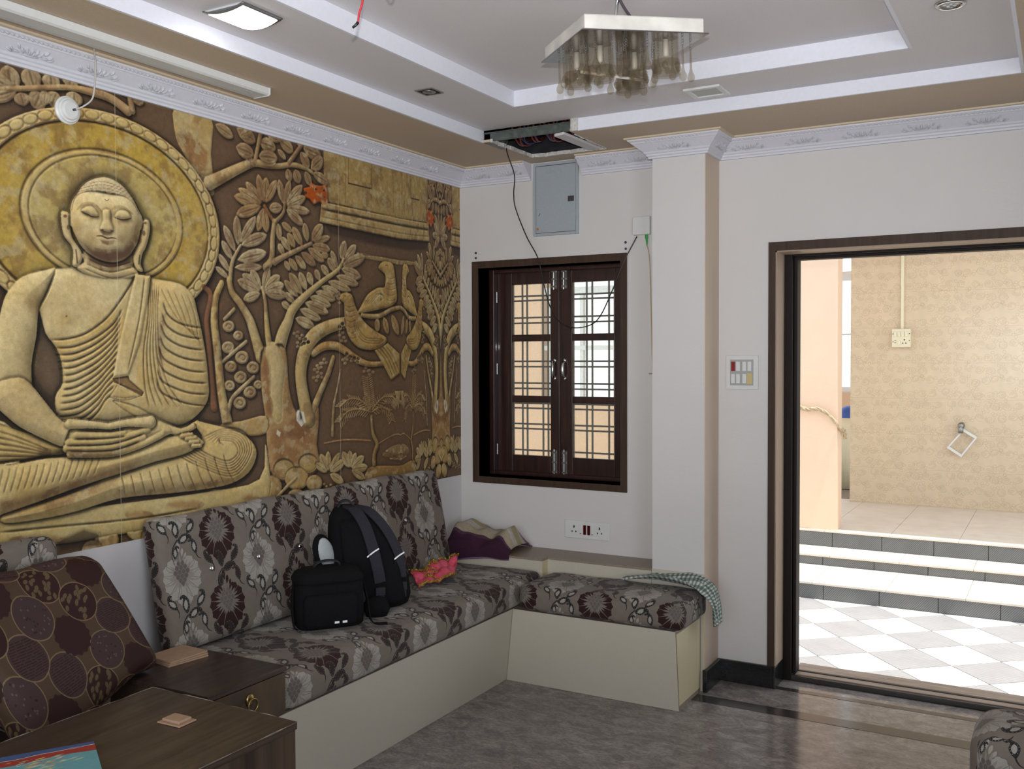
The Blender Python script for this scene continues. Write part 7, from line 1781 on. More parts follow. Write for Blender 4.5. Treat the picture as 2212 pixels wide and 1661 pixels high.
# the part of the lining that sits in the wall: cut the wall back around it
wl(f, 'frame', M_FRAMEBROWN, win)
f = MB(); f.box(WX0, .11, WZ0, .150, .20, WZ1); f.box(.93, .11, WZ0, WX1, .20, WZ1); f.box(.15, .11, 2.030, .93, .20, WZ1); f.box(.15, .11, WZ0, .93, .20, .932)
wl(f, 'inner_frame', M_DARKWOOD, win, bevel=.004)
PZ = [(1.022, 1.315), (1.352, 1.652), (1.690, 1.966)]
def sash(name, x0, x1, px0, px1, hx):
    b = MB(); y0, y1 = .150, .182
    z0, z1 = .930, 2.0325
    b.box(x0, y0, z0, px0, y1, z1); b.box(px1, y0, z0, x1, y1, z1)
    b.box(px0, y0, z0, px1, y1, PZ[0][0]); b.box(px0, y0, PZ[2][1], px1, y1, z1)
    b.box(px0, y0 + .004, PZ[0][1], px1, y1, PZ[1][0]); b.box(px0, y0 + .004, PZ[1][1], px1, y1, PZ[2][0])
    s_ = wl(b, name, M_DARKWOOD, win, bevel=.003)
    g = MB()
    for a, c_ in PZ: g.box(px0 - .004, .166, a - .004, px1 + .004, .169, c_ + .004)
    wl(g, 'pane', M_GLASSW, s_)
    for (za, zb, knob) in [(1.934, 2.040, 1.975), (.928, 1.058, 1.02)]:
        t = MB(); t.box(hx - .013, .146, za, hx + .013, .150, zb); t.tube([(hx, .140, za - .004), (hx, .140, zb + .006)], .0048, 8)
        for zz in (za + .012, (za + zb) / 2, zb - .012): t.box(hx - .011, .134, zz - .005, hx + .011, .147, zz + .005)
        t.tube([(hx, .140, knob), (hx - .012, .128, knob)], .003, 6)
        wl(t, 'tower_bolt', M_STEEL, s_)
    h = MB(); hz = 1.498
    h.tube(catmull([(hx, .150, hz + .046), (hx, .130, hz + .034), (hx, .124, hz), (hx, .130, hz - .034), (hx, .150, hz - .046)], 5), [.007] * 6 + [.0085] * 9 + [.007] * 6, 8)
    h.ball(Vector((hx, .147, hz + .048)), .011, .006, .013, 8); h.ball(Vector((hx, .147, hz - .048)), .011, .006, .013, 8)
    wl(h, 'handle', M_CHROME, s_, smooth=True)
    for zz in (1.05, 1.5, 1.9):
        k = MB(); xx = x0 if hx > (x0 + x1) / 2 else x1
        k.tube([(xx, .146, zz - .03), (xx, .146, zz + .03)], .006, 8); wl(k, 'hinge', M_STEEL, s_)
    return s_
sash('sash', .149, .5385, .243, .483, .510)
sash('sash', .5395, .931, .616, .864, .570)
gr = MB(); gy = .215
for x in (.275, .305, .405, .437, .672, .705, .803, .836): gr.tube([(x, gy, .92), (x, gy, 2.05)], .0055, 6)
for z in (1.045, 1.165, 1.192, 1.280, 1.308, 1.390, 1.420, 1.512, 1.542, 1.695 + .06, 1.695 + .09, 1.88, 1.905): gr.tube([(.125, gy - .004, z), (.955, gy - .004, z)], .0055, 6)
wl(gr, 'grille', M_IRON, win)

dr = empty('door_1', (2.35, 0, 0), None, None); dr['kind'] = 'structure'
f = MB()
f.box(1.713, -.010, 0, DX0, .0, 2.097); f.box(DX1, -.010, 0, 2.982, 0, 2.097); f.box(DX0, -.010, DZ, DX1, 0, 2.097)
wl(f, 'architrave', M_FRAMEBROWN, dr)
f = MB(); f.box(DX0 - .001, -.004, 0.104, DX0 + .006, .14, DZ); f.box(DX1 - .006, -.004, 0, DX1 + .001, .14, DZ); f.box(DX0, -.004, DZ - .006, DX1, .14, DZ + .001)
wl(f, 'reveal', M_REVEAL, dr)
f = MB(); FI = 1.806
f.box(DX0 + .004, .14, 0, FI - .018, .26, DZ); f.box(FI - .018, .165, 0, FI, .235, DZ - .02)
f.box(DX1 - .06, .14, 0, DX1 - .004, .26, DZ)
f.box(FI - .018, .14, 2.040, DX1 - .06, .26, DZ); f.box(FI - .018, .165, 2.026, DX1 - .06, .235, 2.042)
wl(f, 'door_frame', M_DOORWOOD, dr, bevel=.004)
f = MB(); f.box(FI - .02, .145, 0, DX1 - .05, .165, .026); f.box(FI - .02, .215, 0, DX1 - .05, .235, .034)
wl(f, 'threshold', M_SILLDK, dr, bevel=.003)
f = MB(); f.box(FI - .02, .165, .0, DX1 - .05, .215, .030); f.box(FI - .02, .235, 0, DX1 - .05, .345, .032)
wl(f, 'sill_board', M_SILL, dr, bevel=.003)

# =====================================================================
#  built-in ledge and benches
# =====================================================================
def at(b, name, mat, parent, **k): return wl(b, name, mat, parent, **k)
lg = empty('wall_ledge', (.62, -.12, 0), 'cream laminate ledge box with brown top under the window, stepping back behind the bench corner', 'built-in ledge')
b = MB(); b.box(.003, -.268, 0, .648, -.003, .540); at(b, 'box_section', [M_LAMW], lg)
b = MB(); b.box(.6485, -.2085, 0, 1.210, -.003, .540); at(b, 'box_section', [M_LAMW], lg)
b = MB(); b.box(.003, -.2705, .5405, .6495, -.003, .551); b.box(.6495, -.2105, .5405, 1.2105, -.003, .551); at(b, 'top_panel', M_LEDGE, lg, bevel=.001)
b = MB(); b.box(.6485, -.2678, 0, .6505, -.2095, .540); at(b, 'side_panel', M_LAMY, lg)
b = MB(); b.box(1.2125, -.2105, 0, 1.4675, -.2055, .551); at(b, 'cladding', M_LAMW, lg)
b = MB(); b.box(1.4675, -.2105, 0, 1.4715, -.2055, .551); at(b, 'edge_strip', M_LAMY, lg)

# floor-standing bench boxes, fronts leaning in towards the floor
lb = empty('bench_base', (.32, -1.8, 0), 'long cream laminate bench box with raked front running along the mural wall', 'bench', group='built-in benches')
BY0, BY1 = -3.6, -.273
b = MB(); b.prism([(.005, 0), (.576, 0), (.641, .366), (.005, .366)], 'y', BY0, BY1); at(b, 'box', M_EDGE, lb)
b = MB(); b.prism([(.5765, .001), (.5795, .001), (.6445, .366), (.6415, .366)], 'y', BY0, -.502); at(b, 'front_panel', M_LAMW, lb)
rb = empty('bench_base', (1.05, -.37, 0), 'short cream laminate bench box under the window, its yellowed end panel facing the door', 'bench', group='built-in benches')
def slant(b, x0b, x0t, x1, y0b, y0t, y1, z0, z1, mi=0):
    v = [(x0b, y0b, z0), (x1, y0b, z0), (x1, y1, z0), (x0b, y1, z0), (x0t, y0t, z1), (x1, y0t, z1), (x1, y1, z1), (x0t, y1, z1)]
    b.add(v, [(0, 3, 2, 1), (4, 5, 6, 7), (0, 1, 5, 4), (1, 2, 6, 5), (2, 3, 7, 6), (3, 0, 4, 7)], mi)
b = MB(); slant(b, .5815, .6465, 1.455, -.508, -.557, -.273, 0, .366); b.box(.66, -.2731, 0, 1.455, -.212, .366); at(b, 'box', M_EDGE, rb)
b = MB(); slant(b, .5815, .6465, 1.4565, -.5115, -.5605, -.5082, .001, .366)
v = [(.5815, -.5115, .001), (1.4575, -.5115, .001), (1.4575, -.5605, .366), (.6465, -.5605, .366)]
b = MB(); b.add(v + [(x, y + .003, z) for x, y, z in v], [(0, 1, 2, 3), (7, 6, 5, 4), (0, 4, 5, 1), (1, 5, 6, 2), (2, 6, 7, 3), (3, 7, 4, 0)])
at(b, 'front_panel', M_LAMW, rb)
v = [(1.4555, -.500, .022), (1.4555, -.228, .022), (1.4555, -.228, .350), (1.4555, -.541, .350)]
b = MB(); b.add(v + [(x + .002, y, z) for x, y, z in v], [(0, 1, 2, 3), (7, 6, 5, 4), (0, 4, 5, 1), (1, 5, 6, 2), (2, 6, 7, 3), (3, 7, 4, 0)])
at(b, 'end_panel', M_LAMY, rb)

# ---- upholstered cushions
def cushion(name, D, L, H, r, mat, parent=None, uv=(0, 0), puff=0.0, lump=.004, seed=0):
    """soft block; local +x is its front, y its length, z up from 0"""
    h = (D / 2, L / 2, H / 2)
    def ticks(a):
        n = max(2, int((2 * a - 2 * r) / .05))
        e = [-a, -a + r * .12, -a + r * .35, -a + r * .65]
        return e + [(-a + r) + (2 * a - 2 * r) * i / n for i in range(n + 1)] + [-q for q in e[::-1]]
    bm = bmesh.new(); ul = bm.loops.layers.uv.new('UVMap')
    ph = [random.Random(seed + i).uniform(0, 6) for i in range(6)]
    def pos(p):
        q = [max(-h[i] + r, min(h[i] - r, p[i])) for i in range(3)]
        d = Vector([p[i] - q[i] for i in range(3)])
        o = Vector(q) + (d.normalized() * r if d.length > 1e-9 else d)
        k = max(0, 1 - (p[0] / h[0]) ** 4) * max(0, 1 - (p[1] / h[1]) ** 6)
        if p[2] > 0: o.z += puff * k
        kx = max(0, 1 - (p[2] / h[2]) ** 4) * max(0, 1 - (p[1] / h[1]) ** 6)
        if p[0] > 0: o.x += puff * .6 * kx
        w_ = lump * (math.sin(p[1] * 9 + ph[0]) * math.sin(p[0] * 11 + ph[1]) + .6 * math.sin(p[1] * 23 + ph[2] + p[2] * 15))
        if p[2] > 0: o.z += w_
        o.x += w_ * .5 * (p[0] / h[0])
        o.z += H / 2
        return o
    def UV(p, ax, sg):
        z = p[2] + H / 2; dx = D / 2 - p[0]
        if ax == 0: q = (p[1], z) if sg > 0 else (p[1], 2 * H + D - z)
        elif ax == 2: q = (p[1], H + dx) if sg > 0 else (p[1], -dx)
        else: q = (sg * (L / 2 + dx), z)
        return (q[0] + uv[0], q[1] + uv[1])
    for ax in range(3):
        i, j = [k for k in range(3) if k != ax]
        ti, tj = ticks(h[i]), ticks(h[j])
        for sg in (-1, 1):
            V = []; P = []
            for b_ in tj:
                for a_ in ti:
                    p = [0, 0, 0]; p[ax] = sg * h[ax]; p[i] = a_; p[j] = b_
                    P.append(p); V.append(bm.verts.new(pos(p)))
            n = len(ti)
            for y in range(len(tj) - 1):
                for x in range(n - 1):
                    ids = [y * n + x, y * n + x + 1, (y + 1) * n + x + 1, (y + 1) * n + x]
                    f_ = bm.faces.new([V[k] for k in ids])
                    for lp, k in zip(f_.loops, ids): lp[ul].uv = UV(P[k], ax, sg)
    bmesh.ops.remove_doubles(bm, verts=bm.verts, dist=1e-5)
    bmesh.ops.recalc_face_normals(bm, faces=bm.faces)
    me = bpy.data.meshes.new(name); bm.to_mesh(me); bm.free()
    return link(name, me, mat, parent, True)

GRP = 'floral bench cushions'
o = cushion('seat_cushion', .555, 1.835, .128, .032, M_FLORAL, uv=(.12, .205), puff=.012, lump=.004, seed=1)
o.location = (.3785, -1.195, .3665)
tag(o, 'long floral seat cushion lying on the bench box along the mural wall', 'seat cushion', GRP)
o = cushion('seat_cushion', .352, .815, .116, .030, M_FLORAL, uv=(.195, .055), puff=.010, lump=.003, seed=2)
o.location = (1.082, -.3885, .3665); o.rotation_euler = (0, 0, R(-90))
tag(o, 'short floral seat cushion on the bench box below the window', 'seat cushion', GRP)

def backrest(y0, y1, x, z, H, uv, label, btn, tilt=-11.5):
    D, L = .085, y1 - y0
    root = empty('backrest_cushion', (x, (y0 + y1) / 2, z), label, 'back cushion', (0, R(tilt), 0), GRP)
    c_ = cushion('cushion_body', D, L, H, .036, M_FLORAL, root, uv=uv, puff=.004, lump=.005, seed=int(abs(y0) * 10))
    for yb, zb in btn:
        b_ = MB(); M = Matrix.Translation((D / 2 + .001, yb - (y0 + y1) / 2, zb)) @ Matrix.Rotation(R(90), 4, 'Y')
        b_.lathe([(.0105, 0), (.0105, .003), (.008, .006), (.004, .007)], 12, M)
        b_.build('crystal_button', M_CHROME, root, True)
    return root
YC = (-2.19 - .372) / 2
backrest(-2.19, -.372, .150, .506, .488, (YC + 1.91 + FW / 2, -.133 + FH / 2), 'long floral back cushion leaning on the mural wall behind the black backpack', [(-1.964, .268), (-1.718, .268), (-1.476, .268), (-.726, .266), (-.98, .266)])
backrest(-3.4, -2.56, .096, .372, .622, (.05, .03), 'second floral back cushion half hidden behind the brown roundel cushion', [], -4)

# =====================================================================
#  tables, cushion, papers, book
# =====================================================================
ut = empty('drawer_table', (.42, -2.30, .3665), 'low walnut side table with a drawer and brass ring pull', 'side table')
b = MB(); b.box(.20, -2.462, .3665, .635, -2.118, .512); at(b, 'carcass', M_WALNUTV, ut)
b = MB(); b.box(.198, -2.465, .5125, .652, -2.116, .5305); at(b, 'top', M_WALNUT, ut, bevel=.002)
b = MB(); b.box(.6355, -2.458, .372, .650, -2.122, .5095)
d_ = at(b, 'drawer', M_WALNUTF, ut, bevel=.0015)
b = MB(); hy, hz = -2.286, .455
b.lathe([(.020, 0), (.020, .003), (.013, .006), (.004, .007)], 16, Matrix.Translation((.650, hy, hz + .012)) @ Matrix.Rotation(R(90), 4, 'Y'))
b.tube([(.664, hy + .021 * math.sin(a), hz - .004 - .021 * math.cos(a)) for a in np.linspace(0, 2 * math.pi, 25)], .0032, 7, cap=False)
b.tube([(.652, hy, hz + .016), (.664, hy, hz + .016)], .0045, 8)
at(b, 'ring_pull', M_BRASS, d_, smooth=True)

ft = empty('cabinet_table', (.94, -3.1, 0), 'dark brown wood grain table with worn pale edges in front of the bench', 'table')
TX0, TX1, TY0, TY1, TZ = .668, 1.209, -3.55, -2.681, .630
b = MB(); b.box(TX0 + .006, TY0 + .006, 0, TX1 - .004, TY1 - .004, TZ - .0205); at(b, 'carcass', M_WALNUTV, ft)
b = MB(); b.box(TX0, TY0, TZ - .020, TX1, TY1, TZ); at(b, 'top', M_WALNUT, ft, bevel=.0015)
b = MB(); rr = random.Random(12); zt = TZ - .0012
cn = [Vector((TX1, TY0, zt)), Vector((TX1, TY1, zt)), Vector((TX0, TY1, zt)), Vector((TX0, TY0, zt))]
pts = [cn[i].lerp(cn[i + 1], k / 24) for i in range(3) for k in range(24)] + [cn[3]]
b.tube(pts, [rr.choice([.0005, .0012, .0018, .0024]) for _ in pts], 5)
at(b, 'worn_edge', M_WORN, ft)
b = MB(); b.box(-.040, -.030, 0, .040, .030, .004); b.box(-.030, -.022, .004, .030, .022, .012)
k_ = b.build('pull_plate', M_PAPER, ft, bevel=.002); k_.location = (.938 - .94, -2.834 + 3.1, TZ); k_.rotation_euler = (0, 0, R(2))
k_['label'] = 'small raised square plate'

# big brown cushion leaning back on the wall
o = cushion('square_cushion', .105, .56, .43, .045, M_ROUND, uv=(.02, .01), puff=.012, lump=.006, seed=6)
U_ = Vector((-.138, -.135, .366)).normalized(); Y_ = Vector((-.05, .99, -.02)).normalized(); X_ = Y_.cross(U_).normalized()
M = Matrix.Translation((.345, -2.352, .558)) @ Matrix((X_, Y_, U_)).transposed().to_4x4() @ Matrix.Translation((-.0525, -.28, 0))
for v_ in o.data.vertices:          # the lower left corner sags into the gap beside the table
    v_.co.z -= (1 - v_.co.z / .43) * .36 * max(0, .18 - v_.co.y)
o.data.transform(M)
tag(o, 'large dark brown cushion patterned with roundels leaning at far left beside the walnut side table', 'cushion')

for k in range(3):
    b = MB(); b.box(-.075 + .002 * k, -.055, 0, .060 - .001 * k, .100, .0055)
    o = b.build('board_sheet', M_PAPER); o.location = (.268, -2.262, .531 + .0062 * k); o.rotation_euler = (0, 0, R(-8 + 3 * k))
    tag(o, ['bottom', 'middle', 'topmost'][k] + ' brown board of the small stack on the walnut side table', 'board', 'brown boards on the side table')

bk = empty('picture_book', (.94, -3.198, TZ + .0005), 'thin picture book with blue, red and teal cover at bottom left corner on the table', 'book', (0, 0, R(58)))
b = MB(); b.box(-.103, -.138, .001, .103, .138, .006); b.build('pages', M_WHITEPL, bk)
me = bpy.data.meshes.new('cover'); q = .0075
me.from_pydata([(-.105, -.14, q), (.105, -.14, q), (.105, .14, q), (-.105, .14, q), (-.105, -.14, .0062), (.105, -.14, .0062), (.105, .14, .0062), (-.105, .14, .0062)], [], [(0, 1, 2, 3), (7, 6, 5, 4), (0, 4, 5, 1), (1, 5, 6, 2), (2, 6, 7, 3), (3, 7, 4, 0)])
u_ = me.uv_layers.new(name='UVMap')
for p in me.polygons:
    for li in p.loop_indices:
        co = me.vertices[me.loops[li].vertex_index].co; u_.data[li].uv = ((co.x + .105) / .21, (co.y + .14) / .28)
link('cover', me, M_BOOK, bk)

# =====================================================================
#  bags on the seat
# =====================================================================
SEAT = .5115
def loft(b, secs, n=28, mi=0, ex=2.6):
    """secs: (z, half depth x, half width y, cx, cy)"""
    base = len(b.v)
    for z, a, w_, cx, cy in secs:
        for k in range(n):
            t = 2 * math.pi * k / n; c_, s_ = math.cos(t), math.sin(t)
            b.v.append((cx + a * math.copysign(abs(c_) ** (2 / ex), c_), cy + w_ * math.copysign(abs(s_) ** (2 / ex), s_), z))
    m = len(secs)
    for i in range(m - 1):
        for k in range(n):
            b.f.append([base + i * n + k, base + i * n + (k + 1) % n, base + (i + 1) * n + (k + 1) % n, base + (i + 1) * n + k]); b.m.append(mi)
    b.f.append([base + k for k in range(n)][::-1]); b.m.append(mi)
    b.f.append([base + (m - 1) * n + k for k in range(n)]); b.m.append(mi)
def ribbon(b, pts, width, thick, side=(0, 1, 0), n=5, mi=0):
    P = catmull(pts, n); S = Vector(side).normalized(); base = len(b.v); m = len(P)
    ws = width if isinstance(width, (list, tuple)) else [width] * m
    for i in range(m):
        t = (P[min(i + 1, m - 1)] - P[max(i - 1, 0)]).normalized(); s_ = (S - t * S.dot(t)).normalized(); nn = t.cross(s_).normalized()
        w_ = ws[min(len(ws) - 1, int(i * len(ws) / m))]
        for a, c_ in ((-1, -1), (1, -1), (1, 1), (-1, 1)): b.v.append(tuple(P[i] + s_ * a * w_ / 2 + nn * c_ * thick / 2))
    for i in range(m - 1):
        for k in range(4): b.f.append([base + i * 4 + k, base + i * 4 + (k + 1) % 4, base + (i + 1) * 4 + (k + 1) % 4, base + (i + 1) * 4 + k]); b.m.append(mi)
    b.f.append([base, base + 1, base + 2, base + 3][::-1]); b.m.append(mi); l = base + (m - 1) * 4
    b.f.append([l, l + 1, l + 2, l + 3]); b.m.append(mi)

bp = empty('backpack', (.352, -1.302, SEAT + .0015), 'black backpack with grey shoulder straps leaning on the long floral back cushion', 'backpack', (0, 0, R(-41))); bp.scale = (.95, .95, .955)
b = MB()
loft(b, [(.0, .075, .125, 0, .035), (.012, .095, .150, 0, .035), (.05, .108, .165, 0, .032), (.12, .112, .168, -.005, .022), (.20, .108, .160, -.015, .004), (.28, .100, .145, -.028, -.018), (.35, .086, .122, -.042, -.040), (.40, .068, .098, -.055, -.055), (.435, .045, .068, -.062, -.064), (.448, .020, .035, -.064, -.066)])
b.build('pack_body', M_BLACKCLOTH, bp, True)
b = MB()     # padded back panel towards the room
loft(b, [(.03, .012, .105, .105, .038), (.05, .022, .118, .104, .036), (.18, .024, .120, .092, .010), (.30, .022, .100, .066, -.022), (.375, .016, .075, .036, -.046), (.395, .004, .05, .028, -.05)])
b.build('back_panel', M_BLACKCLOTH, bp, True)
def pack_strap(pts, w_, strip, pad_end):
    b = MB(); ribbon(b, pts, w_, .013); s_ = b.build('shoulder_strap', M_STRAP, bp, False, bevel=.003)
    b = MB(); (x, y, z), dz = strip, .020
    ribbon(b, [(x, y - .026, z - dz), (x + .002, y, z), (x, y + .026, z + dz * .7)], .006, .003, (0, -.4, 1)); b.build('reflective_strip', M_REFLECT, s_)
    b = MB(); x, y, z = pts[-1]; b.box(x - .008, y - .021, z - .055, x + .008, y + .021, z - .02); b.box(x - .011, y - .017, z - .085, x + .011, y + .017, z - .055); b.build('buckle', M_STRAP, s_, bevel=.002)
    return s_
pack_strap([(-.045, -.075, .445), (.02, -.050, .430), (.070, -.018, .37), (.108, .004, .29), (.133, .022, .20), (.138, .034, .13)], .050, (.125, .006, .262), 0)
pack_strap([(-.035, -.040, .440), (.010, .010, .425), (.045, .066, .365), (.070, .108, .29), (.085, .134, .215), (.090, .142, .135)], .040, (.092, .126, .232), 0)
b = MB(); ribbon(b, [(-.06, -.12, .425), (-.045, -.105, .462), (-.03, -.075, .470), (-.015, -.05, .447)], .028, .008, (1, 0, 0)); b.build('grab_handle', M_STRAP, bp, bevel=.002)
b = MB(); ribbon(b, [(.115, -.10, .155), (.128, -.07, .176), (.132, -.048, .13), (.130, -.036, .05)], .026, .005); b.build('side_webbing', M_STRAP, bp)
b = MB(); loft(b, [(.0, .03, .045, .150, .10), (.03, .04, .058, .150, .10), (.075, .028, .045, .148, .10), (.085, .006, .012, .146, .10)]); o = b.build('hip_pad', M_BLACKCLOTH, bp, True)
o.location = (.0, -.085, -.008)
# open side pocket with pale lining
M = Matrix.Translation((.025, -.192, .255)) @ Matrix.Rotation(R(16), 4, 'X') @ Matrix.Rotation(R(22), 4, 'Z')
b = MB(); b.ball(Vector((0, 0, 0)), .022, .050, .085, 14, None); b.v = [tuple(M @ Vector(p)) for p in b.v]
sp = b.build('side_pocket', M_BLACKCLOTH, bp, True)
b = MB(); b.ball(Vector((.012, .004, -.004)), .014, .039, .071, 14); b.v = [tuple(M @ Vector(p)) for p in b.v]
b.build('pocket_lining', M_LINING, sp, True)

cb = empty('camera_bag', (.385, -1.592, SEAT), 'small black camera bag in front of the backpack on the floral seat', 'camera bag', (0, 0, R(-37))); cb.scale = (.88, .89, 1.0)
b = MB(); loft(b, [(0, .088, .135, 0, 0), (.010, .100, .148, 0, 0), (.05, .104, .152, 0, 0), (.15, .102, .150, 0, 0), (.185, .098, .146, 0, 0)], 32, 0, 5); b.build('bag_body', M_BLACKCLOTH, cb, True)
b = MB(); loft(b, [(.178, .105, .153, 0, 0), (.190, .106, .154, 0, 0), (.212, .094, .140, 0, 0), (.226, .060, .105, 0, 0), (.230, .02, .04, 0, 0)], 32, 0, 4); b.build('lid', M_BLACKCLOTH, cb, True)
b = MB(); loft(b, [(.012, .016, .105, .104, -.01), (.03, .026, .118, .104, -.01), (.12, .026, .118, .104, -.01), (.140, .012, .105, .104, -.01)], 24, 0, 4); fp = b.build('front_pocket', M_BLACKCLOTH, cb, True)
for y in (.012, .047):
    b = MB(); b.box(.1285, y - .010, .028, .1315, y + .010, .036); b.build('reflective_tab', M_REFLECT, fp)
b = MB(); ribbon(b, [(-.02, -.06, .224), (0, -.045, .246), (0, 0, .252), (0, .045, .246), (-.02, .06, .224)], .024, .006, (1, 0, 0)); b.build('carry_handle', M_STRAP, cb)
b = MB(); ribbon(b, [(.0, -.152, .17), (.03, -.164, .09), (.05, -.160, .02), (.06, -.150, .004)], .03, .005, (1, 0, 0)); b.build('shoulder_strap', M_BLACKCLOTH, cb)
b = MB(); ribbon(b, [(.0, .152, .18), (.05, .166, .10), (.085, .17, .03), (.11, .19, .006), (.12, .24, .004)], .03, .005, (1, 0, 0)); b.build('shoulder_strap', M_BLACKCLOTH, cb)

# =====================================================================
#  cloths
# =====================================================================
def cloth(name, nu, nv, fn, thick, mat, uvs, parent=None):
    """fn(u,v) -> top surface; closed by an offset sheet below"""
    b = MB(); b.grid(nu, nv, fn)
    me = b.mesh(name, False)
    ul = me.uv_layers.new(name='UVMap')
    for p in me.polygons:
        for li in p.loop_indices:
            i = me.loops[li].vertex_index; u, v = (i % (nu + 1)) / nu, (i // (nu + 1)) / nv
            ul.data[li].uv = uvs(u, v)
    o = link(name, me, mat, parent, True)
    s_ = o.modifiers.new('thickness', 'SOLIDIFY'); s_.thickness = thick; s_.offset = -1
    return o
def lerp(a, c, t): return a + (c - a) * t
rt = random.Random(21); PH = [rt.uniform(0, 6.28) for _ in range(12)]
def towel_fn(u, v):
    # u: along the ledge; v: from the draped front hem over the heap to the wall
    prof = [(-.2790, .520), (-.2805, .548), (-.2740, .580), (-.246, .620), (-.19, .652), (-.11, .655), (-.055, .625), (-.030, .590), (-.022, .557)]
    t = v * (len(prof) - 1); i = min(int(t), len(prof) - 2); y = lerp(prof[i][0], prof[i + 1][0], t - i); z = lerp(prof[i][1], prof[i + 1][1], t - i)
    x = lerp(.040, .462, u) + .010 * math.sin(v * 6 + PH[0]) * (1 - u)
    hump = .58 + .66 * math.exp(-((u - .27) / .24) ** 2) + .50 * math.exp(-((u - .86) / .20) ** 2)
    edge = min(1, 5 * u + .25, 5 * (1 - u) + .35)
    if z > .553:
        zz = .5555 + (z - .553) * hump * edge
        w_ = math.sin(math.pi * v) ** .8
        zz += (.010 * abs(math.sin(u * 8 + v * 5 + PH[2])) + .008 * math.sin(u * 19 - v * 11 + PH[3]) + .005 * math.sin(u * 31 + v * 17 + PH[4])) * w_ * edge
        y += .016 * math.sin(u * 7 + v * 4 + PH[4]) * w_ if v > .3 else 0
        zz = max(zz, .5555)
    else:
        zz = z - .030 * math.exp(-((u - .16) / .22) ** 2) + .018 * max(0, u - .55) + .003 * math.sin(u * 14 + PH[1])
    return (x, min(y, -.018), zz)
o = cloth('striped_towel', 48, 40, towel_fn, .004, M_TOWEL, lambda u, v: (u, min(.985, max(.005, v * .98 + .05 * (u - .5) * math.sin(v * 3.1) + .012 * math.sin(u * 9)))))
tag(o, 'crumpled purple and cream striped towel heaped on the ledge in the corner', 'towel')

pk = empty('pink_cloth', (.20, -.62, SEAT), 'shiny pink cloth with gold lace edging crumpled on the seat beside the backpack', 'cloth')
def pink_fn(u, v):
    # wraps from the backrest side to the front
    a = Vector((.240, -.41)); b_ = Vector((.405, -.70)); c_ = Vector((.385, -.965)); d_ = Vector((.242, -.83))
    p = a.lerp(b_, v).lerp(d_.lerp(c_, v), u)
    z = SEAT + .004 + .012 * abs(math.sin(u * 13 + v * 7)) * (1 - .5 * v) + .024 * abs(math.sin(u * 5.5 + v * 2 + PH[5])) * (1 - .6 * v) + .018 * abs(math.sin(v * 6 - u * 3 + PH[6])) * (1 - v * .7) + .010 * math.sin(math.pi * u) * (1 - v)
    return (p.x - .20, p.y + .62, z - SEAT)
o = cloth('satin', 36, 30, pink_fn, .002, M_PINK, lambda u, v: (u, v), pk)
b = MB(); rg_ = random.Random(4)
def lace(path, wd):
    for i, (x, y, z) in enumerate(path):
        for k in range(3):
            b.ball(Vector((x + rg_.uniform(-wd, wd), y + rg_.uniform(-wd, wd), z + .003 + rg_.uniform(0, .006))), rg_.uniform(.003, .006), rg_.uniform(.003, .006), rg_.uniform(.002, .004), 5)
lace([pink_fn(t / 44, 1.0) for t in range(45)], .006); b.build('gold_lace', M_GOLD, pk); b = MB()
lace([pink_fn(t / 30, .02) for t in range(31)], .006); lace([pink_fn(.62 + .12 * math.sin(t * 1.7), t / 30 * .8) for t in range(30)], .012)
b.build('gold_lace', M_GOLD, pk)

path = [(1.105, -.285, .4945), (1.17, -.265, .503), (1.25, -.250, .5095), (1.33, -.245, .512), (1.40, -.244, .512), (1.455, -.243, .508), (1.492, -.245, .496), (1.512, -.247, .470), (1.524, -.248, .430), (1.530, -.250, .385), (1.536, -.252, .335)]
PP = catmull(path, 4)
def check_fn(u, v):
    t = v * (len(PP) - 1); i = min(int(t), len(PP) - 2); p = PP[i].lerp(PP[i + 1], t - i); T_ = (PP[i + 1] - PP[i]).normalized()
    wdt = lerp(.04, .165, min(1, v * 3)) * (1 if v < .65 else lerp(1, .62, (v - .65) / .35))
    s_ = Vector((0, 1, 0)); nn = s_.cross(T_); nn = nn if nn.z > 0 or (abs(nn.z) < .3 and nn.x > 0) else -nn
    k = (.012 + .022 * math.exp(-((v - .42) / .2) ** 2)) * abs(math.sin(u * 7.0 + v * 5)) + .006 * math.sin(u * 17 + v * 9) + .004
    return p + s_ * ((u - .5) * wdt - .022 * min(1, v * 3) * (1 if v < .6 else max(0, 1 - (v - .6) * 4))) + nn * (k + .003)
o = cloth('checked_towel', 28, 60, check_fn, .003, M_CHECK, lambda u, v: (u * .13, v * .50))
tag(o, 'thin green and white checked cloth trailing off the end of the short seat cushion', 'cloth')

# =====================================================================
#  things fixed to the back wall
# =====================================================================
fb = empty('fuse_box', (.599, 0, 2.40), 'grey steel fuse box with hinged door set into the wall under the broken ceiling', 'fuse box')
def F(b, name, mat, parent=fb, **k): return at(b, name, mat, parent, **k)
b = MB()
x0, x1, z0, z1 = .468, .731, 2.203, 2.583
b.box(x0, -.014, z0, x0 + .014, -.0005, z1); b.box(x1 - .014, -.014, z0, x1, -.0005, z1); b.box(x0 + .014, -.014, z0, x1 - .014, -.0005, z0 + .014); b.box(x0 + .014, -.014, z1 - .014, x1 - .014, -.0005, z1)
F(b, 'frame', M_GREYST, bevel=.0015)
b = MB(); b.box(x0 + .016, -.011, z0 + .016, x1 - .016, -.001, z1 - .016); dd = F(b, 'door', M_GREYST, bevel=.0015)
b = MB(); b.box(x0 + .014, -.004, z0 + .014, x1 - .014, -.0008, z1 - .014); F(b, 'door_gap', M_HOLE)
b = MB(); b.box(.672, -.0135, 2.372, .706, -.0112, 2.400); F(b, 'latch', M_GREYDK, dd)
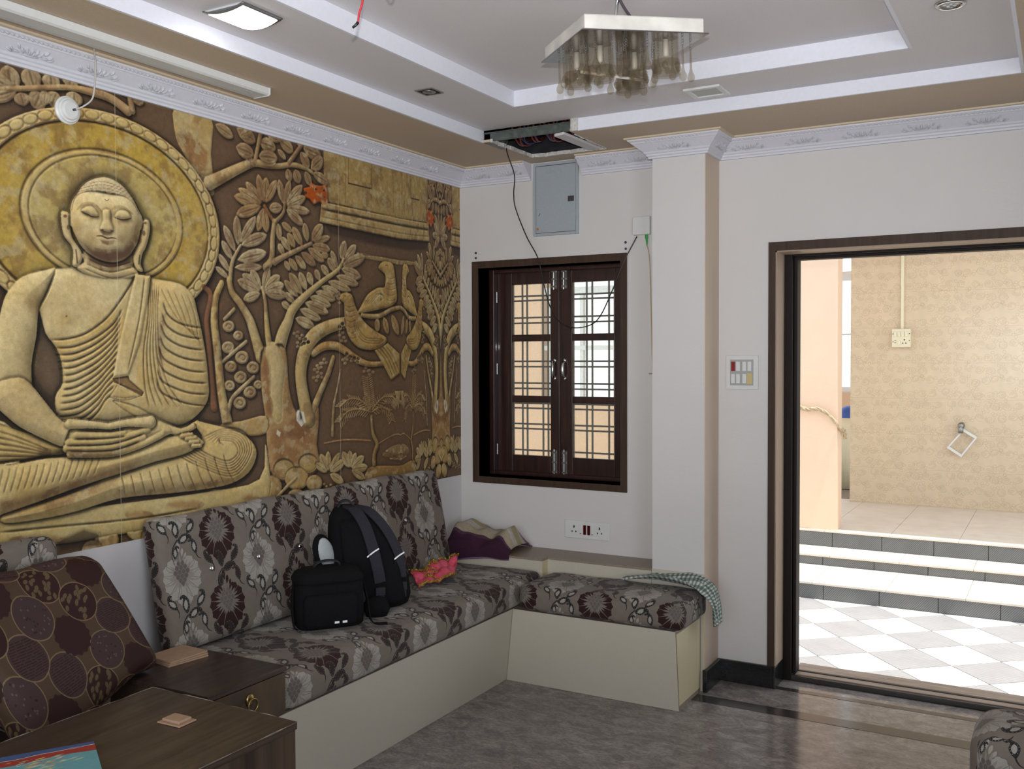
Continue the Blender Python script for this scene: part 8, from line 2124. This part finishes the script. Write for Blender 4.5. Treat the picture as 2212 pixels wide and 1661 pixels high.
b = MB(); b.box(.488, -.0125, 2.234, .499, -.0112, 2.246); F(b, 'sticker', M_ORANGE, dd)
b = MB(); b.tube([(.500, -.0117, 2.308), (.508, -.0117, 2.322)], .0014, 5); F(b, 'scratch', M_HOLE, dd)
def lettering(txt, size, mat, loc, rot, parent, name='lettering', ext=.0006, shear=0):
    cu = bpy.data.curves.new(name, 'FONT'); cu.body = txt; cu.size = size; cu.extrude = ext; cu.align_x = 'CENTER'; cu.align_y = 'CENTER'; cu.shear = shear
    tmp = bpy.data.objects.new('tmp', cu); COL.objects.link(tmp)
    me = bpy.data.meshes.new_from_object(tmp.evaluated_get(bpy.context.evaluated_depsgraph_get()))
    bpy.data.objects.remove(tmp); bpy.data.curves.remove(cu)
    o = link(name, me, mat, parent)
    P = Vector((0, 0, 0)); q = parent
    while q is not None: P += Vector(q.location); q = q.parent
    me.transform(Matrix.Translation(Vector(loc) - P) @ Euler(rot).to_matrix().to_4x4())
    return o
lettering('Clinook', .030, M_GREYST, (.590, -.0116, 2.535), (R(90), 0, 0), dd, shear=.25, ext=.0009)

jb = empty('junction_box', (1.082, 0, 2.218), 'small square white junction box on the wall beside the column', 'junction box')
b = MB(); b.box(1.036, -.026, 2.172, 1.128, -.0005, 2.263); at(b, 'cover', M_WHITEPL, jb, bevel=.004)
b = MB(); b.tube([(1.108, -.014, 2.172), (1.108, -.014, 2.152)], .0075, 6); b.tube([(1.108, -.014, 2.152), (1.110, -.014, 2.118)], [.006, .003], 6); at(b, 'green_plug', M_GREEN, jb)
b = MB(); b.tube(catmull([(1.110, -.013, 2.118), (1.122, -.010, 2.05), (1.128, -.008, 1.843), (1.134, -.007, 1.59), (1.138, -.008, 1.486)], 6), .0022, 6)
o = b.build('fibre_cable', M_FIBRE, None, True); tag(o, 'thin yellow cable hanging down the wall corner from the white junction box', 'cable')
b = MB(); b.box(1.118, -.009, 1.478, 1.150, -.0005, 1.484); o = b.build('mounted_cable_clip', M_STEEL); tag(o, 'small grey nail clip at the bottom end of the yellow cable', 'cable clip')
b = MB(); b.tube(catmull([(.56, -.42, 2.66), (.537, -.414, 2.58), (.46, -.20, 2.50), (.385, -.075, 2.43), (.385, -.055, 2.352), (.447, -.05, 2.202), (.515, -.05, 2.084), (.545, -.045, 1.955), (.585, -.045, 1.825), (.640, -.045, 1.750), (.729, -.045, 1.715), (.850, -.045, 1.750), (.938, -.045, 1.904), (.996, -.040, 2.04), (1.060, -.022, 2.165)], 6), .0030, 6)
o = b.build('hanging_cable', M_CABLE, None, True); tag(o, 'black cable looping from the ceiling hole across the window to the junction box', 'cable')

def plate(name, loc, label, cat): return empty(name, loc, label, cat)
sk = plate('socket_panel', (.775, 0, .667), 'wide white panel with two three-pin sockets and red indicators above the ledge', 'socket panel')
def S(b, name, mat, parent=sk, **k): return at(b, name, mat, parent, **k)
b = MB(); b.box(.647, -.009, .620, .903, -.0005, .713); S(b, 'face_plate', M_WHITEPL, bevel=.003)
for cx in (.703, .848):
    b = MB(); b.box(cx - .025, -.0115, .640, cx + .025, -.0092, .694); so = S(b, 'socket', M_WHITEPL, bevel=.001)
    b = MB()
    for px_, pz_, w_, h_ in [(0, .681, .004, .0075), (-.011, .656, .003, .005), (.011, .656, .003, .005)]:
        b.lathe([(1, -.0006), (1, .0006)], 10, Matrix.Translation((cx + px_, -.0116, pz_)) @ Matrix.Rotation(R(90), 4, 'X') @ Matrix.Diagonal((w_, h_, 1, 1)))
    S(b, 'pin_holes', M_HOLE, so)
for cx in (.742, .808):
    b = MB(); b.box(cx - .008, -.0145, .640, cx + .008, -.0092, .694); sw_ = S(b, 'rocker_switch', M_WHITEPL, bevel=.0015)
    b = MB(); b.box(cx - .004, -.0150, .646, cx + .004, -.0146, .649); S(b, 'mark', M_HOLE, sw_)
for cx in (.764, .787):
    b = MB(); b.box(cx - .0078, -.0135, .642, cx + .0078, -.0092, .692); S(b, 'indicator', M_REDDK, bevel=.0012)

sb = plate('switch_board', (1.588, 0, 1.489), 'white eight-way switch plate with red indicator between the column and the door', 'switch plate')
b = MB(); b.box(1.510, -.010, 1.409, 1.666, -.0005, 1.570); at(b, 'face_plate', M_WHITEPL, sb, bevel=.003)
b = MB(); b.box(1.532, -.0122, 1.428, 1.644, -.0101, 1.550); at(b, 'module_frame', M_WHITEGAP, sb, bevel=.001)
for i in range(4):
    for j in range(2):
        cx = 1.547 + [0, .0245, .0545, .079][i]; cz = [1.518, 1.460][j]
        b = MB(); b.box(cx - .0095, -.0165 if (i, j) not in ((0, 0), (3, 1)) else -.0142, cz - .0225, cx + .0095, -.0124, cz + .0225)
        if (i, j) == (0, 0): at(b, 'indicator', M_REDPL, sb, bevel=.001)
        elif (i, j) == (3, 1):
            b = MB(); b.box(cx - .0125, -.0140, cz - .0265, cx + .0125, -.0124, cz + .0265); at(b, 'blank_cover', M_YELPL, sb, bevel=.001)
        else: at(b, 'rocker_switch', M_WHITEPL, sb, bevel=.0015)

for x, z, l in [(.103, 2.137, 'upper screw plug above the window\'s left corner'), (.103, 2.110, 'lower screw plug above the window\'s left corner'), (.990, 2.142, 'upper screw plug above the window\'s right corner'), (.991, 2.110, 'lower screw plug above the window\'s right corner')]:
    b = MB(); b.lathe([(.0065, 0), (.0065, .003), (.003, .0035), (.003, .001)], 12, Matrix.Translation((x, -.0003, z)) @ Matrix.Rotation(R(90), 4, 'X'))
    o = b.build('wall_plug', M_GREYDK); tag(o, 'grey ' + l, 'wall plug', 'curtain screw plugs')

# =====================================================================
#  ceiling fittings
# =====================================================================
# tube batten along the mural wall
tl = empty('mounted_tube_light', (.252, -2.5, Z1), 'long slim white tube light batten on the tan ceiling above the mural', 'tube light')
b = MB(); b.prism([(.232, 2.589), (.292, 2.589), (.292, 2.566), (.284, 2.561), (.234, 2.561)], 'y', -3.3, -1.790); at(b, 'housing', M_WHITEPL, tl)
b = MB(); b.prism([(.205, 2.575), (.233, 2.589), (.233, 2.561), (.214, 2.560)], 'y', -3.3, -1.792); at(b, 'diffuser', M_FROST, tl)
b = MB(); b.prism([(.203, 2.576), (.232, 2.5895), (.2935, 2.5895), (.2935, 2.565), (.285, 2.559), (.213, 2.559)], 'y', -1.790, -1.784); at(b, 'end_cap', M_WHITEPL, tl)
lettering('T5 28W', .018, M_GREYST, (.262, -1.87, 2.5604), (R(180), 0, R(-90)), tl, ext=.0004)
lc = empty('wall_fitting', (0, -2.443, 2.400), 'round white plastic cable cover stuck on the mural below the tube light', 'cable cover')
b = MB(); b.lathe([(.047, .0018), (.047, .008), (.041, .012), (.040, .016), (.034, .018), (.032, .024), (.024, .027), (.022, .026), (.004, .027)], 30, Matrix.Translation((0, -2.443, 2.400)) @ Matrix.Rotation(R(90), 4, 'Y')); at(b, 'cover', M_WHITEPL, lc, smooth=False, bevel=.001)
b = MB(); b.tube([(.026, -2.437, 2.400), (.034, -2.432, 2.402)], .004, 8); at(b, 'cable_hole', M_GREYDK, lc)
b = MB(); b.tube(catmull([(.034, -2.432, 2.402), (.055, -2.415, 2.415), (.085, -2.405, 2.44), (.112, -2.415, 2.50), (.135, -2.43, 2.545), (.168, -2.46, 2.572), (.20, -2.475, 2.578)], 6), .0030, 6)
o = b.build('lamp_cable', M_CABLEW, None, True); tag(o, 'grey cable running from the tube light down to the round cover on the mural', 'cable')

# lit square downlight with a bowed glass
dl = empty('square_downlight', (.672, -2.303, Z2), 'lit square ceiling light with bowed glass at the left', 'ceiling light')
def bowed(half, z, sag, n=14):
    def fn(u, v):
        a = 2 * u - 1; c_ = 2 * v - 1
        return (a * half, c_ * half, z - sag * (1 - a * a))
    return fn
b = MB(); b.grid(14, 14, bowed(.086, -.006, .014)); o = b.build('glass_frame', paint('dark_glass', (.10, .10, .095), .15, spec=.7), dl, True); s_ = o.modifiers.new('t', 'SOLIDIFY'); s_.thickness = .004
b = MB(); b.grid(14, 14, bowed(.074, -.0118, .0138)); o = b.build('lit_panel', M_LIT, dl, True)
b = MB(); b.box(-.080, -.080, -.006, .080, .080, -.0003); b.build('housing', M_FROST, dl)
b = MB(); b.box(-.037, -.037, 0, .037, .037, .001)
sp_ = empty('square_spotlight', (.669, -1.272, Z2), 'small unlit square spotlight with dark recess between the ceiling steps', 'ceiling light')
b = MB(); 
for q in [(-.043, -.043, .043, -.036), (-.043, .036, .043, .043), (-.043, -.036, -.036, .036), (.036, -.036, .043, .036)]: b.box(q[0], q[1], -.004, q[2], q[3], -.0003)
b.build('rim', M_STEEL, sp_, bevel=.001)
b = MB(); b.box(-.036, -.036, -.0022, .036, .036, -.0005); b.build('recess', M_HOLE, sp_)
b = MB(); b.lathe([(.026, -.0045), (.028, -.0024), (.012, -.0024)], 20); 
for k in range(5): b.ball(Vector((.013 * math.cos(k * 1.2566), .013 * math.sin(k * 1.2566), -.0045)), .0055, .0055, .002, 6)
b.build('lamp', M_STEEL, sp_, True)
pl_ = empty('panel_light', (1.646, -.709, Z2), 'unlit white square panel light between the ceiling steps near the column', 'ceiling light')
b = MB()
for q in [(-.076, -.076, .076, -.054), (-.076, .054, .076, .076), (-.076, -.054, -.054, .054), (.054, -.054, .076, .054)]: b.box(q[0], q[1], -.010, q[2], q[3], -.0003)
b.build('rim', M_WHITEPL, pl_, bevel=.002)
b = MB(); b.box(-.054, -.054, -.005, .054, .054, -.0005); b.build('diffuser', M_LEDPANEL, pl_)
rd_ = empty('round_downlight', (2.607, -1.288, Z2), 'round chrome downlight near the right end of the ceiling', 'ceiling light')
b = MB(); b.lathe([(.030, -.0005), (.030, -.006), (.036, -.011), (.044, -.008), (.046, -.0005)], 32); b.build('ring', M_CHROME, rd_, True)
b = MB(); b.lathe([(.029, -.0004), (.029, -.004), (.001, -.004)], 24); l_ = b.build('lens', M_STEEL, rd_)
for k in range(7):
    r_ = 0 if k == 6 else .018; b = MB(); b.ball(Vector((r_ * math.cos(k * 1.047), r_ * math.sin(k * 1.047), -.005)), .007, .007, .003, 8); b.build('led', M_FROST, l_, True)

# loose red wire and its white fellow
b = MB(); b.tube(catmull([(1.49, -2.74, Z3 - .002), (1.488, -2.741, 2.60), (1.4885, -2.742, 2.46), (1.489, -2.743, 2.402), (1.482, -2.748, 2.37), (1.480, -2.749, 2.350)], 5), .0026, 6, 0)
b.tube([(1.480, -2.749, 2.350), (1.476, -2.752, 2.344), (1.470, -2.757, 2.337)], [.004, .0034, .0028], 6, 1)
o = b.build('hanging_wire', [M_REDWIRE, M_CABLE], None, True); tag(o, 'loose red wire with black taped end hanging from the ceiling', 'wire')
b = MB(); b.tube(catmull([(1.56, -2.695, Z3 - .002), (1.553, -2.705, 2.56), (1.552, -2.707, 2.47), (1.5535, -2.707, 2.432), (1.549, -2.709, 2.420), (1.541, -2.712, 2.425), (1.532, -2.717, 2.47), (1.525, -2.722, Z3 - .002)], 5), .0022, 6)
o = b.build('hanging_wire', M_CABLEW, None, True); tag(o, 'thin pale loop of wire hanging beside the red one', 'wire')

# chandelier
ch = empty('chandelier', (1.690, -1.690, 2.541), 'square crystal chandelier with glass drops hanging from the middle of the ceiling', 'chandelier', (Matrix.Rotation(R(4), 3, 'X') @ Matrix.Rotation(R(45), 3, 'Z')).to_euler())
h = .203
b = MB(); b.box(-h, -h, 0, h, h, .004); b.build('mirror_plate', M_MIRROR, ch, bevel=.001)
b = MB(); k = h - .012
for q in [(-k, -k, k, -k + .003), (-k, k - .003, k, k), (-k, -k + .003, -k + .003, k - .003), (k - .003, -k + .003, k, k - .003)]: b.box(q[0], q[1], .0042, q[2], q[3], .046)
b.box(-k, -k, .0462, k, k, .048); b.build('side_band', M_TARNISH, ch, bevel=.0008)
b = MB(); b.tube([(-.02, .02, .048), (-.012, .012, .10), (-.004, .004, .168)], .006, 8); b.lathe([(.022, .160), (.018, .169)], 16, Matrix.Translation((0, 0, 0)))
b.build('stem', M_CHROME, ch, True)
b = MB(); b.tube(catmull([(.050, -.045, .048), (.03, -.02, .09), (.01, -.004, .13), (-.002, .002, .158)], 5), .0045, 7); b.tube(catmull([(-.03, -.02, .048), (-.045, -.01, .065), (-.02, .012, .075)], 4), .0025, 6); b.build('flex', M_GREYDK, ch, True)
CI = ch.matrix_basis.inverted() if False else (Matrix.Translation(ch.location) @ ch.rotation_euler.to_matrix().to_4x4()).inverted()
for (x, y) in [(1.56, -1.747), (1.655, -1.778), (1.709, -1.629), (1.849, -1.72), (1.655, -1.555)]:
    p = CI @ Vector((x, y, 2.548)); L_ = .105
    b = MB(); r_ = .039
    b.lathe([(r_, -.001), (r_, -L_), (r_ - .003, -L_), (r_ - .003, -.001)], 24, Matrix.Translation((p.x, p.y, 0))); g_ = b.build('glass_shade', M_SHADE, ch, True)
    b = MB(); b.lathe([(r_ + .0025, -L_ * .62), (r_ + .0035, -L_ * .8), (r_ + .0025, -L_ * 1.06), (r_ - .002, -L_ * 1.06)], 12, Matrix.Translation((p.x, p.y, 0)))
    for a in range(6): b.ball(Vector((p.x + (r_ + .002) * math.cos(a * 1.047), p.y + (r_ + .002) * math.sin(a * 1.047), -L_ * .82)), .010, .010, .012, 6)
    b.build('cut_glass_cup', M_CRYSTAL, g_, True)
    b = MB(); b.lathe([(.009, -.002), (.009, -.05), (.006, -.054)], 12, Matrix.Translation((p.x, p.y, 0))); b.build('lamp_holder', M_TARNISH, g_, True)
p, q_ = CI @ Vector((1.60, -1.80, 2.455)), CI @ Vector((1.745, -1.60, 2.455))
b = MB(); b.tube([p, q_], .005, 8); b.build('loose_rod', M_TARNISH, ch, True)
DROPS = [(1.497, -1.785), (1.528, -1.815), (1.534, -1.745), (1.583, -1.717), (1.624, -1.735), (1.634, -1.656), (1.671, -1.683), (1.664, -1.582), (1.705, -1.544), (1.756, -1.591), (1.81, -1.718), (1.857, -1.686), (1.901, -1.716), (1.90, -1.64), (1.568, -1.80), (1.611, -1.82), (1.623, -1.811), (1.664, -1.832), (1.711, -1.81), (1.752, -1.80), (1.808, -1.77), (1.663, -1.776), (1.60, -1.66), (1.75, -1.67), (1.70, -1.72), (1.79, -1.63), (1.73, -1.76), (1.56, -1.68)]
for i, (x, y) in enumerate(DROPS):
    p = CI @ Vector((x, y, 2.548)); p.x = max(-.185, min(.185, p.x)); p.y = max(-.185, min(.185, p.y)); L_ = [.095, .086, .100, .090, .080][i % 5] if i < 14 else [.062, .05, .072, .056][i % 4]
    T_ = Matrix.Translation((p.x, p.y, 0))
    b = MB(); b.lathe([(.0022, -.026), (.0030, -.04), (.0034, -L_ + .008), (.0062, -L_ - .004), (.0105, -L_ - .012), (.0120, -L_ - .020), (.0100, -L_ - .028), (.0055, -L_ - .032), (.001, -L_ - .033)], 12, T_)
    d_ = b.build('crystal_drop', M_CRYSTAL, ch, True)
    b = MB()
    for k in range(3): b.tube([(p.x + .0035 * math.cos(a), p.y, -.005 - k * .008 + .0045 * math.sin(a)) for a in np.linspace(0, 6.283, 9)], .0009, 4, cap=False)
    b.build('chain', M_STEEL, d_)

# =====================================================================
#  chair at the right edge
# =====================================================================
ac = empty('armchair', (3.05, -1.95, 0), 'floral upholstered armchair, only its rounded corner showing at bottom right', 'armchair')
def AC(o): o.location = Vector(o.location) - Vector(ac.location); return o
o = cushion('arm', .70, .26, .30, .075, M_FLORAL, ac, uv=(.02, .10), puff=.006, lump=.003, seed=9); o.location = (3.055, -1.575, .262); AC(o)
o = cushion('seat', .62, .62, .16, .05, M_FLORAL, ac, uv=(.0, .0), puff=.01, seed=10); o.location = (3.06, -2.03, .262); AC(o)
o = cushion('arm', .70, .24, .30, .075, M_FLORAL, ac, uv=(.02, .0), puff=.006, seed=11); o.location = (3.055, -2.475, .262); AC(o)
o = cushion('back', .18, 1.14, .62, .07, M_FLORAL, ac, uv=(.0, .0), puff=.01, seed=12); o.location = (3.50, -2.02, .262); AC(o)
b = MB(); b.box(2.72, -2.57, .06, 3.57, -1.465, .261); at(b, 'base', M_LAMW, ac, bevel=.006)
for x in (2.76, 3.53):
    for y in (-2.53, -1.505):
        b = MB(); b.tube([(x, y, 0), (x, y, .0605)], [.018, .024], 10); at(b, 'leg', M_DARKWOOD, ac)

# =====================================================================
#  the courtyard outside
# =====================================================================
# chequered court floor, tiles laid on the diagonal
S_ = .288; org = Vector((2.032, .795)); e1 = Vector((math.cos(R(41)), math.sin(R(41)))) * S_; e2 = Vector((-math.sin(R(41)), math.cos(R(41)))) * S_
def court(par):
    b = MB()
    for i in range(-16, 22):
        for j in range(-16, 22):
            if (i + j) % 2 != par: continue
            g = .0025
            q = [org + e1 * (i + a) + e2 * (j + c_) for a, c_ in ((g / S_, g / S_), (1 - g / S_, g / S_), (1 - g / S_, 1 - g / S_), (g / S_, 1 - g / S_))]
            P = [Vector(v_) for v_ in q]
            # clip to the court
            for ax, lim, sg in ((0, -2.6, 1), (0, 4.8, -1), (1, .345, 1), (1, 1.82, -1)):
                out = []
                for n_ in range(len(P)):
                    a, c_ = P[n_], P[(n_ + 1) % len(P)]; da, dc = sg * (a[ax] - lim), sg * (c_[ax] - lim)
                    if da >= 0: out.append(a)
                    if da * dc < 0: out.append(a.lerp(c_, da / (da - dc)))
                P = out
                if not P: break
            if len(P) > 2: b.prism([(p.x, p.y) for p in P], 'z', -.03, -.002)
    return b
struct(court(0).build('floor_court_light', M_TILELT)); struct(court(1).build('floor_court_ribbed', M_TILEDK))
b = MB(); b.box(-2.6, .25, -.10, 4.8, 1.82, -.004); struct(b.build('floor_court_bed', M_CONC))
st = empty('courtyard_steps', (1.9, 2.3, 0), 'three shallow steps with ribbed grey risers and pale treads outside the door', 'steps')
SX0, SX1 = -2.6, 4.8
for y, z0, z1, yb in [(1.82, 0, .105, 2.37), (2.37, .105, .177, 2.69), (2.69, .177, .295, 2.70)]:
    b = MB(); x = SX0 + .11 * (1 + int(y * 10) % 3)
    n_ = 0
    while x < SX1 - .3:
        b.box(x, y, z0 if z0 else -.02, x + .336, y + .012, z1 - .0125); x += .340
    at(b, 'riser', M_RISER, st)
    if yb > 2.695: continue
    b = MB(); x = SX0 + .05
    while x < SX1 - .3:
        b.box(x, y - .008, z1 - .012, x + .449, yb, z1); x += .452
    at(b, 'tread', M_TREAD, st)
    b = MB(); b.box(SX0, y + .0125, -.05, SX1, yb + .0, z1 - .0125); at(b, 'core', M_CONC, st)
pf = MB(); 
for i in range(17):
    for j in range(4): pf.box(SX0 + .446 * i, 2.682 + .42 * j, .283, SX0 + .446 * i + .4435, 2.682 + .42 * j + .4175, .295)
struct(pf.build('floor_porch', M_TREAD))
b = MB(); b.box(SX0, 2.7025, -.05, SX1, 4.36, .2825); struct(b.build('floor_porch_bed', M_CONC))
b = MB(); b.box(1.045, 2.715, .2955, 1.4925, 2.885, 3.15, 0); struct(b.build('column_porch', M_PEACH))
b = MB(); b.box(1.302, 4.24, .2955, 4.8, 4.36, 3.15)
o = b.build('wall_porch_tiled', M_ROSE); box_uv(o.data); struct(o)
# side of the porch seen through the window: low peach wall with a pier and pale window bars
b = MB(); b.box(SX0 - .6, 2.90, .2955, -.30, 3.05, 1.175); b.box(-1.34, 2.88, 1.175, -1.02, 3.06, 3.15); b.box(-.30, 2.90, .2955, -.12, 3.05, 3.15)
struct(b.build('wall_porch_side', M_PEACHD))
b = MB()
for x0, x1 in ((-3.2, -1.34), (-1.02, -.30)):
    b.box(x0, 2.93, 1.176, x1, 2.99, 1.22); b.box(x0, 2.93, 1.62, x1, 2.98, 1.66); b.box(x0, 2.93, 2.10, x1, 2.99, 2.16)
    for x in (x0 + .05, (x0 + x1) / 2, x1 - .05): b.box(x - .016, 2.94, 1.221, x + .016, 2.985, 2.10)
struct(b.build('window_2', M_WHITEPL))
b = MB(); b.box(SX0 - .6, 2.66, 3.15, 4.8, 6.5, 3.28); struct(b.build('roof_porch', M_PEACHD))
# far wall and window at the end of the passage beside the tiled wall
b = MB(); b.box(-.6, 6.2, 0, 2.8, 6.35, 1.17); b.box(-.6, 6.2, 2.62, 2.8, 6.35, 3.15); struct(b.build('wall_passage', M_PEACHD))
b = MB(); b.box(-.6, 6.22, 1.17, 2.8, 6.30, 1.23); b.box(-.6, 6.22, 2.36, 2.8, 6.30, 2.46); b.box(-.6, 6.23, 1.78, 2.8, 6.28, 1.80)
for x in (.1, .75, 1.4): b.box(x, 6.23, 1.23, x + .04, 6.28, 2.36)
struct(b.build('window_3', M_WHITEPL))
b = MB(); b.box(-.6, 4.37, -.05, 1.31, 6.2, .24); struct(b.build('floor_passage', M_GRANITE))
wb = empty('water_can', (1.06, 5.55, .245), 'cream and blue plastic tank glimpsed between pillar and tiled wall', 'tank')
b = MB(); loft(b, [(0, .16, .16, 0, 0), (.62, .16, .16, 0, 0), (.70, .13, .13, 0, 0)], 20); b.build('tank_body', M_CREAMPL, wb, True)
b = MB(); b.ball(Vector((0, 0, .70)), .13, .13, .12, 10); b.build('lid', M_SKYBLUE, wb, True)

# fittings outside
sb2 = plate('outdoor_switch_box', (1.719, 4.24, 1.71), 'square cream surface switch box with sockets on the patterned tile wall', 'switch box')
b = MB(); b.box(1.645, 4.195, 1.634, 1.793, 4.2395, 1.788); at(b, 'box', M_CREAMPL, sb2, bevel=.004)
for cx in (1.672, 1.703, 1.732, 1.760):
    b = MB(); b.box(cx - .011, 4.188, 1.722, cx + .011, 4.195, 1.765); at(b, 'rocker_switch', M_CREAMPL, sb2, bevel=.0015)
b = MB(); b.box(1.690, 4.188, 1.650, 1.712, 4.195, 1.695); at(b, 'rocker_switch', M_CREAMPL, sb2, bevel=.0015)
b = MB()
for x, z, r_ in [(1.745, 1.696, .006), (1.733, 1.668, .005), (1.757, 1.668, .005), (1.672, 1.690, .004), (1.672, 1.672, .004), (1.784, 1.747, .004), (1.655, 1.747, .004), (1.655, 1.680, .004), (1.784, 1.690, .004)]:
    b.lathe([(r_, -.0008), (r_, .0008)], 10, Matrix.Translation((x, 4.1945, z)) @ Matrix.Rotation(R(90), 4, 'X'))
at(b, 'pin_holes', M_HOLE, sb2)
b = MB(); b.box(1.712, 4.222, 1.788, 1.735, 4.2395, 3.14); o = b.build('conduit', M_CREAMPL); tag(o, 'vertical cream cable conduit rising from the outdoor switch box', 'conduit')
tr = plate('hanging_towel_ring', (2.186, 4.24, .99), 'tilted square towel ring on steel peg on the patterned tile wall', 'towel ring')
b = MB(); b.lathe([(.026, 0), (.026, .02), (.018, .025), (.018, .05), (.022, .06), (.012, .064)], 16, Matrix.Translation((2.186, 4.2395, .985)) @ Matrix.Rotation(R(90), 4, 'X')); b.tube([(2.186, 4.19, .985), (2.184, 4.19, .925)], [.015, .020], 10); at(b, 'peg', M_STEEL, tr, smooth=True)
rgp = [(2.204, .960), (2.310, .895), (2.189, .725), (2.078, .800)]
ce = (sum(p[0] for p in rgp) / 4, sum(p[1] for p in rgp) / 4)
b = MB(); inn = [(ce[0] + (p[0] - ce[0]) * .80, ce[1] + (p[1] - ce[1]) * .80) for p in rgp]
for i in range(4): b.prism([rgp[i], rgp[(i + 1) % 4], inn[(i + 1) % 4], inn[i]], 'y', 4.192, 4.212)
at(b, 'ring', M_WHITEPL, tr, bevel=.002)
b = MB(); rk = random.Random(2)
base = catmull([(1.05, 2.695, 1.19), (1.18, 2.692, 1.192), (1.235, 2.69, 1.187), (1.292, 2.688, 1.170), (1.358, 2.690, 1.180), (1.424, 2.692, 1.148), (1.485, 2.696, 1.085), (1.512, 2.74, 1.04), (1.516, 2.85, 1.012), (1.514, 2.90, .956)], 6)
for k in range(3):
    b.tube([(p.x + .007 * math.cos(i * .5 + k * 2.1) * (p.y > 2.73), p.y - .0 + .006 * math.cos(i * .5 + k * 2.1), p.z + .008 * math.sin(i * .5 + k * 2.1)) for i, p in enumerate(base)], [.008 + .002 * math.sin(i * .9 + k) for i in range(len(base))], 7)
o = b.build('rope', paint('old_jute', (.40, .31, .20), .85, grain=.3, scale=60), None, True); tag(o, 'twisted jute rope knotted round the peach pillar outside', 'rope')

# =====================================================================
#  light: sun and sky outside, daylight through the openings, the lit fitting, the camera's flash
# =====================================================================
wd = bpy.data.worlds.new('sky'); scene.world = wd; wd.use_nodes = True
bg = wd.node_tree.nodes['Background']; bg.inputs['Color'].default_value = (.86, .93, 1.0, 1); bg.inputs['Strength'].default_value = SKY
def lamp(name, kind, loc, rot, energy, col=(1, 1, 1), **k):
    l = bpy.data.lights.new(name, kind); l.energy = energy; l.color = col
    for a, v_ in k.items(): setattr(l, a, v_)
    o = bpy.data.objects.new(name, l); COL.objects.link(o); o.location = loc; o.rotation_euler = rot; return o
lamp('sun', 'SUN', (3, 2, 6), (R(2), R(13), 0), SUN, (1, .95, .86), angle=R(.6))
def window_light(name, loc, rot, sx, sy, e, col):
    o = lamp(name, 'AREA', loc, rot, e, col, shape='RECTANGLE', size=sx, size_y=sy); return o
window_light('daylight_right', (RX + .21, -4.55, 1.55), (0, R(90), 0), 1.5, 2.1, DAYR, (.84, .92, 1))
window_light('daylight_front', (2.45, RY - .21, 1.525), (R(90), 0, 0), 2.9, 1.65, DAYF, (.90, .95, 1))
p1 = lamp('door_portal', 'AREA', (2.35, .30, 1.03), (R(-90), 0, 0), 1, shape='RECTANGLE', size=1.2, size_y=2.06); p1.data.cycles.is_portal = True
p2 = lamp('window_portal', 'AREA', (.54, .27, 1.48), (R(-90), 0, 0), 1, shape='RECTANGLE', size=.86, size_y=1.15); p2.data.cycles.is_portal = True

# =====================================================================
#  camera
# =====================================================================
cam = bpy.data.cameras.new('camera'); co = bpy.data.objects.new('camera', cam); COL.objects.link(co); scene.camera = co
cam.sensor_fit = 'HORIZONTAL'; cam.sensor_width = 36.0; cam.lens = 36.0 * 2102.55 / 2212; cam.clip_start = .05
yaw, pitch, roll = .51655795, -.02892431, -.00393806
fw = Vector((-math.sin(yaw) * math.cos(pitch), math.cos(yaw) * math.cos(pitch), math.sin(pitch)))
rt_ = Vector((math.cos(yaw), math.sin(yaw), 0)); up = rt_.cross(fw)
r2 = rt_ * math.cos(roll) + up * math.sin(roll); u2 = up * math.cos(roll) - rt_ * math.sin(roll)
CAM = Vector((2.9220, -4.5680, 1.570))
co.matrix_world = Matrix(((r2.x, u2.x, -fw.x, CAM.x), (r2.y, u2.y, -fw.y, CAM.y), (r2.z, u2.z, -fw.z, CAM.z), (0, 0, 0, 1)))
fdir = (fw + Vector((0, 0, .34))).normalized()
fl_ = lamp('camera_flash', 'SPOT', CAM + u2 * .11 + fw * .03, (0, 0, 0), FLASH, (1, .985, .98), spot_size=R(84), spot_blend=1.0, shadow_soft_size=.012)
fl_.rotation_euler = fdir.to_track_quat('-Z', 'Y').to_euler()

vs = scene.view_settings
scene.display_settings.display_device = 'sRGB'
vs.view_transform = 'Standard'; vs.look = 'None'; vs.exposure = EXPO; vs.gamma = 1.0; vs.use_curve_mapping = False
cy = scene.cycles
cy.use_denoising = True
try: cy.denoiser = 'OPENIMAGEDENOISE'
except Exception: pass
cy.max_bounces = 7; cy.diffuse_bounces = 4; cy.glossy_bounces = 3; cy.transmission_bounces = 4; cy.transparent_max_bounces = 14; cy.adaptive_threshold = .015
cy.sample_clamp_indirect = 6.0; cy.caustics_reflective = False; cy.caustics_refractive = False
